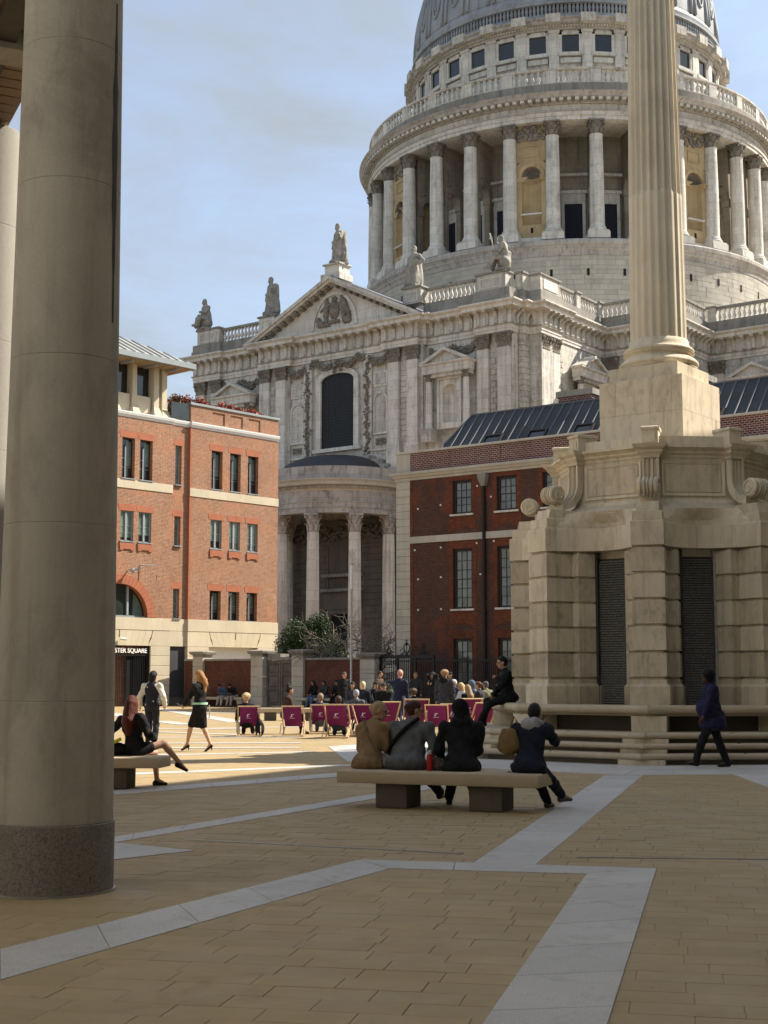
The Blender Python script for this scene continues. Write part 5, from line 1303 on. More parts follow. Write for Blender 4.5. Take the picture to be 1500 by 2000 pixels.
bprof = [(0.15,0),(0.15,0.10),(0.10,0.12),(0.09,0.16),(0.14,0.30),(0.165,0.42),(0.14,0.55),(0.085,0.74),(0.075,0.86),(0.10,0.90),(0.14,0.93),(0.14,1.06)]
blme = MB().lathe(bprof, 8).mesh('baluster', STW, 'all')
def balus(p, q, z=30.95, sp=0.40, rail=True):
    L = math.dist(p, q); n = max(1, int(L/sp)); dx, dy = (q[0]-p[0])/L, (q[1]-p[1])/L
    for i in range(n): s_ = (i+0.5)*L/n; ob('baluster', blme, par, (p[0]+dx*s_, p[1]+dy*s_, z))
    a = math.atan2(dy, dx)
    MB().cbox(0, L, -0.22, 0.22, 32.0, 32.22, 0.03).build('handrail', STD, par, loc=(p[0],p[1],0), rot=(0,0,a))
balus((8.6,0.15),(13.45,0.15)); balus((-13.45,0.15),(-8.6,0.15)); balus((17.3,4.75),(17.3,8.0)); balus((17.3,8.75),(17.3,11.9))
balus((17.65,12.6),(23.2,12.6)); balus((23.7,13.15),(23.7,18.9)); balus((24.75,19.2),(29.5,19.2)); balus((30.3,19.2),(35.5,19.2)); balus((-24,12.6),(-18.2,12.6))
MB().box(-1.0,1.0,-1.6,0.2,34.0,34.55).build('apex_pedestal', ST, par); MB().cbox(-0.75,0.75,-1.35,0.05,34.55,35.3,0.03).build('apex_pedestal', STW, par); MB().cbox(-0.9,0.9,-1.5,0.2,35.3,35.45,0.03).build('apex_pedestal', ST, par)
# --- rounded portico
PO = empty('portico', (0.4,-1.1,0), 0, KA)
pst = MAT['portico']
RP = 5.2
shaft_m = fluted_shaft(0.53, 0.455, 0.55, 10.85, 20, None, 0.09, 5, 5)
shaft_m.m = [0]*len(shaft_m.f); shaft_m.cur = 0
shaft_m.lathe([(0.72,0),(0.72,0.15),(0.70,0.17),(0.74,0.25),(0.66,0.36),(0.66,0.42),(0.60,0.52),(0.54,0.56)], 20)
shaft_m.cur = 1; i0 = len(shaft_m.v); capital(shaft_m, 0.455, 10.85, 1.35, 8)
shm = shaft_m.mesh('portico_column', [STW, MAT['portico']], 30)
for a in (-90,-54,-18,18,54,90):
    x, y = RP*math.sin(R(a)), -RP*math.cos(R(a)); ob('portico_column', shm, PO, (x, y, 1.9), (0,0,R(a)))
def arc_sweep(mb, r, prof_, n=40, a0=-100, a1=100):
    pts_ = [(r*math.sin(R(a0+(a1-a0)*k/n)), -r*math.cos(R(a0+(a1-a0)*k/n))) for k in range(n+1)]; return mb.sweep(pts_, prof_)
def arc_blocks(name, r0, r1, z0, z1, n, mat, parent, a0, a1, seed=0, join=False):
    rr = random.Random(seed); big = MB(); cuts = [a0]
    while cuts[-1] < a1: cuts.append(min(a1, cuts[-1] + (a1-a0)/n*rr.uniform(0.7,1.3)))
    for p, q in zip(cuts[:-1], cuts[1:]):
        g = 0.004/r1*57; k = 4; ring = []
        ss = [p+g+(q-p-2*g)*t/k for t in range(k+1)]
        rings = [[(r0*math.sin(R(s)), -r0*math.cos(R(s)), z0),(r1*math.sin(R(s)), -r1*math.cos(R(s)), z0),(r1*math.sin(R(s)), -r1*math.cos(R(s)), z1),(r0*math.sin(R(s)), -r0*math.cos(R(s)), z1)] for s in ss]
        if join: big.loft(rings)
        else: MB().loft(rings).build(name, mat, parent)
    if join: return big.build(name, mat, parent)
arc_blocks('architrave_block', 4.7, 5.62, 14.12, 14.55, 14, pst, PO, -100, 100, 1); arc_blocks('architrave_block', 4.7, 5.68, 14.555, 14.95, 14, pst, PO, -100, 100, 2)
arc_blocks('frieze_block', 4.7, 5.60, 15.0, 15.85, 14, pst, PO, -100, 100, 3)
mb = MB(); arc_sweep(mb, 5.6, [(-0.5,14.95),(0.14,14.95),(0.14,15.0),(-0.5,15.0)]); arc_sweep(mb, 5.6, [(-0.5,15.85),(0.03,15.85),(0.05,15.95),(0.16,16.0),(0.16,16.2),(0.24,16.24),(0.5,16.28),(0.52,16.5),(0.66,16.66),(0.66,16.74),(-0.5,16.8)]); mb.build('portico_cornice', MAT['quoin'], PO, smooth=20)
dm = MB().box(-0.06,0.06,-0.09,0,0,0.16).mesh('dentil', pst)
for k in range(84):
    a = R(-92+184*k/83); ob('dentil', dm, PO, (5.78*math.sin(a), -5.78*math.cos(a), 16.02), (0,0,a))
arc_blocks('parapet_block', 4.7, 5.75, 16.8, 17.75, 12, pst, PO, -100, 100, 5)
rg_ = []
for j in range(7):
    e = pi/2*j/6; rg_.append([(4.75*math.cos(e)*math.sin(R(a)), -4.75*math.cos(e)*math.cos(R(a)), 17.6+1.75*math.sin(e)) for a in range(-100,101,10)])
MB().loft(rg_, close=False, caps=False).build('half_dome', MAT['lead_dk'], PO, smooth='all')
for i, (a, z) in enumerate(((2.3,19.1),(3.2,18.75),(4.1,18.3),(5.0,17.95))):
    for sx in (-1, 1): MB().box(min(sx*a,sx*(a+1.2)), max(sx*a,sx*(a+1.2)), -0.25, 1.0, 17.2, z).build('stepped_block', pst, PO)
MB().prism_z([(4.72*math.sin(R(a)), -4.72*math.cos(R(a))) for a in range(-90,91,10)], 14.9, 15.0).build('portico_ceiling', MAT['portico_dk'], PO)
MB().prism_z([(6.0*math.sin(R(a)), -6.0*math.cos(R(a))) for a in range(-100,101,10)], 0, 1.9).build('portico_floor', pst, PO)
# wall behind with a door, coursed blocks
door = empty('portico_door', (0,0.82,0), 0, PO)
MB().box(-1.15, 1.15, 0.1, 0.3, 1.9, 6.6).build('door_leaf', MAT['void'], door)
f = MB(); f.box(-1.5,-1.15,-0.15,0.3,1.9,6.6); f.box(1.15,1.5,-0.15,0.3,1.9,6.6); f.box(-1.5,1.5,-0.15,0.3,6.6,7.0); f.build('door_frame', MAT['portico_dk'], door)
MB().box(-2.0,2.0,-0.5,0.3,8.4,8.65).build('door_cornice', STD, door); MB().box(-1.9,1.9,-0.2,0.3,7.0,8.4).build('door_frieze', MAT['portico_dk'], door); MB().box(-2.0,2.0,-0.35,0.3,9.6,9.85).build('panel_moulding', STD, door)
def coursed(parent, x0, x1, z0, z1, y, hh, ww, mat, seed):
    rr = random.Random(seed); z = z0; k = 0
    while z < z1 - 0.05:
        h = min(hh, z1-z); x = x0 - (ww*0.5 if k % 2 else 0)
        while x < x1 - 0.02:
            a, b = max(x, x0), min(x+ww, x1)
            if b-a > 0.08: MB().cbox(a+0.006, b-0.006, y - rr.uniform(0,0.02), y+0.35, z+0.006, z+h-0.006, 0.02).build('ashlar_block', mat, parent)
            x += ww
        z += h; k += 1
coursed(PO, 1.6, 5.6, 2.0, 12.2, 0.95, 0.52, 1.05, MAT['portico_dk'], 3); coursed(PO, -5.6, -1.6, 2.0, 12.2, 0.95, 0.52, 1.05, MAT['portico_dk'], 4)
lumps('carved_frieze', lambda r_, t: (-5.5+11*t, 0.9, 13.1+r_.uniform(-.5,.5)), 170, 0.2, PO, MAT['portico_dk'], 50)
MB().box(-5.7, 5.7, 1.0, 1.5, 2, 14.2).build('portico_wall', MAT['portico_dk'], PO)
# ================================================================ drum and dome
DC = (-0.22, 38.84, 0); DOFF = 19.9
DR = empty('dome_drum', DC, 0, KA); DR.scale = (0.985, 0.985, 1)
DS, DV = MAT['portland_w'], MAT['portland']
FRONT = 29
def ring_blocks(name, r0, r1, z0, z1, nd, mat, seed, a0=-85, a1=145): return arc_blocks(name, r0, r1, z0, z1, nd, mat, DR, a0, a1, seed, join=True)
MB().lathe([(21.3,28),(21.3,41.0),(20.0,41.0)], 96).build('podium_core', MAT['portland_dk'], DR, smooth=30)
pb = MB(); z = 30.0; k = 0; rr = random.Random(4)
podm = stone('podium_ashlar', (0.47,0.43,0.355), 0.14, 0.6, soot=0.3, streak=0.3, fine=12, island=0.3, sootc=(0.20,0.18,0.15), bump=0.25)
while z < 39.6:
    h = rr.choice((0.40,0.46,0.52)); a = -85.0
    while a < 145:
        da = rr.uniform(1.6,3.6); q = min(a+da, 145)
        g = 0.02; pr_ = 21.5 + rr.uniform(-0.012,0.012)
        rings = [[(21.2*math.sin(R(s)), -21.2*math.cos(R(s)), z+0.008),(pr_*math.sin(R(s)), -pr_*math.cos(R(s)), z+0.008),(pr_*math.sin(R(s)), -pr_*math.cos(R(s)), z+h-0.008),(21.2*math.sin(R(s)), -21.2*math.cos(R(s)), z+h-0.008)] for s in (a+g, (a+q)/2, q-g)]
        pb.loft(rings); a = q
    z += h
kind(pb.build('podium_blocks', podm, DR), 'stuff')
MB().lathe([(21.2,39.55),(21.55,39.6),(21.6,40.0),(21.75,40.15),(21.75,40.3),(22.0,40.6),(22.02,40.9),(21.9,41.05),(16,41.1)], 128, a0=0).build('podium_cornice', MAT['portico'], DR, smooth=25)
for k in range(26):
    a = R(-83 + k*9.0); MB().box(-0.12, 0.12, -21.54, -21.45, 37.7, 38.35).build('slit_window', MAT['void'], DR, rot=(0,0,a))
# columns
cprof_ = [(0.98,0.0),(0.98,0.75)]
colm = MB(); colm.box(-1.02,1.02,-1.02,1.02,0,0.62); colm.box(-0.94,0.94,-0.94,0.94,0.62,0.78)
colm.lathe([(0.92,0.78),(0.95,0.9),(0.90,1.0),(0.80,1.06),(0.82,1.14),(0.78,1.24),(0.72,1.3)], 24)
colm.lathe([(0.70,1.3),(0.685,1.45),(0.68,4.0),(0.66,6.5),(0.60,9.9),(0.64,9.95),(0.64,10.02),(0.6,10.05)], 24)
colm.cur = 1; capital(colm, 0.60, 10.08, 1.28, 8)
cme_ = colm.mesh('peristyle_column', [DS, CV], 30)
seam = MB()
for k in range(32):
    a = DOFF + 5.625 + 11.25*k
    d = (a - FRONT + 180) % 360 - 180
    if abs(d) > 104: continue
    ob('peristyle_column', cme_, DR, (20.75*math.sin(R(a)), -20.75*math.cos(R(a)), 41.15), (0,0,R(a)))
# radial walls with arches behind each column
rw = MB(); t_ = 0.28
def rwp(poly):     # poly in (radius, z)
    n = len(poly); vs = [(-t_, -r_, z) for r_, z in poly] + [(t_, -r_, z) for r_, z in poly]
    rw.add(vs, [tuple(range(n)), tuple(range(2*n-1, n-1, -1))] + [((i+1) % n, i, i+n, (i+1) % n + n) for i in range(n)])
rwp([(16.9,41.1),(17.6,41.1),(17.6,47.3),(16.9,47.3)]); rwp([(19.3,41.1),(19.95,41.1),(19.95,47.3),(19.3,47.3)])
for k in range(10):
    t0, t1 = pi*k/10, pi*(k+1)/10; c_ = 18.45; ra = 0.85
    rwp([(c_-ra*math.cos(t0), 47.3+ra*math.sin(t0)), (c_-1.55*math.cos(t0), 47.3+max(0,1.6*math.sin(t0))), (c_-1.55*math.cos(t1), 47.3+max(0,1.6*math.sin(t1))), (c_-ra*math.cos(t1), 47.3+ra*math.sin(t1))])
rwp([(16.9,47.3),(17.0,47.3),(17.2,48.2),(17.9,48.85),(18.45,48.9),(19.1,48.85),(19.75,48.2),(19.95,47.3),(19.95,52.6),(16.9,52.6)])
for k in range(14):
    t0, t1 = 2*pi*k/14, 2*pi*(k+1)/14; c_ = 18.45
    for sx in (-1, 1):
        vs = [(sx*(t_+0.05), -(c_+0.62*math.cos(t)), 50.6+0.62*math.sin(t)) for t in (t0,t1)] + [(sx*(t_+0.05), -(c_+0.45*math.cos(t)), 50.6+0.45*math.sin(t)) for t in (t1,t0)]
        rw.add(vs, [(0,1,2,3)])
rw.box(-t_-0.1, t_+0.1, -17.72, -16.9, 46.6, 47.2); rw.box(-t_-0.1, t_+0.1, -20.0, -19.2, 46.6, 47.2)
rwm = rw.mesh('radial_arch_wall', MAT['drum_in'])
iw = MB()
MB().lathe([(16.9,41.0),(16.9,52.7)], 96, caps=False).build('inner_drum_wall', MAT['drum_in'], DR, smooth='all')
dme = MB().box(-0.85,0.85,-16.98,-16.6,41.1,45.9).mesh('doorway', MAT['navy_screen'])
dfr = MB(); dfr.box(-1.15,-0.85,-17.1,-16.8,41.1,45.9); dfr.box(0.85,1.15,-17.1,-16.8,41.1,45.9); dfr.box(-1.15,1.15,-17.1,-16.8,45.9,46.9); dfr.box(-1.4,1.4,-17.2,-16.8,46.9,47.2)
stm = MB().box(-1.4,1.4,-17.25,-16.8,48.6,48.85).mesh('string_course', DS)
dfm = dfr.mesh('doorcase', DS)
for k in range(32):
    ac = DOFF + 11.25*k; d = (ac - FRONT + 180) % 360 - 180
    if abs(d) > 92: continue
    if k % 4:
        ob('doorway', dme, DR, rot=(0,0,R(ac))); ob('doorcase', dfm, DR, rot=(0,0,R(ac))); ob('string_course', stm, DR, rot=(0,0,R(ac)))
    ar = ac + 5.625
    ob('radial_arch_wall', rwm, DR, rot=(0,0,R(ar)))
# filled bays with niches
ocm = MAT['ochre']
def niche_bay(ac):
    N_ = empty('niche_bay', (0,0,0), R(ac), DR); Y = -20.55; w2 = 1.40; nw = 0.92; z0, zs_, z1 = 43.0, 47.6, 52.55
    p = MB(); arc = [(nw*math.cos(pi*k/14), zs_+nw*math.sin(pi*k/14)) for k in range(15)]; ztop = 49.0
    def tox(t):
        c, s_ = math.cos(t), math.sin(t); m = min(w2/abs(c) if abs(c) > 1e-6 else 99, (ztop-zs_)/s_ if s_ > 1e-6 else 99); return (c*m, zs_+s_*m)
    rc_ = [tox(pi*k/14) for k in range(15)]
    for k in range(14): p.add([(arc[k][0],Y,arc[k][1]),(rc_[k][0],Y,rc_[k][1]),(rc_[k+1][0],Y,rc_[k+1][1]),(arc[k+1][0],Y,arc[k+1][1])], [(0,1,2,3)])
    for sx in (-1, 1): p.add([(sx*nw,Y,z0),(sx*w2,Y,z0),(sx*w2,Y,zs_),(sx*nw,Y,zs_)], [(0,1,2,3)])
    p.box(-w2,w2,Y,Y+0.5,41.7,z0); p.box(-w2,w2,Y,Y+0.5,ztop,z1)
    for sx in (-1, 1): p.box(sx*w2-0.05, sx*w2+0.05, Y, Y+2.5, 41.7, z1)
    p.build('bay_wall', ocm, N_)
    q = MB(); cur = [[(nw*math.cos(a), Y+0.8*math.sin(a), z) for a in [pi*k/12 for k in range(13)]] for z in (z0, zs_)]
    q.loft(cur, close=False, caps=False); q.build('niche_recess', ocm, N_, smooth='all')
    hd = MB(); rg_ = []
    for j in range(7):
        e = pi/2*j/6; rg_.append([(nw*math.cos(a)*math.cos(e)*(1-0.05*(k % 2)), Y+0.8*math.sin(a)*math.cos(e)*(1-0.22*(k % 2)), zs_+nw*math.sin(e)) for k, a in enumerate([pi*k/22 for k in range(23)])])
    hd.loft(rg_, close=False, caps=False); hd.build('shell_hood', MAT['carved'], N_)
    fr_ = MB()
    for k in range(16):
        t0, t1 = pi*k/16, pi*(k+1)/16
        fr_.prism_y([(0.95*math.cos(t0),zs_+0.95*math.sin(t0)),(1.25*math.cos(t0),zs_+1.25*math.sin(t0)),(1.25*math.cos(t1),zs_+1.25*math.sin(t1)),(0.95*math.cos(t1),zs_+0.95*math.sin(t1))], Y-0.12, Y+0.02)
    fr_.build('arch_moulding', ocm, N_)
    im = MB(); im.sweep([(-w2,Y),(-nw,Y)] + [(-nw*math.cos(a), Y+0.8*math.sin(a)) for a in [pi*k/12 for k in range(13)]] + [(nw,Y),(w2,Y)], [(0.0,zs_-0.5),(0.08,zs_-0.45),(0.1,zs_-0.25),(0.16,zs_-0.1),(0.16,zs_-0.02),(0,zs_)]); im.build('impost', ocm, N_)
    for a, b, c, d in ((-0.75,0.75,49.5,49.6),(-0.75,0.75,50.5,50.6),(-0.75,-0.65,49.6,50.5),(0.65,0.75,49.6,50.5)): MB().box(a,b,Y-0.08,Y,c,d).build('panel_moulding', ocm, N_)
    lumps('carved_relief', lambda r_, t: (r_.uniform(-1.2,1.2), Y-0.05, 51.7+r_.uniform(-.65,.65)), 60, 0.19, N_, CV, int(ac))
    MB().cbox(-1.0,1.0,Y-0.22,Y+0.1,43.9,44.05,0.02).build('ledge', DS, N_); MB().box(-w2,w2,Y-0.18,Y+0.5,41.15,41.72).build('bay_plinth', DS, N_)
    MB().cbox(-0.12,0.12,Y-0.03,Y+0.02,42.2,42.7,0.01).build('slit', MAT['void'], N_)
for k in range(8):
    ac = DOFF + 45*k; d = (ac - FRONT + 180) % 360 - 180
    if abs(d) < 95: niche_bay(ac)
# entablature: three rings of separate blocks, cornice and modillions
ring_blocks('architrave_blocks', 16.9, 21.32, 52.52, 52.9, 72, DS, 11); ring_blocks('architrave_blocks', 18.5, 21.42, 52.905, 53.28, 72, DS, 12); ring_blocks('frieze_blocks', 18.5, 21.28, 53.32, 53.98, 60, DV, 13)
mbq = MB(); mbq.lathe([(21.0,53.28),(21.52,53.28),(21.52,53.33),(21.0,53.33)], 128, caps=False); mbq.lathe([(21.0,53.98),(21.35,54.0),(21.42,54.08),(21.45,54.4),(22.15,54.42),(22.2,54.62),(22.42,54.8),(22.42,54.9),(21.0,55.1)], 128, caps=False); mbq.build('drum_cornice', MAT['portico'], DR, smooth=25)
mome = MB().box(-0.19,0.19,-0.62,0,0,0.29).mesh('modillion', DS)
for k in range(106):
    a = FRONT - 100 + 200*k/105; ob('modillion', mome, DR, (21.45*math.sin(R(a)), -21.45*math.cos(R(a)), 54.12), (0,0,R(a)))
arc_blocks('gallery_plinth', 20.6, 21.35, 55.05, 56.05, 64, STD, DR, -85, 145, 16, join=True)
mq = MB(); mq.lathe([(20.85,57.32),(21.3,57.32),(21.36,57.4),(21.36,57.55),(20.8,57.6)], 128, caps=False); mq.lathe([(20.9,56.05),(21.3,56.05),(21.3,56.14),(20.9,56.14)], 128, caps=False); mq.build('gallery_rail', ST, DR, smooth=25)
gb = empty('stone_gallery', DC, 0, KA); gb.scale = (0.985, 0.985, 1)
gme = MB().lathe([(r_*1.25, z*1.13) for r_, z in bprof], 7).mesh('gallery_baluster', DS, 'all'); gpm = MB().cbox(-0.5,0.5,-21.32,-20.85,56.0,57.33,0.02).mesh('gallery_pedestal', DS)
for k in range(32):
    ap_ = DOFF + 5.625 + 11.25*k; d = (ap_ - FRONT + 180) % 360 - 180
    if abs(d) > 100: continue
    ob('gallery_pedestal', gpm, gb, rot=(0,0,R(ap_)))
    for q in range(6): a = ap_ + 11.25*(q+1.0)/7.0; ob('gallery_baluster', gme, gb, (21.08*math.sin(R(a)), -21.08*math.cos(R(a)), 56.13))
# attic
at = empty('attic_storey', (DC[0], DC[1], 0.85), 0, KA); at.scale = (0.935, 0.935, 1)
MB().lathe([(20.9,55.0),(17.0,55.1),(17.0,62.9)], 96, caps=False).build('attic_wall', DV, at, smooth=30)
wf = MB(); q = 0.88; zc0, zc1 = 60.35, 62.15
wf.box(-q-0.3,-q,-17.28,-16.9,zc0-0.2,zc1+0.3); wf.box(q,q+0.3,-17.28,-16.9,zc0-0.2,zc1+0.3); wf.box(-q-0.3,q+0.3,-17.28,-16.9,zc1,zc1+0.3); wf.box(-q-0.45,q+0.45,-17.4,-16.9,zc0-0.35,zc0); wf.box(-1.05,1.05,-17.2,-16.9,zc0-1.0,zc0-0.5); wf.box(-0.75,0.75,-17.2,-16.9,zc1+0.3,zc1+0.45)
wfm = wf.mesh('attic_window_frame', DS); wpm = MB().box(-q,q,-17.06,-16.8,zc0,zc1).mesh('attic_window_pane', MAT['glass_dk']); apm = MB().box(-0.52,0.52,-17.38,-16.9,56,62.6).box(-0.6,0.6,-17.45,-16.9,62.3,62.6).mesh('attic_pilaster', DS)
for k in range(32):
    aw = DOFF + 11.25*k; d = (aw - FRONT + 180) % 360 - 180
    if abs(d) > 95: continue
    fo = ob('attic_window_frame', wfm, at, rot=(0,0,R(aw))); ob('attic_window_pane', wpm, fo); ob('attic_pilaster', apm, at, rot=(0,0,R(aw+5.625)))
mq = MB(); mq.lathe([(17.0,62.6),(17.4,62.62),(17.45,62.85),(17.6,62.95),(18.0,63.1),(18.05,63.35),(18.25,63.5),(18.25,63.62),(17.2,63.8)], 128, caps=False); mq.build('attic_cornice', MAT['portico'], at, smooth=25)
dtm = MB().box(-0.09,0.09,-17.68,-17.3,62.86,63.04).mesh('attic_dentil', DS)
for k in range(200): a = FRONT - 100 + 200*k/199; ob('attic_dentil', dtm, at, rot=(0,0,R(a)))
for k in range(32):
    a = DOFF+5.625+11.25*k; d = (a - FRONT + 180) % 360 - 180
    if abs(d) < 100: MB().box(-0.75,0.75,-18.45,-17.2,63.0,63.85).build('cornice_break', ST, at, rot=(0,0,R(a)))
dz_ = MB(); dz_.lathe([(17.6,63.7),(17.55,63.9),(17.55,64.2),(17.1,64.25)], 96, caps=False); dz_.lathe([(17.3,65.2),(17.62,65.25),(17.62,65.45),(17.45,65.55),(17.5,65.9),(17.28,66.3),(17.0,66.8)], 96, caps=False); dz_.build('dome_base_ring', MAT['lead_dome'], at, smooth=25)
MB().lathe([(16.8,64),(16.8,65.4)], 96, caps=False).build('dome_base_recess', STD, at, smooth='all')
pom = MB().lathe([(0.16,0),(0.12,0.3),(0.17,0.55),(0.11,0.98)], 6).mesh('dome_base_post', MAT['lead_dome'])
for k in range(150): a = FRONT - 100 + 200*k/149; ob('dome_base_post', pom, at, (17.3*math.sin(R(a)), -17.3*math.cos(R(a)), 64.23))
dome = empty('dome', (DC[0], DC[1], 0.85), 0, KA); dome.scale = (0.975, 0.975, 1)
dprof = [(16.5*math.cos(t), 66.5+18.2*math.sin(t)) for t in [pi/2*k/20*0.93 for k in range(21)]]
MB().lathe(dprof, 96, caps=False).build('dome_shell', MAT['lead_dome'], dome, smooth='all')
ribm = MB()
for off in (-0.35, 0.35): ribm.tube([(off*(r_/16.5), -r_-0.05, z) for r_, z in dprof], 0.20, 6)
ribm.tube([(0.95*math.cos(t)*0.9, -(16.5*math.cos((0.42+0.30*math.sin(t))*0.55)) - 0.06, 66.5+18.2*math.sin((0.42+0.30*math.sin(t))*0.55)) for t in [2*pi*k/20 for k in range(21)]], 0.10, 5) if False else None
ribme = ribm.mesh('dome_rib', MAT['lead_dome'], 'all')
lob = MB()
for rad, thick in ((1.0, 0.16), (0.62, 0.10)):
    P_ = []
    for k in range(25):
        t = 2*pi*k/24; u = math.cos(t)*rad*0.72; e = 0.20 + 0.125*rad*math.sin(t); P_.append((u, -16.5*math.cos(e)-0.04, 66.5+18.2*math.sin(e)))
    lob.tube(P_, thick, 5)
lobme = lob.mesh('dome_lobe', MAT['lead_dome'], 'all')
for k in range(32):
    a = DOFF + 5.625 + 11.25*k; d = (a - FRONT + 180) % 360 - 180
    if abs(d) > 100: continue
    ob('dome_rib', ribme, dome, rot=(0,0,R(a))); ob('dome_lobe', lobme, dome, rot=(0,0,R(a+5.625)))
MB().lathe([(5.5,83.3),(5.5,85.5),(4.0,86),(3.2,88),(3.2,95),(3.8,95.5),(2.5,98),(1.2,101),(0.4,104)], 24).build('lantern', ST, dome, smooth=30)
# ================================================================ organic bodies (smooth union of limbs, polygonised)
def sdf_mesh(prims, res, name, mat, k=0.03, wob=None, extra=None):
    lo = np.full(3, 1e9); hi = -lo
    for p in prims:
        if p[0] == 'c': pts_ = np.array([p[1], p[2]]); r_ = max(p[3], p[4])
        else: pts_ = np.array([p[1]]); r_ = max(p[2])
        lo = np.minimum(lo, pts_.min(0)-r_); hi = np.maximum(hi, pts_.max(0)+r_)
    lo -= 3*res + k; hi += 3*res + k
    n = np.ceil((hi-lo)/res).astype(int)+1
    F = np.full(n, 1e3, dtype=np.float32)
    ax = [lo[i] + res*np.arange(n[i]) for i in range(3)]
    for p in prims:
        if p[0] == 'c': a, b = np.array(p[1], float), np.array(p[2], float); r_ = max(p[3], p[4]); l0 = np.minimum(a,b)-r_; h0 = np.maximum(a,b)+r_
        else: a = np.array(p[1], float); r_ = max(p[2]); l0 = a-r_; h0 = a+r_
        m = k*1.2 + 2.5*res
        i0 = np.clip(np.floor((l0-m-lo)/res).astype(int), 0, n-1); i1 = np.clip(np.ceil((h0+m-lo)/res).astype(int)+1, 1, n)
        sl = tuple(slice(i0[q], i1[q]) for q in range(3))
        X, Y, Z = np.meshgrid(ax[0][sl[0]], ax[1][sl[1]], ax[2][sl[2]], indexing='ij')
        if p[0] == 'c':
            d = b-a; L2 = max(1e-9, d.dot(d)); t = np.clip(((X-a[0])*d[0]+(Y-a[1])*d[1]+(Z-a[2])*d[2])/L2, 0, 1)
            D = np.sqrt((X-a[0]-t*d[0])**2+(Y-a[1]-t*d[1])**2+(Z-a[2]-t*d[2])**2) - (p[3]+(p[4]-p[3])*t)
        else:
            Rm = np.array(p[3]) if len(p) > 3 and p[3] is not None else np.eye(3)
            V = np.stack([X-a[0], Y-a[1], Z-a[2]], -1) @ Rm      # into local axes
            rad = np.array(p[2], float); k0 = np.sqrt(((V/rad)**2).sum(-1)); k1 = np.sqrt(((V/rad**2)**2).sum(-1))+1e-9
            D = k0*(k0-1)/k1
        cur = F[sl]; hh = np.clip(0.5+0.5*(cur-D)/k, 0, 1)
        F[sl] = np.where(cur > 100, D, D*hh + cur*(1-hh) - k*hh*(1-hh))
    if wob: 
        X, Y, Z = np.meshgrid(*ax, indexing='ij'); F = F + wob(X, Y, Z)
    ins = F < 0
    # surface nets
    c = np.zeros(tuple(n-1), dtype=np.int8)
    for dx in (0,1):
        for dy in (0,1):
            for dz in (0,1): c += ins[dx:n[0]-1+dx, dy:n[1]-1+dy, dz:n[2]-1+dz]
    act = (c > 0) & (c < 8); idx = -np.ones(act.shape, dtype=np.int64); ids = np.argwhere(act); idx[act] = np.arange(len(ids))
    P = np.zeros((len(ids),3)); C_ = np.zeros(len(ids))
    cor = [(0,0,0),(1,0,0),(0,1,0),(1,1,0),(0,0,1),(1,0,1),(0,1,1),(1,1,1)]
    for e0, e1 in ((0,1),(2,3),(4,5),(6,7),(0,2),(1,3),(4,6),(5,7),(0,4),(1,5),(2,6),(3,7)):
        A_, B_ = np.array(cor[e0]), np.array(cor[e1]); ia, ib = ids+A_, ids+B_
        fa, fb = F[ia[:,0],ia[:,1],ia[:,2]], F[ib[:,0],ib[:,1],ib[:,2]]; m = (fa < 0) != (fb < 0)
        t = np.where(m, fa/(fa-fb+1e-12), 0)[:,None]
        P += np.where(m[:,None], A_ + (B_-A_)*t, 0); C_ += m
    P = (ids + P/np.maximum(C_,1)[:,None])*res + lo
    faces = []
    for axis in range(3):
        s0 = [slice(0,n[q]-1) if q == axis else slice(1,n[q]-1) for q in range(3)]; s1 = [slice(1,n[q]) if q == axis else slice(1,n[q]-1) for q in range(3)]
        a_, b_ = ins[tuple(s0)], ins[tuple(s1)]; ch = np.argwhere(a_ != b_)
        if not len(ch): continue
        base = ch + np.array([0 if q == axis else 1 for q in range(3)]); u, v = [(1,2),(2,0),(0,1)][axis]
        def cell(du, dv):
            q = base.copy(); q[:,u] -= du; q[:,v] -= dv; return idx[q[:,0],q[:,1],q[:,2]]
        q = np.stack([cell(1,1), cell(0,1), cell(0,0), cell(1,0)], 1)
        flip = ~a_[ch[:,0],ch[:,1],ch[:,2]]; q[flip] = q[flip][:, ::-1]; faces.append(q)
    faces = np.concatenate(faces); faces = faces[(faces >= 0).all(1)]
    me = bpy.data.meshes.new(name)
    vs = P.tolist(); fs = faces.tolist()
    if extra:
        o_ = len(vs); vs += [tuple(v) for v in extra.v]; fs += [tuple(i+o_ for i in f) for f in extra.f]
    me.from_pydata(vs, [], fs); me.polygons.foreach_set('use_smooth', [True]*len(me.polygons)); me.materials.append(mat); me.update()
    return me
cloth_cache = {}
def cloth(c, rough=0.85, bump=0.35):
    key = (c, rough)
    if key not in cloth_cache:
        k = NT('cloth_%d_%d_%d' % tuple(int(x*255) for x in c)); g = k.geo()
        n = k.noise(k.vec(g, (1,1,0.6)), 9, 4, 0.6, 0.6); k.bump(n, bump*1.6, 0.04)
        if rough == 0.5 and bump > 0.5:
            n = k.noise(k.vec(g, (70,70,9)), 1.0, 4, 0.6, 0.4); k.bump(n, 0.9, 0.02)
        cc = k.ramp(n, [(0.3, tuple(x*0.75 for x in c)), (0.7, tuple(min(1, x*1.2) for x in c))])
        cloth_cache[key] = k.done(cc, rough, spec=0.2)
    return cloth_cache[key]
def skin_mat(c):
    key = ('s', c)
    if key not in cloth_cache:
        k = NT('skin_%d' % int(c[0]*255)); n = k.noise(k.geo(), 30, 3); cloth_cache[key] = k.done(k.ramp(n, [(0.3, tuple(x*0.85 for x in c)), (0.7, c)]), 0.55, spec=0.35)
    return cloth_cache[key]
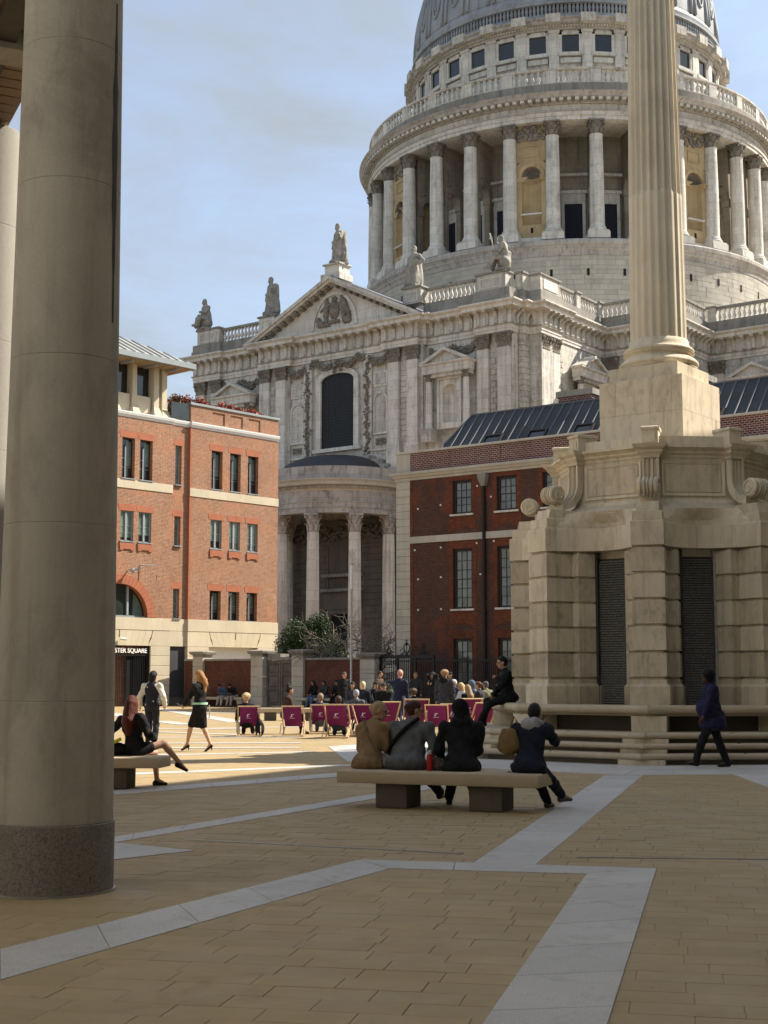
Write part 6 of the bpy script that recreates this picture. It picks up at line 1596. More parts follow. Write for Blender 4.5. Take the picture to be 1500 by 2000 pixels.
SK_L, SK_M, SK_D = (0.50,0.28,0.19), (0.36,0.19,0.12), (0.085,0.04,0.025)
def ik(a, t, l1, l2, hint):
    a, t, hint = Vector(a), Vector(t), Vector(hint); d = t-a; L = min(d.length, (l1+l2)*0.999); dn = d.normalized(); t = a + dn*L
    x = (l1*l1 - l2*l2 + L*L)/(2*L); h = math.sqrt(max(0, l1*l1-x*x)); hv = hint - dn*hint.dot(dn)
    if hv.length < 1e-4: hv = Vector((0,1,0)) - dn*dn.y
    return a + dn*x + hv.normalized()*h, t
def hand_geo(mb, wrist, d, palm, s=1.0, curl=0.5, side=1):
    d = d.normalized(); palm = (palm - d*palm.dot(d)).normalized(); sd = d.cross(palm)*side
    c0 = wrist; c1 = wrist + d*0.085*s
    rg = []
    for f, w_, t_ in ((0,0.026,0.020),(0.35,0.036,0.017),(0.8,0.042,0.015),(1.0,0.040,0.012)):
        c = c0.lerp(c1, f); rg.append([tuple(c + sd*w_*s*math.cos(q) + palm*t_*s*math.sin(q)) for q in [2*pi*k/8 for k in range(8)]])
    mb.loft(rg)
    for i, (o_, ln) in enumerate(((-0.030,0.060),(-0.010,0.075),(0.010,0.080),(0.030,0.070))):
        p = c1 + sd*o_*s - d*0.005; pts_ = [p]; a = 0.0
        for seg in (0.42,0.33,0.25):
            a += curl*0.8; q = d*math.cos(a) + palm*math.sin(a); pts_.append(pts_[-1] + q*ln*seg*s)
        mb.tube([tuple(v) for v in pts_], [0.010*s,0.0095*s,0.009*s,0.007*s], 6)
    p = c0.lerp(c1, 0.25) + sd*0.028*s; q1 = (sd*0.8 + d*0.5 + palm*0.3).normalized(); q2 = (sd*0.3 + d*0.8 + palm*0.4).normalized()
    mb.tube([tuple(p), tuple(p+q1*0.035*s), tuple(p+q1*0.035*s+q2*0.03*s)], [0.013*s,0.011*s,0.008*s], 6)

def person(label, loc, face, H=1.68, pel=(0,0,0.92), lean=0.0, side=0.0, twist=0.0, feet=((-0.1,0,0),(0.1,0,0)), toes=None, knees=None, hands=None, elbows=None, head=(0,0), build=1.0, belly=0.0,
           top=(0.02,0.02,0.022), sleeve=1.0, hem=0.0, bottom=(0.02,0.02,0.025), legs='trousers', shoe=(0.015,0.013,0.012), heel=0.0, skin_c=SK_L, hair=(0.03,0.02,0.015), hairstyle='short', vest=None, cap=None, hood=None, glasses=False, res=0.02, group=None, collar=None, z0=0.0, beard=None):
    s = H/1.70
    P_ = empty('person', (loc[0], loc[1], z0), face - pi/2)
    tag(P_, label, 'person', group)
    V = Vector
    pel = V(pel)
    Rt = Matrix.Rotation(-lean, 3, 'X') @ Matrix.Rotation(side, 3, 'Y') @ Matrix.Rotation(twist, 3, 'Z')
    T = lambda x, y, z: pel + Rt @ V((x*s*1.0, y*s, z*s))
    chest, neck, waist = T(0,-0.01,0.36), T(0,-0.01,0.54), T(0,0,0.14)
    bs = build
    sh = [T(-0.185*bs,-0.01,0.46), T(0.185*bs,-0.01,0.46)]
    hy, hp = head
    Rh = Rt @ Matrix.Rotation(hy, 3, 'Z') @ Matrix.Rotation(-hp, 3, 'X') if False else Matrix.Rotation(-lean*0.35, 3, 'X') @ Matrix.Rotation(twist + hy, 3, 'Z') @ Matrix.Rotation(-hp, 3, 'X')
    hb = neck + Rh @ V((0,0.02*s,0.055*s)); hc = hb + Rh @ V((0,0.025*s,0.105*s))
    Hd = lambda x, y, z: hc + Rh @ V((x*s,y*s,z*s))
    hips = [pel + V((-0.09*s*bs,0,-0.02*s)), pel + V((0.09*s*bs,0,-0.02*s))]
    kn, an, ft = [], [], []
    for i in range(2):
        f = V(feet[i]); tdir = V(toes[i]) if toes else V((0,1,0)); tdir.normalize()
        a = f + V((0,0,(0.085+heel)*s)); hint = V(knees[i]) if knees else V((0,1,0.15))
        k_, a2 = ik(hips[i], a, 0.43*s, 0.42*s, hint); kn.append(k_); an.append(a2); ft.append((a2, tdir, f.z + (a2.z-a.z)))
    el, wr_ = [], []
    for i in range(2):
        sg = -1 if i == 0 else 1
        t = V(hands[i]) if hands and hands[i] is not None else T(sg*0.24*bs, 0.04, -0.06)
        h_ = V(elbows[i]) if elbows and elbows[i] is not None else Rt @ V((sg*0.5,-1,0))
        e_, w2 = ik(sh[i], t, 0.28*s, 0.25*s, h_); el.append(e_); wr_.append(w2)
    Rl = [list(r_) for r_ in Rt]; Rhl = [list(r_) for r_ in Rh]
    tl = lambda v: tuple(v)
    def torso(o):
        pr_ = [('e', tl(chest), (0.165*s*bs+o, 0.105*s*(0.6+0.4*bs)+o, 0.21*s+o), Rl), ('e', tl(waist + Rt @ V((0,belly*0.5,0))), (0.142*s*bs+o+belly*0.4, 0.10*s*bs+o+belly*0.6, 0.17*s+o), Rl), ('e', tl(pel + Rt @ V((0,-0.01,0.01))), (0.165*s*bs+o, 0.125*s*bs+o, 0.13*s+o), Rl)]
        pr_ += [('c', tl(sh[0]), tl(sh[1]), 0.062*s+o, 0.062*s+o), ('c', tl(chest + (neck-chest)*0.55), tl(neck), 0.075*s+o*0.6, 0.058*s+o*0.5)]
        return pr_
    def arm(i, o, f=1.0):
        out_ = [('c', tl(sh[i]), tl(el[i]), 0.054*s+o, 0.042*s+o)]
        if f > 0.5: q = el[i].lerp(wr_[i], min(1,(f-0.5)*2)); out_.append(('c', tl(el[i]), tl(q), 0.042*s+o, 0.030*s+o))
        return out_
    def leg(i, o, f=1.0):
        out_ = [('c', tl(hips[i]), tl(kn[i]), 0.083*s*(0.5+0.5*bs)+o, 0.056*s+o)]
        if f > 0.5:
            mid = kn[i].lerp(an[i], 0.3); out_ += [('c', tl(kn[i]), tl(mid), 0.056*s+o, 0.054*s+o), ('c', tl(mid), tl(an[i]), 0.054*s+o, 0.036*s+o)]
        return out_
    body = torso(-0.004) + arm(0,0) + arm(1,0) + leg(0,0) + leg(1,0)
    body += [('c', tl(neck), tl(hb), 0.054*s, 0.052*s), ('e', tl(Hd(0,0,0.02)), (0.076*s,0.098*s,0.105*s), Rhl), ('e', tl(Hd(0,0.030,-0.062)), (0.052*s,0.062*s,0.062*s), Rhl),
             ('e', tl(Hd(0,0.104,-0.020)), (0.014*s,0.022*s,0.026*s), Rhl), ('e', tl(Hd(0.077,-0.005,-0.01)), (0.012*s,0.022*s,0.032*s), Rhl), ('e', tl(Hd(-0.077,-0.005,-0.01)), (0.012*s,0.022*s,0.032*s), Rhl)]
    for i in range(2):
        a2, td, fz = ft[i]; body += [('c', tl(a2), tl(a2 + td*0.13*s + V((0,0,-0.055*s-heel*s))), 0.036*s, 0.025*s)]
    hg = None
    if res <= 0.021:
        hg = MB()
        for i in range(2): d = (wr_[i]-el[i]); pal = V((1 if i == 0 else -1, 0.3, 0)); hand_geo(hg, wr_[i] - d.normalized()*0.01, d, pal, s, 0.55, 1 if i == 0 else -1)
    else: 
        for i in range(2): d = (wr_[i]-el[i]).normalized(); body += [('c', tl(wr_[i]), tl(wr_[i]+d*0.10*s), 0.034*s, 0.026*s)]
    sm = skin_mat(skin_c)
    b = ob('body', sdf_mesh(body, res*0.8 if res <= 0.021 else res, 'body', sm, 0.02, extra=hg), P_)
    ph_ = (loc[0]*7.3) % 6.28
    def fold(amp, fr):
        def f_(X, Y, Z):
            a = np.sin(Z*fr + 3*np.sin(X*13+ph_) + 2.4*np.sin(Y*12)); b_ = np.sin(Z*fr*0.45 + X*31 + 2*np.sin(Y*19+ph_) + ph_); c_ = np.sin((X+Y)*47 + 4*np.sin(Z*11+ph_))
            return amp*(0.7*a*np.abs(a) + 0.75*b_ + 0.45*c_)
        return f_
    o = 0.016
    tp = torso(o) + arm(0,o+0.006,sleeve) + arm(1,o+0.006,sleeve)
    if hem: 
        for f in (0.35, 0.7, 1.0): tp.append(('e', tl(pel + Rt @ V((0,-0.01,-hem*f))), (0.175*s*bs+o+0.02*f, 0.135*s*bs+o+0.02*f, 0.10*s), Rl))
    if sleeve <= 0: tp = torso(o)
    ob('top', sdf_mesh(tp, res, 'top', cloth(top), 0.035, fold(0.008, 34)), P_)
    if vest: ob('vest', sdf_mesh(torso(o+0.012)[:3], res, 'vest', cloth(vest), 0.03), P_)
    if collar: ob('collar', sdf_mesh([('c', tl(neck), tl(neck+(hb-neck)*0.3), 0.075*s, 0.068*s)], res, 'collar', cloth(collar), 0.02), P_)
    if hood: ob('hood', sdf_mesh([('e', tl(neck + Rt @ V((0,-0.06*s,-0.02*s))), (0.14*s,0.085*s,0.10*s), Rl), ('c', tl(neck + Rt @ V((-0.09*s,0.02,0.0))), tl(neck + Rt @ V((0.09*s,0.02,0.0))), 0.06*s, 0.06*s)], res, 'hood', cloth(hood), 0.04, fold(0.006, 40)), P_)
    if legs == 'trousers':
        tr_ = [('e', tl(pel), (0.172*s*bs+0.012, 0.130*s*bs+0.012, 0.13*s), None)] + leg(0,0.016) + leg(1,0.016) + [('c', tl(kn[i]), tl(an[i].lerp(kn[i],0.08)), 0.06*s, 0.055*s) for i in range(2)]
        ob('trousers', sdf_mesh(tr_, res, 'trousers', cloth(bottom), 0.03, fold(0.005, 30)), P_)
    elif legs == 'skirt':
        sk_ = [('e', tl(pel + V((0,0,0.03))), (0.165*s*bs+0.016, 0.130*s*bs+0.016, 0.14*s), None)] + [('c', tl(hips[i]), tl(hips[i].lerp(kn[i],0.93)), 0.095*s, 0.082*s) for i in range(2)] + [('c', tl((hips[0]+hips[1])/2), tl((kn[0]+kn[1])/2 + (hips[0]+hips[1]-kn[0]-kn[1])*0.05), 0.09*s, 0.075*s)]
        ob('skirt', sdf_mesh(sk_, res, 'skirt', cloth(bottom), 0.06), P_)
    elif legs == 'short':
        sk_ = [('e', tl(pel + V((0,0,0.03))), (0.165*s*bs+0.016, 0.130*s*bs+0.016, 0.14*s), None)] + [('c', tl(hips[i]), tl(hips[i].lerp(kn[i],0.45)), 0.098*s, 0.088*s) for i in range(2)]
        ob('skirt', sdf_mesh(sk_, res, 'skirt', cloth(bottom), 0.05), P_)
    for i in range(2):
        a2, td, fz = ft[i]; td = td.normalized()
        h0 = a2 + V((0,0,-0.05*s-heel*s*0.4)); t0 = a2 + td*0.15*s + V((0,0,-0.062*s-heel*s))
        sp_ = [('c', tl(h0 - td*0.03*s), tl(t0), 0.040*s, 0.028*s), ('c', tl(h0 - td*0.03*s), tl(a2 + V((0,0,-0.01*s))), 0.041*s, 0.040*s)]
        if heel: sp_ = [('c', tl(a2 - td*0.03*s + V((0,0,-0.04*s))), tl(t0), 0.034*s, 0.026*s), ('c', tl(a2 - td*0.035*s + V((0,0,-0.05*s))), tl(a2 - td*0.035*s + V((0,0,-0.08*s-heel*s))), 0.018*s, 0.009*s)]
        ob('shoe', sdf_mesh(sp_, min(res, 0.016), 'shoe', cloth(shoe, 0.5), 0.015), P_)
    hr = None
    if hairstyle != 'bald':
        hr = [('e', tl(Hd(0,-0.012,0.045)), (0.083*s,0.102*s,0.094*s), Rhl), ('e', tl(Hd(0,-0.045,0.0)), (0.080*s,0.070*s,0.090*s), Rhl)]
        if hairstyle == 'long': hr += [('c', tl(Hd(0,-0.07,0.0)), tl(neck + Rt @ V((0,-0.10*s,-0.10*s))), 0.085*s, 0.105*s), ('c', tl(neck + Rt @ V((0.02,-0.10*s,-0.10*s))), tl(neck + Rt @ V((0.01,-0.125*s,-0.27*s))), 0.10*s, 0.06*s), ('c', tl(Hd(0.06,-0.02,0.0)), tl(neck + Rt @ V((0.10*s,-0.05*s,-0.12*s))), 0.045*s, 0.04*s), ('c', tl(Hd(-0.06,-0.02,0.0)), tl(neck + Rt @ V((-0.10*s,-0.05*s,-0.12*s))), 0.045*s, 0.04*s)]
        if hairstyle == 'blown': hr += [('c', tl(Hd(0,-0.06,0.0)), tl(Hd(0.02,-0.16,-0.18)), 0.085*s, 0.07*s), ('c', tl(Hd(0.02,-0.13,-0.10)), tl(Hd(0.0,-0.15,-0.34)), 0.075*s, 0.045*s), ('c', tl(Hd(-0.02,-0.05,-0.02)), tl(Hd(-0.05,-0.07,-0.26)), 0.06*s, 0.035*s)]
        if hairstyle == 'bob': hr += [('c', tl(Hd(0,-0.05,0.0)), tl(Hd(0,-0.06,-0.10)), 0.092*s, 0.075*s)]
        if hairstyle == 'bun': hr += [('e', tl(Hd(0,-0.115,0.03)), (0.045*s,0.042*s,0.045*s), Rhl)]
        if hairstyle == 'topbun': hr += [('e', tl(Hd(0,-0.05,0.15)), (0.045*s,0.045*s,0.05*s), Rhl)]
        if hairstyle == 'afro': hr += [('e', tl(Hd(0,-0.035,0.03)), (0.115*s,0.122*s,0.125*s), Rhl), ('e', tl(Hd(0,-0.06,-0.06)), (0.10*s,0.08*s,0.08*s), Rhl)]
        if hairstyle == 'curly': hr += [('e', tl(Hd(0.03*math.cos(q*1.3),-0.02+0.05*math.sin(q*2.1),0.06+0.02*math.sin(q*3))), (0.085*s,0.085*s,0.075*s), Rhl) for q in range(5)]
        if hairstyle == 'scarf': hr += [('e', tl(Hd(0,-0.02,0.03)), (0.098*s,0.115*s,0.115*s), Rhl), ('c', tl(Hd(0,-0.05,-0.04)), tl(neck + Rt @ V((0,-0.02,-0.02))), 0.10*s, 0.12*s)]
        ob('hair' if hairstyle != 'scarf' else 'headscarf', sdf_mesh(hr, min(res, 0.016), 'hair', cloth(hair, 0.5 if hairstyle != 'scarf' else 0.9, 0.6), 0.03, (lambda X, Y, Z: 0.004*np.sin(X*130)*np.sin(Y*120+Z*14))), P_)
    if cap: ob('cap', sdf_mesh([('e', tl(Hd(0,-0.01,0.065)), (0.088*s,0.106*s,0.072*s), Rhl), ('e', tl(Hd(0,0.10,0.055)), (0.065*s,0.07*s,0.014*s), Rhl)], min(res,0.016), 'cap', cloth(cap), 0.02), P_)
    if beard: ob('beard', sdf_mesh([('e', tl(Hd(0,0.05,-0.085)), (0.052*s,0.05*s,0.05*s), Rhl)], min(res,0.016), 'beard', cloth(beard), 0.02), P_)
    fd = MB()
    for sx in (-1, 1): c = Hd(sx*0.032,0.088,0.0); fd.sphere(tl(c), 0.011*s, 6, 4)
    c = Hd(0,0.093,-0.066); fd.sphere(tl(c), 0.020*s, 6, 4, (1,0.4,0.3))
    fd.build('face_features', cloth((0.06,0.025,0.02), 0.4), P_, smooth='all')
    if glasses:
        gm = MB()
        for sx in (-1, 1):
            cc_ = [tl(Hd(sx*0.034+0.027*math.cos(q), 0.103, 0.0+0.022*math.sin(q))) for q in [2*pi*k/10 for k in range(11)]]; gm.tube(cc_, 0.0035*s, 4); gm.tube([tl(Hd(sx*0.061,0.10,0.005)), tl(Hd(sx*0.080,-0.01,0.008))], 0.003*s, 4)
        gm.build('glasses', MAT['iron'], P_)
    return P_, dict(neck=neck, sh=sh, el=el, wr=wr_, pel=pel, hc=hc, chest=chest, Rt=Rt, s=s, kn=kn)
# ================================================================ stone slab benches in the square
def slab_bench(label, loc, rz, L, D_, zt=0.455, th=0.155):
    B_ = empty('stone_slab_bench', (loc[0], loc[1], 0), rz); tag(B_, label, 'bench', 'stone slab benches in the square')
    w2, d2, c = L/2, D_/2, 0.035
    rings = []
    for z, e in ((zt-th,0.008),(zt-th+0.008,0)) : rings.append((z,e))
    rings += [(zt-c+c*math.sin(q), c*(1-math.cos(q))) for q in [pi/2*k/4 for k in range(5)]]
    mb = MB(); mb.loft([[(-w2+e,-d2+e,z),(w2-e,-d2+e,z),(w2-e,d2-e,z),(-w2+e,d2-e,z)] for z, e in rings]); mb.build('seat_slab', MAT['bench'], B_, smooth=50)
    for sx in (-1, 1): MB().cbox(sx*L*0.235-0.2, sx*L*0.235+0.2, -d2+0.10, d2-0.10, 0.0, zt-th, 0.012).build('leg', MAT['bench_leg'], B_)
    for k in range(int(L/0.55)):
        x = -w2 + 0.42 + k*0.56; MB().lathe([(0.028,zt-0.002),(0.028,zt+0.006),(0.018,zt+0.010)], 8, (x, -0.04)).build('stud', MAT['iron'], B_)
    return B_
slab_bench('stone slab bench with four people sitting on it in the middle of the square', (0.73, 17.37), R(-21.9), 2.54, 0.69)
slab_bench('stone slab bench beside the big pillar with one woman sitting on it', (-4.42, 20.62), R(-8), 2.6, 0.62)
for i, (x, y, a, L, lb) in enumerate(((-3.4,52,-6,3.2,'low pale stone bench behind the two leftmost deck chairs'),(2.6,47.0,-4,4.6,'low stone bench under the row of seated people behind the deck chairs'),(-1.0,57.5,-20,3.0,'low stone bench behind the seated group near the oak gate'))): slab_bench(lb, (x,y), R(a), L, 0.5)

# ================================================================ deck chairs
def logo(mb, cx, cz, h, y):
    # slab-serif letter mark
    w_ = h*0.72
    mb.box(cx-w_*0.42, cx-w_*0.18, y-0.002, y, cz-h/2, cz+h/2); mb.box(cx-w_*0.56, cx-w_*0.02, y-0.002, y, cz-h/2, cz-h/2+h*0.12); mb.box(cx-w_*0.56, cx-w_*0.42, y-0.002, y, cz+h/2-h*0.12, cz+h/2)
    n = 8; ri, ro = h*0.13, h*0.30; c0 = (cx-w_*0.02, cz+h*0.21)
    mb.box(cx-w_*0.18, c0[0], y-0.002, y, cz+h/2-h*0.13, cz+h/2); mb.box(cx-w_*0.18, c0[0], y-0.002, y, cz-h*0.08, cz+h*0.05)
    for k in range(n):
        t0, t1 = -pi/2+pi*k/n, -pi/2+pi*(k+1)/n
        mb.prism_y([(c0[0]+ri*math.cos(t0),c0[1]+ri*math.sin(t0)),(c0[0]+ro*math.cos(t0),c0[1]+ro*math.sin(t0)),(c0[0]+ro*math.cos(t1),c0[1]+ro*math.sin(t1)),(c0[0]+ri*math.cos(t1),c0[1]+ri*math.sin(t1))], y-0.002, y)
    mb.box(cx-h*0.5, cx+h*0.38, y-0.002, y, cz-h*0.78, cz-h*0.73)
def make_chair():
    C_ = empty('deck_chair', (0,0,0)); wd = MAT['beech']
    def rail(x, p, q, t=0.022, wv=0.016):
        mb = MB(); d = Vector((0,q[0]-p[0],q[1]-p[1])); L = d.length; mb.cbox(-wv, wv, 0, L, -t, t, 0.004); mb.xf(Matrix.Translation((x,p[0],p[1])) @ Matrix.Rotation(math.atan2(d.z, d.y), 4, 'X')); mb.build('side_rail', wd, C_)
    A0, A1, B0, B1 = (0.46,0.02), (-0.42,0.84), (0.50,0.36), (-0.44,0.02)
    for sx in (-1, 1):
        rail(sx*0.30, A0, A1); rail(sx*0.262, B0, B1); rail(sx*0.335, (-0.02,0.44), (-0.60,0.02), 0.016, 0.012)
    for (y, z, w_) in ((A1[0],A1[1],0.315),(A0[0],A0[1]+0.01,0.315),(B0[0],B0[1],0.28),(B1[0],B1[1]+0.015,0.28),(-0.58,0.03,0.35)):
        mb = MB(); mb.tube([(-w_,y,z),(w_,y,z)], 0.018, 8); mb.build('cross_bar', wd, C_, smooth=True)
    pts_ = []
    for k in range(15):
        f = k/14; y = A1[0] + (B0[0]-A1[0])*f; z = A1[1] + (B0[1]-A1[1])*f - 0.34*math.sin(pi*f**0.95)*(0.6+0.4*f); pts_.append((y, z))
    mb = MB(); top_ = [[(-0.245,y,z),(0.245,y,z),(0.245,y-0.004,z-0.006),(-0.245,y-0.004,z-0.006)] for y, z in pts_]; mb.loft(top_)
    cv = mb.build('canvas', MAT['purple'], C_, smooth=30)
    # printed mark near the top, on the rear face
    d = Vector((0, pts_[2][0]-pts_[0][0], pts_[2][1]-pts_[0][1])).normalized(); ang = math.atan2(-d.y, -d.z)
    lm = MB(); logo(lm, 0, 0, 0.16, 0); c = ((pts_[2][0]+pts_[3][0])/2, (pts_[2][1]+pts_[3][1])/2)
    lm.build('print', MAT['white_logo'], cv, loc=(0, c[0]-0.016, c[1]-0.016), rot=(-math.atan2(d.y, -d.z),0,0))
    return C_
proto = make_chair()
# px, distance, heading offset, scale, label
chairs = [(487,38.4,4,1.0,'purple deck chair standing alone, leftmost of the row'),(574,38.4,-2,1.0,'purple deck chair second from the left with a gap on both sides'),
 (627,40.2,3,1.0,'purple deck chair half hidden behind the chair with a dark trousered leg beside it'),(661,37.4,-6,1.08,'purple deck chair in front with a dark trousered leg hanging out on its left'),
 (694,40.6,2,1.0,'purple deck chair mostly hidden in the crowded left group, set farthest back'),(716,38.6,-14,1.05,'purple deck chair turned to the left just beyond the woman in the tan jacket'),
 (752,38.6,12,1.14,'large purple deck chair turned right, between the tan jacket and the man in navy'),(812,39.9,2,1.2,'tallest purple deck chair, right of the standing man in a navy suit'),
 (853,38.2,-4,1.05,'purple deck chair in front of the person in a long grey coat'),(886,39.6,-10,1.05,'purple deck chair partly hidden behind the black headscarf'),
 (907,41.0,24,1.2,'purple deck chair tilted sharply to the right with pale wood side rails'),(941,40.0,14,1.08,'rightmost purple deck chair, beside the seated man in black')]
for i, (px, d, a, s_, lb) in enumerate(chairs):
    o_ = proto if i == 0 else copy_tree(proto)
    o_.location = ((px-750)/2760*d/1.005, d, 0); o_.rotation_euler = (0,0,R(a + (px-750)/2760*-20)); s_ *= 0.95; o_.scale = (s_, s_, s_)
    tag(o_, lb, 'deck chair', 'purple deck chairs facing the cathedral')

# ================================================================ people
def px2x(px, d): return (px-750)/2760*d/1.005
BL_, NV = (0.012,0.012,0.014), (0.018,0.022,0.045)
bench_dir = Vector((0.928, -0.373)); bench_n = Vector((0.373, 0.928)); bc = Vector((0.73, 17.37))
def on_bench(t, back=0.0): p = bc + bench_dir*t + bench_n*back; return (p.x, p.y)
FA = math.atan2(0.928, 0.373)
sitf = ((-0.13,0.50,0),(0.13,0.47,0))
Pa, ja = person('woman in a tan jacket, blond hair tied back, leftmost of the four bench sitters', on_bench(-0.99), FA-0.15, 1.55, (0,0,0.545), lean=0.30, twist=-0.15, feet=((-0.05,0.62,0),(0.16,0.80,0)), hands=((-0.05,0.30,0.62),(0.12,0.32,0.64)), head=(-1.05,0.12), build=1.12, top=(0.25,0.16,0.08), hem=0.06, bottom=(0.012,0.010,0.010), shoe=(0.06,0.022,0.012), hair=(0.42,0.29,0.15), hairstyle='bun', glasses=True, res=0.015, skin_c=SK_L)
Pb, jb = person('woman in a grey sweatshirt with brown hair up, second on the bench', on_bench(-0.49), FA, 1.58, (0,0,0.545), lean=0.32, feet=((-0.16,0.62,0),(0.2,0.78,0)), hands=((-0.10,0.34,0.60),(0.22,0.30,0.62)), head=(-0.95,0.05), build=1.40, belly=0.04, top=(0.12,0.125,0.13), hem=0.04, bottom=(0.012,0.012,0.015), shoe=(0.05,0.02,0.012), hair=(0.055,0.025,0.015), hairstyle='bun', glasses=True, res=0.015)
Pc, jc = person('person in a black coat and black headscarf, third on the bench', on_bench(0.22), FA+0.25, 1.58, (0,0,0.545), lean=0.24, feet=((-0.20,0.60,0),(0.10,0.72,0)), hands=((-0.24,0.26,0.55),(0.1,0.30,0.60)), head=(0.95,0.02), build=1.22, top=(0.013,0.013,0.015), hem=0.08, bottom=BL_, hair=(0.006,0.006,0.007), hairstyle='scarf', hood=(0.013,0.013,0.015), res=0.015, skin_c=SK_M)
Pd, jd = person('person in a navy jacket with a light grey hood, holding a phone to the ear', on_bench(1.07), FA-0.1, 1.54, (0,0,0.545), lean=0.26, feet=((0.0,0.58,0),(0.16,0.76,0.02)), toes=((0.1,1,0),(0.5,0.8,0)), hands=((-0.05,0.32,0.60),(0.13,0.20,1.00)), elbows=(None,(0.55,0.15,-1)), head=(0.1,0.22), build=1.15, top=(0.016,0.02,0.036), hem=0.05, bottom=(0.016,0.018,0.032), shoe=(0.10,0.085,0.07), hair=(0.018,0.012,0.010), hairstyle='short', hood=(0.36,0.345,0.35), res=0.015, skin_c=SK_M)
def bag(name, label, loc, rz, size, mat, strap=None):
    B_ = empty(name, loc, rz); tag(B_, label, 'bag'); sx, sy, sz = size
    me = sdf_mesh([('e',(0,0,sz*0.42),(sx*0.5,sy*0.5,sz*0.42)),('e',(0,0,sz*0.25),(sx*0.52,sy*0.52,sz*0.25)),('c',(-sx*0.2,0,sz*0.75),(sx*0.2,0,sz*0.75),sy*0.22,sy*0.22)], 0.014, 'pouch', mat, 0.04, (lambda X, Y, Z: 0.004*np.sin(X*70+Z*30))); ob('pouch', me, B_)
    if strap:
        mb = MB(); mb.tube(strap, 0.012, 6); mb.build('strap', mat, B_)
    return B_
inv = lambda P_, v: (Matrix.Translation(P_.location) @ Matrix.Rotation(P_.rotation_euler.z, 4, 'Z')) @ Vector(v)
def strap_thing(label, pts_, w_, mat, cat='strap'):
    mb = MB(); pts_ = [Vector(p) for p in pts_]; c0 = pts_[0]; mb.tube([tuple(p-c0) for p in pts_], w_, 6); o_ = mb.build('bag_strap', mat, None, loc=tuple(c0)); tag(o_, label, cat); return o_
# shoulder bag of the fourth sitter
b7 = inv(Pd, (-0.25,-0.03,0.66)); sh7 = inv(Pd, tuple(jd['sh'][0] + Vector((-0.01,-0.02,0.075)))) - b7
bag('shoulder_bag', 'slouchy tan shoulder bag hanging by the navy jacket', tuple(b7), FA-pi/2, (0.26,0.17,0.36), cloth((0.22,0.14,0.06)), [(0,0,0.26),(sh7.x*0.6,sh7.y*0.6,0.45),(sh7.x,sh7.y,sh7.z)])
b6 = inv(Pc, (-0.30,0.02,0.455)); bag('small_bag', 'small dark patterned bag on the bench beside the black coat', tuple(b6), FA-pi/2, (0.24,0.12,0.17), plain('patterned_cloth', (0.07,0.045,0.03), 0.8, var=0.8, scale=30))
b4 = inv(Pa, (0.24,0.05,0.46)); bag('belt_bag', 'small grey and white crossbody bag between the first two bench sitters', tuple(b4), FA-pi/2, (0.2,0.1,0.16), cloth((0.28,0.26,0.24)))
def back_strap(P_, j, label, mat, a, b, off, w_):
    s_ = j['s']; A_ = j['pel'] + j['Rt'] @ Vector(a)*s_; B2 = j['pel'] + j['Rt'] @ Vector(b)*s_
    pts_ = []
    for k in range(9):
        f = k/8; p = A_.lerp(B2, f) + j['Rt'] @ Vector((0,-off*math.sin(pi*(0.15+0.7*f)),0)); pts_.append(inv(P_, p))
    return strap_thing(label, pts_, w_, mat)
back_strap(Pa, ja, 'thin olive strap across the back of the tan jacket', cloth((0.16,0.12,0.07)), (-0.12,-0.02,0.55), (0.22,0.03,0.06), 0.15, 0.012)
back_strap(Pb, jb, 'broad black strap across the back of the grey sweatshirt', cloth((0.01,0.01,0.011)), (0.15,-0.03,0.56), (-0.27,0.05,0.12), 0.175, 0.024)
bt = empty('drink_bottle', (*on_bench(-0.13, -0.16), 0.455)); tag(bt, 'red drink bottle standing on the bench beside the grey sweatshirt', 'bottle')
MB().lathe([(0.033,0),(0.036,0.01),(0.036,0.17),(0.028,0.20)], 16).build('bottle_body', plain('red_plastic', (0.42,0.012,0.015), 0.35, var=0.05), bt, smooth=True); MB().lathe([(0.024,0.20),(0.024,0.235),(0.012,0.245)], 12).build('bottle_cap', plain('white_plastic', (0.6,0.6,0.6), 0.4), bt, smooth=True)
ph = MB().cbox(-0.035,0.035,-0.004,0.004,-0.07,0.07,0.003); pw = inv(Pd, (0.10,0.19,1.06)); o_ = ph.build('mobile_phone', MAT['iron'], None, loc=tuple(pw), rot=(0.2,0.3,FA)); tag(o_, 'dark mobile phone held to the ear by the navy jacket sitter', 'phone')
# left bench: woman in a black dress
Pe, je = person('woman in a short black dress with long red brown hair, sitting by the big pillar', (-3.58,20.62), R(38), 1.58, (0,0,0.545), lean=-0.12, side=-0.06, twist=0.45, feet=((-0.15,0.44,0),(0.10,0.66,0.26)), toes=((0.2,0.9,0),(0.1,0.9,-0.45)), knees=((-0.1,0.6,1),(0.1,0.5,1)), hands=((-0.30,-0.26,0.55),(0.08,0.25,0.70)), elbows=((-0.6,-0.6,0.1),None), head=(0.15,0.0), build=1.0, top=BL_, bottom=BL_, legs='short', hair=(0.10,0.022,0.012), hairstyle='long', skin_c=SK_L, res=0.017)
bg_ = empty('tote_bag', (-3.86,20.62,0.455), R(15)); tag(bg_, 'black bag with a bright yellow lanyard lying on the bench by the big pillar', 'bag')
ob('pouch', sdf_mesh([('e',(0,0,0.09),(0.17,0.10,0.10)),('e',(0.10,0,0.06),(0.12,0.09,0.07))], 0.015, 'pouch', cloth((0.012,0.012,0.013)), 0.04), bg_)
MB().tube([(-0.20,-0.11,0.02),(-0.14,-0.11,0.10),(-0.05,-0.10,0.19),(0.06,-0.08,0.24)], 0.028, 6).build('lanyard', plain('yellow_ribbon', (0.75,0.68,0.02), 0.7), bg_)
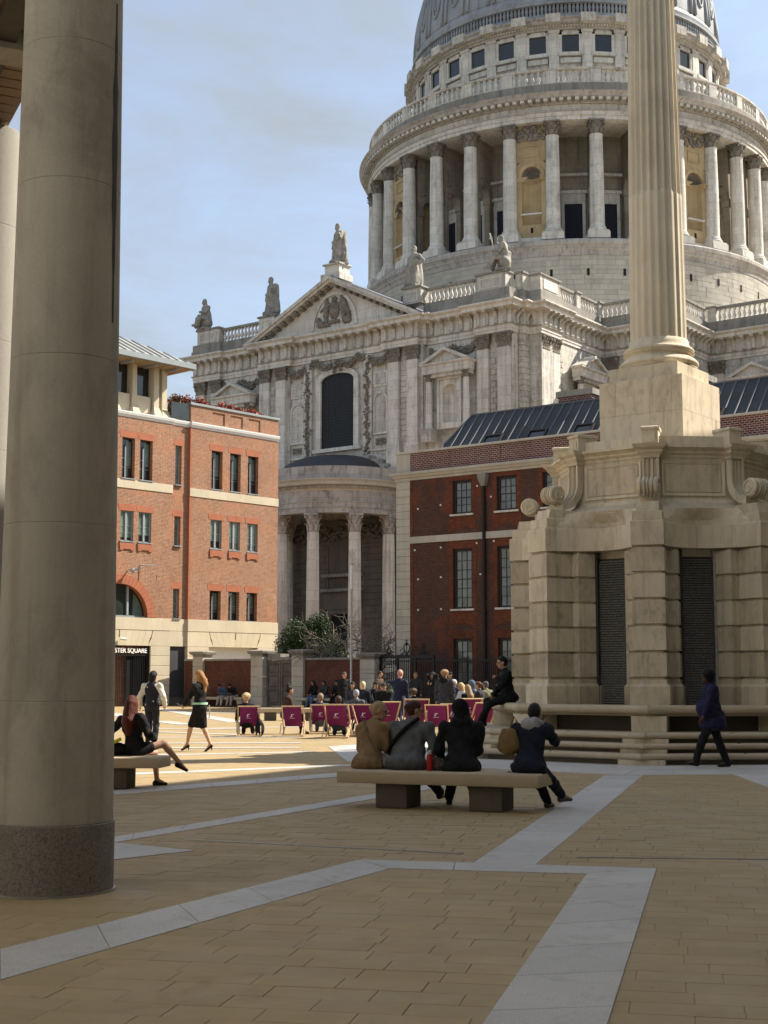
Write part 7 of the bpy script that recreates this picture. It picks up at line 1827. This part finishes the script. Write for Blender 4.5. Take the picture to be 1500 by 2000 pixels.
# standing woman with white sleeves and dark pinafore
Pf, jf = person('woman in dark dungarees over a white blouse, standing with her back turned', (-5.42,33.3), R(80), 1.66, (0,0,0.91), lean=0.03, feet=((-0.09,0.02,0),(0.10,-0.06,0)), hands=((-0.30,0.02,0.88),(0.30,0.05,0.92)), top=(0.62,0.58,0.50), bottom=(0.022,0.022,0.032), vest=(0.022,0.022,0.032), hair=(0.014,0.010,0.010), hairstyle='bob', res=0.018, head=(-0.35,0), shoe=BL_)
# striding woman
Pg, jg = person('blond woman in a black top and pencil skirt striding in high heels', (-3.95,30.6), R(152), 1.62, (0,0,0.93), lean=0.02, feet=((-0.06,0.27,0),(0.07,-0.24,0.0)), toes=((0,1,0),(0.05,1,-0.15)), hands=((-0.12,0.34,0.98),(0.26,0.22,0.92)), elbows=((-0.6,-1,-0.2),(0.6,-1,-0.2)), head=(0.1,0.0), top=BL_, bottom=BL_, legs='skirt', heel=0.075, hair=(0.40,0.20,0.075), hairstyle='blown', skin_c=(0.55,0.32,0.20), res=0.018)
o_ = MB().sweep([(0.185*math.cos(q), 0.15*math.sin(q)) for q in [2*pi*k/24 for k in range(24)]], [(-0.006,0.99),(0.004,0.99),(0.004,1.035),(-0.006,1.035)], closed=True); o_.build('belt', plain('mint_belt', (0.35,0.62,0.45), 0.6), Pg)
MB().tube([(0.13,-0.15,0.98),(0.135,-0.165,0.85),(0.13,-0.15,0.70)], 0.012, 5).build('white_zip', MAT['white_paint'], Pg)
pw = inv(Pg, (-0.12,0.46,0.98)); o_ = MB().cbox(-0.035,0.035,-0.07,0.07,-0.005,0.005,0.003).build('mobile_phone', MAT['iron'], None, loc=tuple(pw), rot=(0.5,0,R(60))); tag(o_, 'black mobile phone in the hand of the striding blond woman', 'phone')
# woman in a purple blue top
Ph, jh = person('woman in a loose blue violet top and black trousers walking left past the monument', (5.74,25.0), R(178), 1.66, (0,0,0.91), lean=0.05, feet=((-0.06,0.33,0),(0.08,-0.27,0.0)), toes=((0,1,0.12),(0,1,-0.05)), hands=((-0.20,0.22,0.80),(0.22,-0.02,0.82)), elbows=((-0.4,-1,0),None), head=(0.05,0.0), build=1.5, belly=0.09, top=(0.017,0.016,0.048), hem=0.17, sleeve=0.85, bottom=BL_, hair=(0.006,0.005,0.005), hairstyle='afro', skin_c=SK_D, res=0.016)
# man in black on the monument seat
Pi_, ji = person('man in black with dark glasses sitting on the monument seat, hand at his mouth', (2.62,30.25), R(186), 1.76, (0,-0.02,1.165), lean=0.14, feet=((-0.10,0.62,0.55),(0.10,0.50,0.55)), toes=((0,1,0),(0,1,0)), hands=((-0.05,0.24,1.55),(0.05,0.30,1.20)), elbows=((-0.3,0.4,-1),None), head=(0.05,0.05), build=1.12, top=(0.009,0.009,0.010), hem=0.05, bottom=(0.009,0.009,0.010), hair=(0.010,0.008,0.007), hairstyle='short', glasses=True, skin_c=SK_L, res=0.016)
# crowd behind the deck chairs
def seated(label, px, d, top, bottom, hair, style, seat=0.45, face=0.0, **kw):
    sk_ = kw.pop('skin', SK_L); hands_ = kw.pop('hands', ((-0.14,0.36,seat+0.16),(0.14,0.36,seat+0.16)))
    return person(label, (px2x(px,d), d), R(90+face), kw.pop('H',1.68), (0,0,seat+0.10), lean=kw.pop('lean',0.12), feet=((-0.13,0.5,0),(0.13,0.5,0)), hands=hands_, top=top, bottom=bottom, hair=hair, hairstyle=style, res=0.03, group='people beyond the deck chairs', skin_c=sk_, **kw)
def stand(label, px, d, top, bottom, hair, style, face=0.0, **kw):
    sk_ = kw.pop('skin', SK_L)
    return person(label, (px2x(px,d), d), R(90+face), kw.pop('H',1.72), (0,0,0.94), feet=((-0.11,0.03,0),(0.11,-0.04,0)), top=top, bottom=bottom, hair=hair, hairstyle=style, res=0.028, group='people beyond the deck chairs', skin_c=sk_, **kw)
JN = (0.10,0.16,0.26)
wl_ = lambda x, back: (-10.4 + x*math.cos(GA) - back*math.sin(-GA), 79.0 + x*math.sin(GA) - back*math.cos(GA))
def wall_sit(label, x, top, bottom, hair, style, **kw):
    p = wl_(x, 0.72); return person(label, p, GA - pi/2, 1.7, (0,0,0.60), lean=kw.pop('lean',0.2), feet=((-0.15,0.5,0),(0.15,0.5,0)), hands=((-0.1,0.42,0.70),(0.1,0.42,0.70)), top=top, bottom=bottom, hair=hair, hairstyle=style, res=0.032, group='people on the wall benches', **kw)
wall_sit('person in a blue jacket and pale trousers hunched on the wall bench', 2.85, (0.06,0.10,0.20), (0.42,0.38,0.34), (0.015,0.012,0.01), 'short', lean=0.75, head=(0.3,0.5))
wall_sit('person in dark clothes and beige trousers bent over on the wall bench', 3.55, BL_, (0.35,0.30,0.25), (0.015,0.012,0.01), 'short', lean=0.7, head=(0.2,0.5))
wall_sit('woman in black with jeans on the wall bench right of the oak gate', 9.05, BL_, JN, (0.03,0.02,0.015), 'long', head=(0,0.1))
wall_sit('second woman in black with blue jeans on the wall bench', 9.75, (0.05,0.05,0.05), JN, (0.03,0.02,0.015), 'bob', head=(0.3,0.2))
wall_sit('person in a dark cap right of the two women on the wall bench', 10.6, BL_, BL_, (0.015,0.012,0.01), 'short', cap=BL_)
seated('blond woman in black reclining in the leftmost deck chair', 483, 38.5, BL_, BL_, (0.55,0.42,0.22), 'curly', seat=0.24, lean=-0.25, hands=((-0.3,0.25,0.4),(0.3,0.25,0.4)))
seated('person in brown with hair in a top bun, sitting left of the second chair', 558, 40.0, (0.06,0.035,0.025), BL_, (0.015,0.012,0.01), 'topbun', seat=0.42, face=-75, lean=0.15)
seated('fair haired person in a deck chair set back left of centre', 627, 40.3, (0.10,0.10,0.12), JN, (0.32,0.22,0.13), 'short', seat=0.22, lean=-0.25)
seated('person with dark trousers sprawled in a deck chair', 662, 37.6, (0.03,0.04,0.06), (0.02,0.026,0.05), (0.06,0.04,0.03), 'short', seat=0.20, lean=-0.35)
stand('man in a black leather jacket and sunglasses standing by the wall bench', 672, 56, (0.012,0.012,0.013), BL_, (0.12,0.09,0.07), 'short', face=-150, glasses=True, H=1.7)
seated('grey haired person in a chair of the left group, seen from behind', 696, 41, (0.10,0.11,0.12), BL_, (0.42,0.42,0.42), 'short', seat=0.30, lean=-0.1)
seated('blond woman in a navy coat with her back turned, left of the flat caps', 708, 46, (0.018,0.022,0.035), BL_, (0.62,0.47,0.26), 'bob', seat=0.52, face=-10)
seated('man in a black flat cap and jacket beside the blond navy coat', 731, 47, BL_, BL_, (0.05,0.04,0.03), 'short', seat=0.52, cap=(0.03,0.03,0.035), face=-150)
seated('stout man in a black cap looking down', 751, 45, (0.012,0.013,0.012), BL_, (0.05,0.04,0.03), 'short', seat=0.50, cap=(0.035,0.035,0.04), face=170, build=1.2, head=(0,0.3))
seated('person drinking behind the navy suit', 768, 47, (0.09,0.10,0.06), BL_, (0.03,0.02,0.015), 'short', seat=0.55, face=60, hands=((-0.04,0.2,1.2),(0.04,0.2,1.15)))
stand('bald man in a navy suit standing among the deck chairs', 780, 40.6, (0.02,0.026,0.05), (0.03,0.045,0.09), (0.2,0.15,0.1), 'bald', face=-35, H=1.76, hands=((-0.1,0.28,0.98),(0.1,0.28,0.98)), build=1.12, skin=(0.55,0.30,0.22))
seated('woman in a black jacket with hand to her face, right of the navy suit', 793, 46.5, (0.03,0.035,0.04), BL_, (0.03,0.02,0.015), 'bob', seat=0.55, face=150)
seated('curly haired person low behind the tallest deck chair', 808, 44.5, BL_, BL_, (0.09,0.05,0.03), 'curly', seat=0.30)
stand('man in black with a cap raising a camera to his face', 846, 44.5, (0.014,0.014,0.016), BL_, (0.03,0.03,0.03), 'short', face=150, cap=(0.03,0.033,0.04), H=1.62, hands=((-0.07,0.22,1.42),(0.07,0.22,1.42)))
stand('curly fair haired person in a long grey coat standing with back turned', 868, 42.8, (0.045,0.047,0.055), (0.03,0.035,0.05), (0.34,0.22,0.11), 'curly', face=-20, H=1.74, hem=0.34, build=1.15, hood=(0.012,0.012,0.013))
seated('white haired man in a blue suit, right of the long grey coat', 891, 47, (0.022,0.03,0.075), BL_, (0.6,0.58,0.55), 'short', seat=0.58, face=120, skin=(0.55,0.30,0.22))
seated('blond woman in a white top, seated right of the blue suit', 905, 46, (0.6,0.58,0.55), BL_, (0.55,0.40,0.20), 'long', seat=0.48, face=110)
seated('woman in black with long fair brown hair beside the white top', 916, 45, BL_, BL_, (0.36,0.23,0.12), 'long', seat=0.42, face=30)
seated('person in a blue grey hooded top in the seated row', 926, 47, (0.11,0.15,0.20), BL_, (0.11,0.15,0.20), 'scarf', seat=0.55, face=100)
seated('woman in a dark jacket with brown hair, right part of the seated row', 940, 44.5, (0.03,0.025,0.03), BL_, (0.11,0.05,0.03), 'bun', seat=0.52, face=70, build=1.15)
seated('person in a grey beanie and olive coat at the right end of the row', 952, 46.5, (0.16,0.16,0.10), BL_, (0.10,0.10,0.10), 'short', seat=0.52, cap=(0.12,0.12,0.13), face=40)
seated('woman with long dark hair and a white scarf, left of the flat caps', 690, 48.5, (0.05,0.05,0.06), JN, (0.02,0.014,0.012), 'long', seat=0.5, face=170, collar=(0.6,0.58,0.55))
stand('tall man in a brown coat standing behind the flat caps by the railings', 741, 58, (0.10,0.065,0.04), BL_, (0.05,0.035,0.025), 'short', face=-120, H=1.8)
stand('woman in a red scarf and dark coat standing by the iron railings', 812, 60, (0.03,0.03,0.035), BL_, (0.16,0.09,0.05), 'bob', face=160, collar=(0.30,0.03,0.03))
seated('man in a pale shirt seated between the camera man and the grey coat', 857, 48, (0.45,0.45,0.46), BL_, (0.05,0.035,0.03), 'short', seat=0.5, face=150)
stand('man in a green jacket standing far back near the railings', 880, 58, (0.05,0.075,0.05), BL_, (0.03,0.02,0.02), 'short', face=130, cap=(0.02,0.02,0.025))
seated('young woman in a pink top near the right end of the row', 933, 48, (0.45,0.20,0.22), JN, (0.10,0.06,0.04), 'long', seat=0.5, face=140)
bk = empty('backpack', (px2x(508,38.2), 38.3, 0)); tag(bk, 'black backpack on the ground right of the leftmost deck chair', 'backpack')
ob('pouch', sdf_mesh([('e',(0,0,0.2),(0.13,0.11,0.22)),('e',(0.02,-0.08,0.14),(0.10,0.06,0.12))], 0.025, 'pouch', cloth(BL_), 0.04), bk); MB().tube([(-0.05,0,0.40),(0,0,0.46),(0.05,0,0.40)], 0.012, 5).build('handle', cloth(BL_), bk)
# ================================================================ statues on the parapet
SM = stone('statue_stone', (0.36,0.335,0.29), 0.25, 3.0, soot=0.6, streak=0.3, fine=12, sootc=(0.10,0.09,0.08), bump=0.4, blotch=0.48)
kx = lambda s, t, z: (-3.49 + s*math.cos(GA) + t*math.sin(-GA), 114.44 + s*math.sin(GA) + t*math.cos(GA), z)
def robe_wob(X, Y, Z): return (0.06*np.sin(X*11 + 2.2*np.sin(Z*1.5) + 3*Y) + 0.03*np.sin(X*23+Y*17+3*np.sin(Z*2.1)))*np.clip((2.6-Z)/2.0, 0.12, 1)
def statue(label, s, t, z, face, h, pose):
    S_ = empty('saint_statue', kx(s,t,z), face - pi/2); tag(S_, label, 'statue', 'statues of saints on the parapet')
    k = h/3.0
    if pose == 'stand':
        pr_ = [('c',(0,0,0.25),(0,0,1.3),0.46,0.40),('c',(0.05,0.02,1.2),(0.02,0.02,2.05),0.40,0.34),('e',(0,0.02,2.15),(0.48,0.27,0.34)),('c',(0.0,0,2.4),(0.0,0.04,2.62),0.13,0.12),('e',(0,0.06,2.78),(0.16,0.20,0.23)),('e',(0,0.19,2.62),(0.11,0.10,0.17)),
          ('c',(0.44,0,2.2),(0.52,0.05,1.65),0.17,0.15),('c',(0.52,0.05,1.65),(0.25,0.36,1.6),0.15,0.09),('c',(-0.44,0,2.2),(-0.62,0.18,1.75),0.17,0.13),('c',(-0.62,0.18,1.75),(-1.12,0.45,1.85),0.12,0.08),('c',(-1.12,0.45,1.85),(-1.38,0.55,1.78),0.09,0.07),
          ('c',(0.42,-0.12,2.3),(0.60,-0.10,0.35),0.24,0.34),('c',(-0.30,-0.2,2.2),(-0.2,-0.25,0.35),0.25,0.38),('c',(-0.38,0.1,1.9),(-0.35,0.15,0.6),0.16,0.22),('c',(-0.3,0.3,1.5),(0.35,0.3,1.2),0.16,0.14),('e',(-0.18,0.42,0.12),(0.13,0.25,0.12)),('e',(0.2,0.38,0.12),(0.13,0.25,0.12))]
    elif pose == 'stand2':
        pr_ = [('c',(0,0,0.25),(0.05,0,1.3),0.44,0.38),('c',(0.05,0.02,1.2),(0.0,0.02,2.05),0.38,0.33),('e',(0,0.02,2.12),(0.48,0.27,0.34)),('c',(0,0,2.35),(-0.05,0.06,2.6),0.13,0.12),('e',(-0.06,0.08,2.74),(0.16,0.20,0.23)),('c',(-0.06,0.24,2.62),(-0.02,0.28,2.25),0.13,0.06),
          ('c',(-0.46,0,2.15),(-0.85,0.0,1.75),0.16,0.13),('c',(-0.85,0,1.75),(-0.55,0.3,1.45),0.13,0.09),('c',(0.46,0,2.15),(0.62,0.05,1.6),0.17,0.14),('c',(0.62,0.05,1.6),(0.45,0.36,1.25),0.13,0.10),('c',(-0.45,0.25,1.7),(0.45,0.3,1.15),0.20,0.17),('c',(0.3,0.2,1.2),(0.45,0.2,0.25),0.26,0.28),('c',(-0.1,-0.2,2.1),(0.0,-0.25,0.3),0.3,0.42),('c',(-0.3,0.2,1.4),(-0.3,0.2,0.25),0.18,0.16),('e',(0.42,0.42,1.3),(0.2,0.08,0.24)),('e',(-0.18,0.36,0.12),(0.13,0.25,0.12)),('e',(0.2,0.34,0.12),(0.13,0.25,0.12))]
    else:
        pr_ = [('e',(0,-0.1,0.55),(0.5,0.45,0.5)),('c',(0.0,-0.1,0.9),(0.0,0.0,1.6),0.36,0.33),('e',(0,0.0,1.65),(0.46,0.27,0.30)),('c',(0,0,1.9),(0,0.08,2.1),0.13,0.12),('e',(0,0.12,2.26),(0.16,0.19,0.22)),('e',(0,0.24,2.10),(0.1,0.1,0.14)),
          ('c',(-0.2,-0.05,0.75),(-0.28,0.65,0.85),0.24,0.20),('c',(-0.28,0.65,0.85),(-0.30,0.95,0.15),0.20,0.13),('c',(0.2,-0.05,0.75),(0.25,0.6,0.8),0.24,0.20),('c',(0.25,0.6,0.8),(0.28,0.70,0.15),0.20,0.14),('c',(-0.45,0,1.65),(-0.55,0.3,1.2),0.16,0.13),('c',(-0.55,0.3,1.2),(-0.25,0.6,1.25),0.12,0.09),('c',(0.45,0,1.65),(0.62,0.1,1.1),0.17,0.15),('c',(0.62,0.1,1.1),(0.55,0.2,0.3),0.16,0.22),('e',(-0.3,1.1,0.1),(0.13,0.22,0.1)),('c',(0.5,-0.3,0.3),(0.2,-0.4,1.2),0.25,0.18)]
    pr_ = [(p[0], tuple(x*k for x in p[1]), *( [tuple(x*k for x in p[2]), p[3]*k, p[4]*k] if p[0] == 'c' else [tuple(x*k for x in p[2])] )) for p in pr_]
    ob('figure', sdf_mesh(pr_, 0.055, 'figure', SM, 0.07, robe_wob if pose != 'sit' else (lambda X, Y, Z: 0.03*np.sin(X*9+Z*5))), S_)
    MB().cbox(-0.62*k,0.62*k,-0.5*k,0.55*k,-0.16,0.06,0.04).build('statue_base', STD, S_)
    return S_
ff = GA - pi/2
statue('standing saint statue on the pediment apex with one arm stretched out', 0.15, -0.65, 35.5, ff-0.5, 3.5, 'stand')
statue('standing saint statue on the parapet left of the pediment, arm stretched left', -7.55, -0.2, 32.45, ff-0.5, 3.4, 'stand')
statue('bearded saint statue standing on the parapet right of the pediment', 7.55, -0.2, 32.45, ff-0.2, 3.4, 'stand2')
s1 = statue('seated saint statue at the far left end of the parapet', -15.6, 0.1, 32.5, ff-0.4, 3.4, 'sit')
MB().sphere((0.9,0.2,0.3), 0.35, 8, 6, (0.8,0.8,1.3)).build('ox_head', SM, s1, smooth='all')
s2 = statue('seated saint statue with a tall cross at the right end of the parapet', 15.6, 0.1, 32.5, ff-1.0, 3.4, 'sit')
MB().tube([(-0.2,0.55,1.0),(-0.55,1.0,2.75)], 0.06, 6).build('cross_shaft', STW, s2); MB().tube([(-0.85,0.82,2.25),(-0.15,1.02,2.45)], 0.06, 6).build('cross_arm', STW, s2)
# royal arms relief in the pediment
pr_ = [('e',(0,0,1.35),(0.52,0.16,0.75)),('e',(0,-0.06,1.35),(0.36,0.16,0.52)),('e',(0,0,2.35),(0.32,0.16,0.24)),('c',(-0.7,0,2.1),(-0.8,0,1.0),0.22,0.26),('e',(-0.72,-0.04,2.36),(0.17,0.15,0.19)),('c',(-0.8,0,1.0),(-0.75,0,0.25),0.24,0.15),('c',(0.75,0,2.2),(0.9,0,1.1),0.22,0.28),('e',(0.72,-0.04,2.42),(0.16,0.15,0.18)),('c',(0.9,0,1.1),(1.0,0,0.3),0.26,0.2),
       ('c',(0.95,0,2.1),(1.45,0,0.7),0.2,0.22),('e',(1.3,0,0.35),(0.4,0.2,0.26)),('e',(-1.3,0,0.35),(0.42,0.22,0.3)),('e',(-1.5,-0.08,0.72),(0.24,0.2,0.26)),('c',(-0.9,0,1.7),(-1.3,0,1.5),0.12,0.10),('c',(-0.6,0,1.8),(-0.3,0,2.0),0.1,0.1),('c',(0.55,0,1.8),(0.3,0,2.0),0.1,0.1),('c',(-0.4,-0.05,0.4),(0.4,-0.05,0.4),0.16,0.16),('c',(-1.0,0,0.2),(-0.5,0,0.15),0.15,0.1)]
pr_ = [(p[0], (p[1][0]*1.08,p[1][1],p[1][2]*0.98), *([(p[2][0]*1.08,p[2][1],p[2][2]*0.98),p[3],p[4]] if p[0] == 'c' else [p[2]])) for p in pr_]
ob('arms_relief', sdf_mesh(pr_, 0.05, 'arms_relief', CV, 0.05, lambda X, Y, Z: 0.035*np.sin(X*16+Y*9)*np.sin(Z*17)), pd, (0,-0.06,30.2))
# ================================================================ planting
def leafy(name, label, cat, loc, blobs, n, size, cols, seed, parent=None, group=None, stems=True, stemcol=(0.06,0.045,0.03)):
    rr = random.Random(seed); T_ = empty(name, loc, 0, parent)
    if label: tag(T_, label, cat, group)
    k = NT(name + '_leaf'); r_ = rnd_fac(k); g = k.geo(); nn = k.noise(g, 1.5, 3)
    cc = k.ramp(r_, [(i/(len(cols)-1), c) for i, c in enumerate(cols)])
    k.b.inputs['Subsurface Weight'].default_value = 0.0
    lm = k.done(k.mix(k.ramp(nn, [(0.3,0.0),(0.7,0.4)]), cc, tuple(x*0.5 for x in cols[0])), 0.55, spec=0.35)
    mb = MB()
    for i in range(n):
        b = rr.choice(blobs); d = Vector((rr.gauss(0,1),rr.gauss(0,1),rr.gauss(0,1))).normalized()*rr.random()**0.45
        p = Vector((b[0]+d.x*b[3], b[1]+d.y*b[4], b[2]+d.z*b[5]))
        u = Vector((rr.gauss(0,1),rr.gauss(0,1),rr.gauss(0,1))).normalized(); q = u.cross(Vector((rr.gauss(0,1),rr.gauss(0,1),rr.gauss(0,1)))).normalized(); s_ = size*rr.uniform(0.6,1.4)
        m = p + u*s_*0.5 + q.cross(u)*s_*0.12
        mb.add([p, p+u*s_*0.5+q*s_*0.28, p+u*s_, p+u*s_*0.5-q*s_*0.28], [(0,1,2,3)])
    kind(mb.build('foliage', lm, T_), 'stuff')
    if stems:
        tm_ = MB()
        for b in blobs: tm_.tube([(b[0]*0.3,b[1]*0.3,0),(b[0]*0.7,b[1]*0.7,b[2]*0.6),(b[0],b[1],b[2])], [0.06,0.045,0.02], 5)
        tm_.build('trunk', plain(name+'_bark', stemcol, 0.9), T_)
    return T_
pw_ = wl_(6.2, -3.2)
leafy('evergreen_shrub', 'dense dark green evergreen shrub behind the oak gate', 'shrub', (pw_[0]-0.3, pw_[1], 0), [(0,0,3.0,1.4,1.2,1.6),(-0.9,0,3.6,1.0,0.9,1.3),(0.9,0,2.8,0.9,0.8,1.1),(0.2,0.2,4.2,0.8,0.7,0.9),(-1.4,0.1,3.0,0.9,0.9,1.3)], 19000, 0.10, [(0.015,0.035,0.012),(0.045,0.085,0.022),(0.09,0.14,0.04)], 4)
pw_ = wl_(7.9, -2.0)
leafy('variegated_shrub', 'pale grey green variegated shrub beside the evergreen shrub', 'shrub', (pw_[0], pw_[1], 0), [(0,0,2.7,0.6,0.6,0.5),(0.4,0,2.5,0.4,0.4,0.4)], 1400, 0.14, [(0.05,0.09,0.04),(0.16,0.22,0.12),(0.4,0.45,0.3)], 5)
# leafless tangle
pw_ = wl_(9.3, -3.2)
BT = empty('bare_bush', (pw_[0], pw_[1], 0)); tag(BT, 'leafless tangled bush in front of the portico columns', 'bush')
rr = random.Random(12); mb = MB()
def twig(p, d, L, r_, dep):
    pts_ = [p]; 
    for k in range(4):
        d = (d + Vector((rr.gauss(0,0.32),rr.gauss(0,0.32),rr.gauss(0,0.25)))).normalized(); pts_.append(pts_[-1] + d*L/4)
    mb.tube([tuple(q) for q in pts_], [r_*(1-0.17*k) for k in range(5)], 4, caps=False)
    if dep:
        for k in range(4): i = rr.randint(1,4); twig(pts_[i], (d + Vector((rr.gauss(0,0.8),rr.gauss(0,0.8),rr.gauss(0.1,0.6)))).normalized(), L*rr.uniform(0.5,0.75), r_*0.62, dep-1)
for i in range(13): a = 2*pi*i/13; twig(Vector((0.2*math.cos(a)-0.4,0.2*math.sin(a),0.0)), Vector((math.cos(a)*0.32-0.1,math.sin(a)*0.25,0.85)).normalized(), 3.4, 0.065, 3)
mb.build('branches', plain('pale_bark', (0.20,0.165,0.13), 0.85), BT)
# red planting on the office terrace
def terrace(x, y, z, n, L, seed):
    v = Matrix.Rotation(LA, 4, 'Z') @ Vector((x,y,0)); return (-11.02+v.x, 79.5+v.y, z)
REDS = [(0.05,0.07,0.025),(0.30,0.05,0.03),(0.52,0.07,0.035),(0.60,0.14,0.06)]
for i, (x, L, hh, lb) in enumerate(((0.7,1.0,0.75,'clump of red leaved planting at the left end of the brick parapet'),(2.3,0.6,0.45,'small red leaved clump in the middle of the brick parapet'),(3.3,0.6,0.75,'tall red leaved clump behind the brick parapet'),(4.6,1.1,0.6,'broad red leaved planting toward the right of the brick parapet'),(6.1,0.2,0.45,'lone red leaved sprig at the right of the brick parapet'))):
    leafy('red_shrub', lb, 'shrub', terrace(x, 0.75, 17.0, 0, 0, 0), [(-L*0.4,0,hh*0.55,L*0.5,0.25,hh*0.5),(L*0.4,0.1,hh*0.45,L*0.5,0.25,hh*0.45)], int(700*L+140), 0.13, REDS, 20+i, group='red leaved planting on the office terrace', stems=True)
leafy('terrace_shrub', 'green and red shrub behind the glass terrace corner', 'shrub', terrace(-0.7,0.7,16.1,0,0,0), [(0,0,0.7,0.55,0.3,0.6),(0.1,0,1.15,0.5,0.3,0.35)], 1300, 0.13, [(0.03,0.06,0.02),(0.06,0.10,0.03),(0.25,0.06,0.03),(0.5,0.08,0.04)], 31)
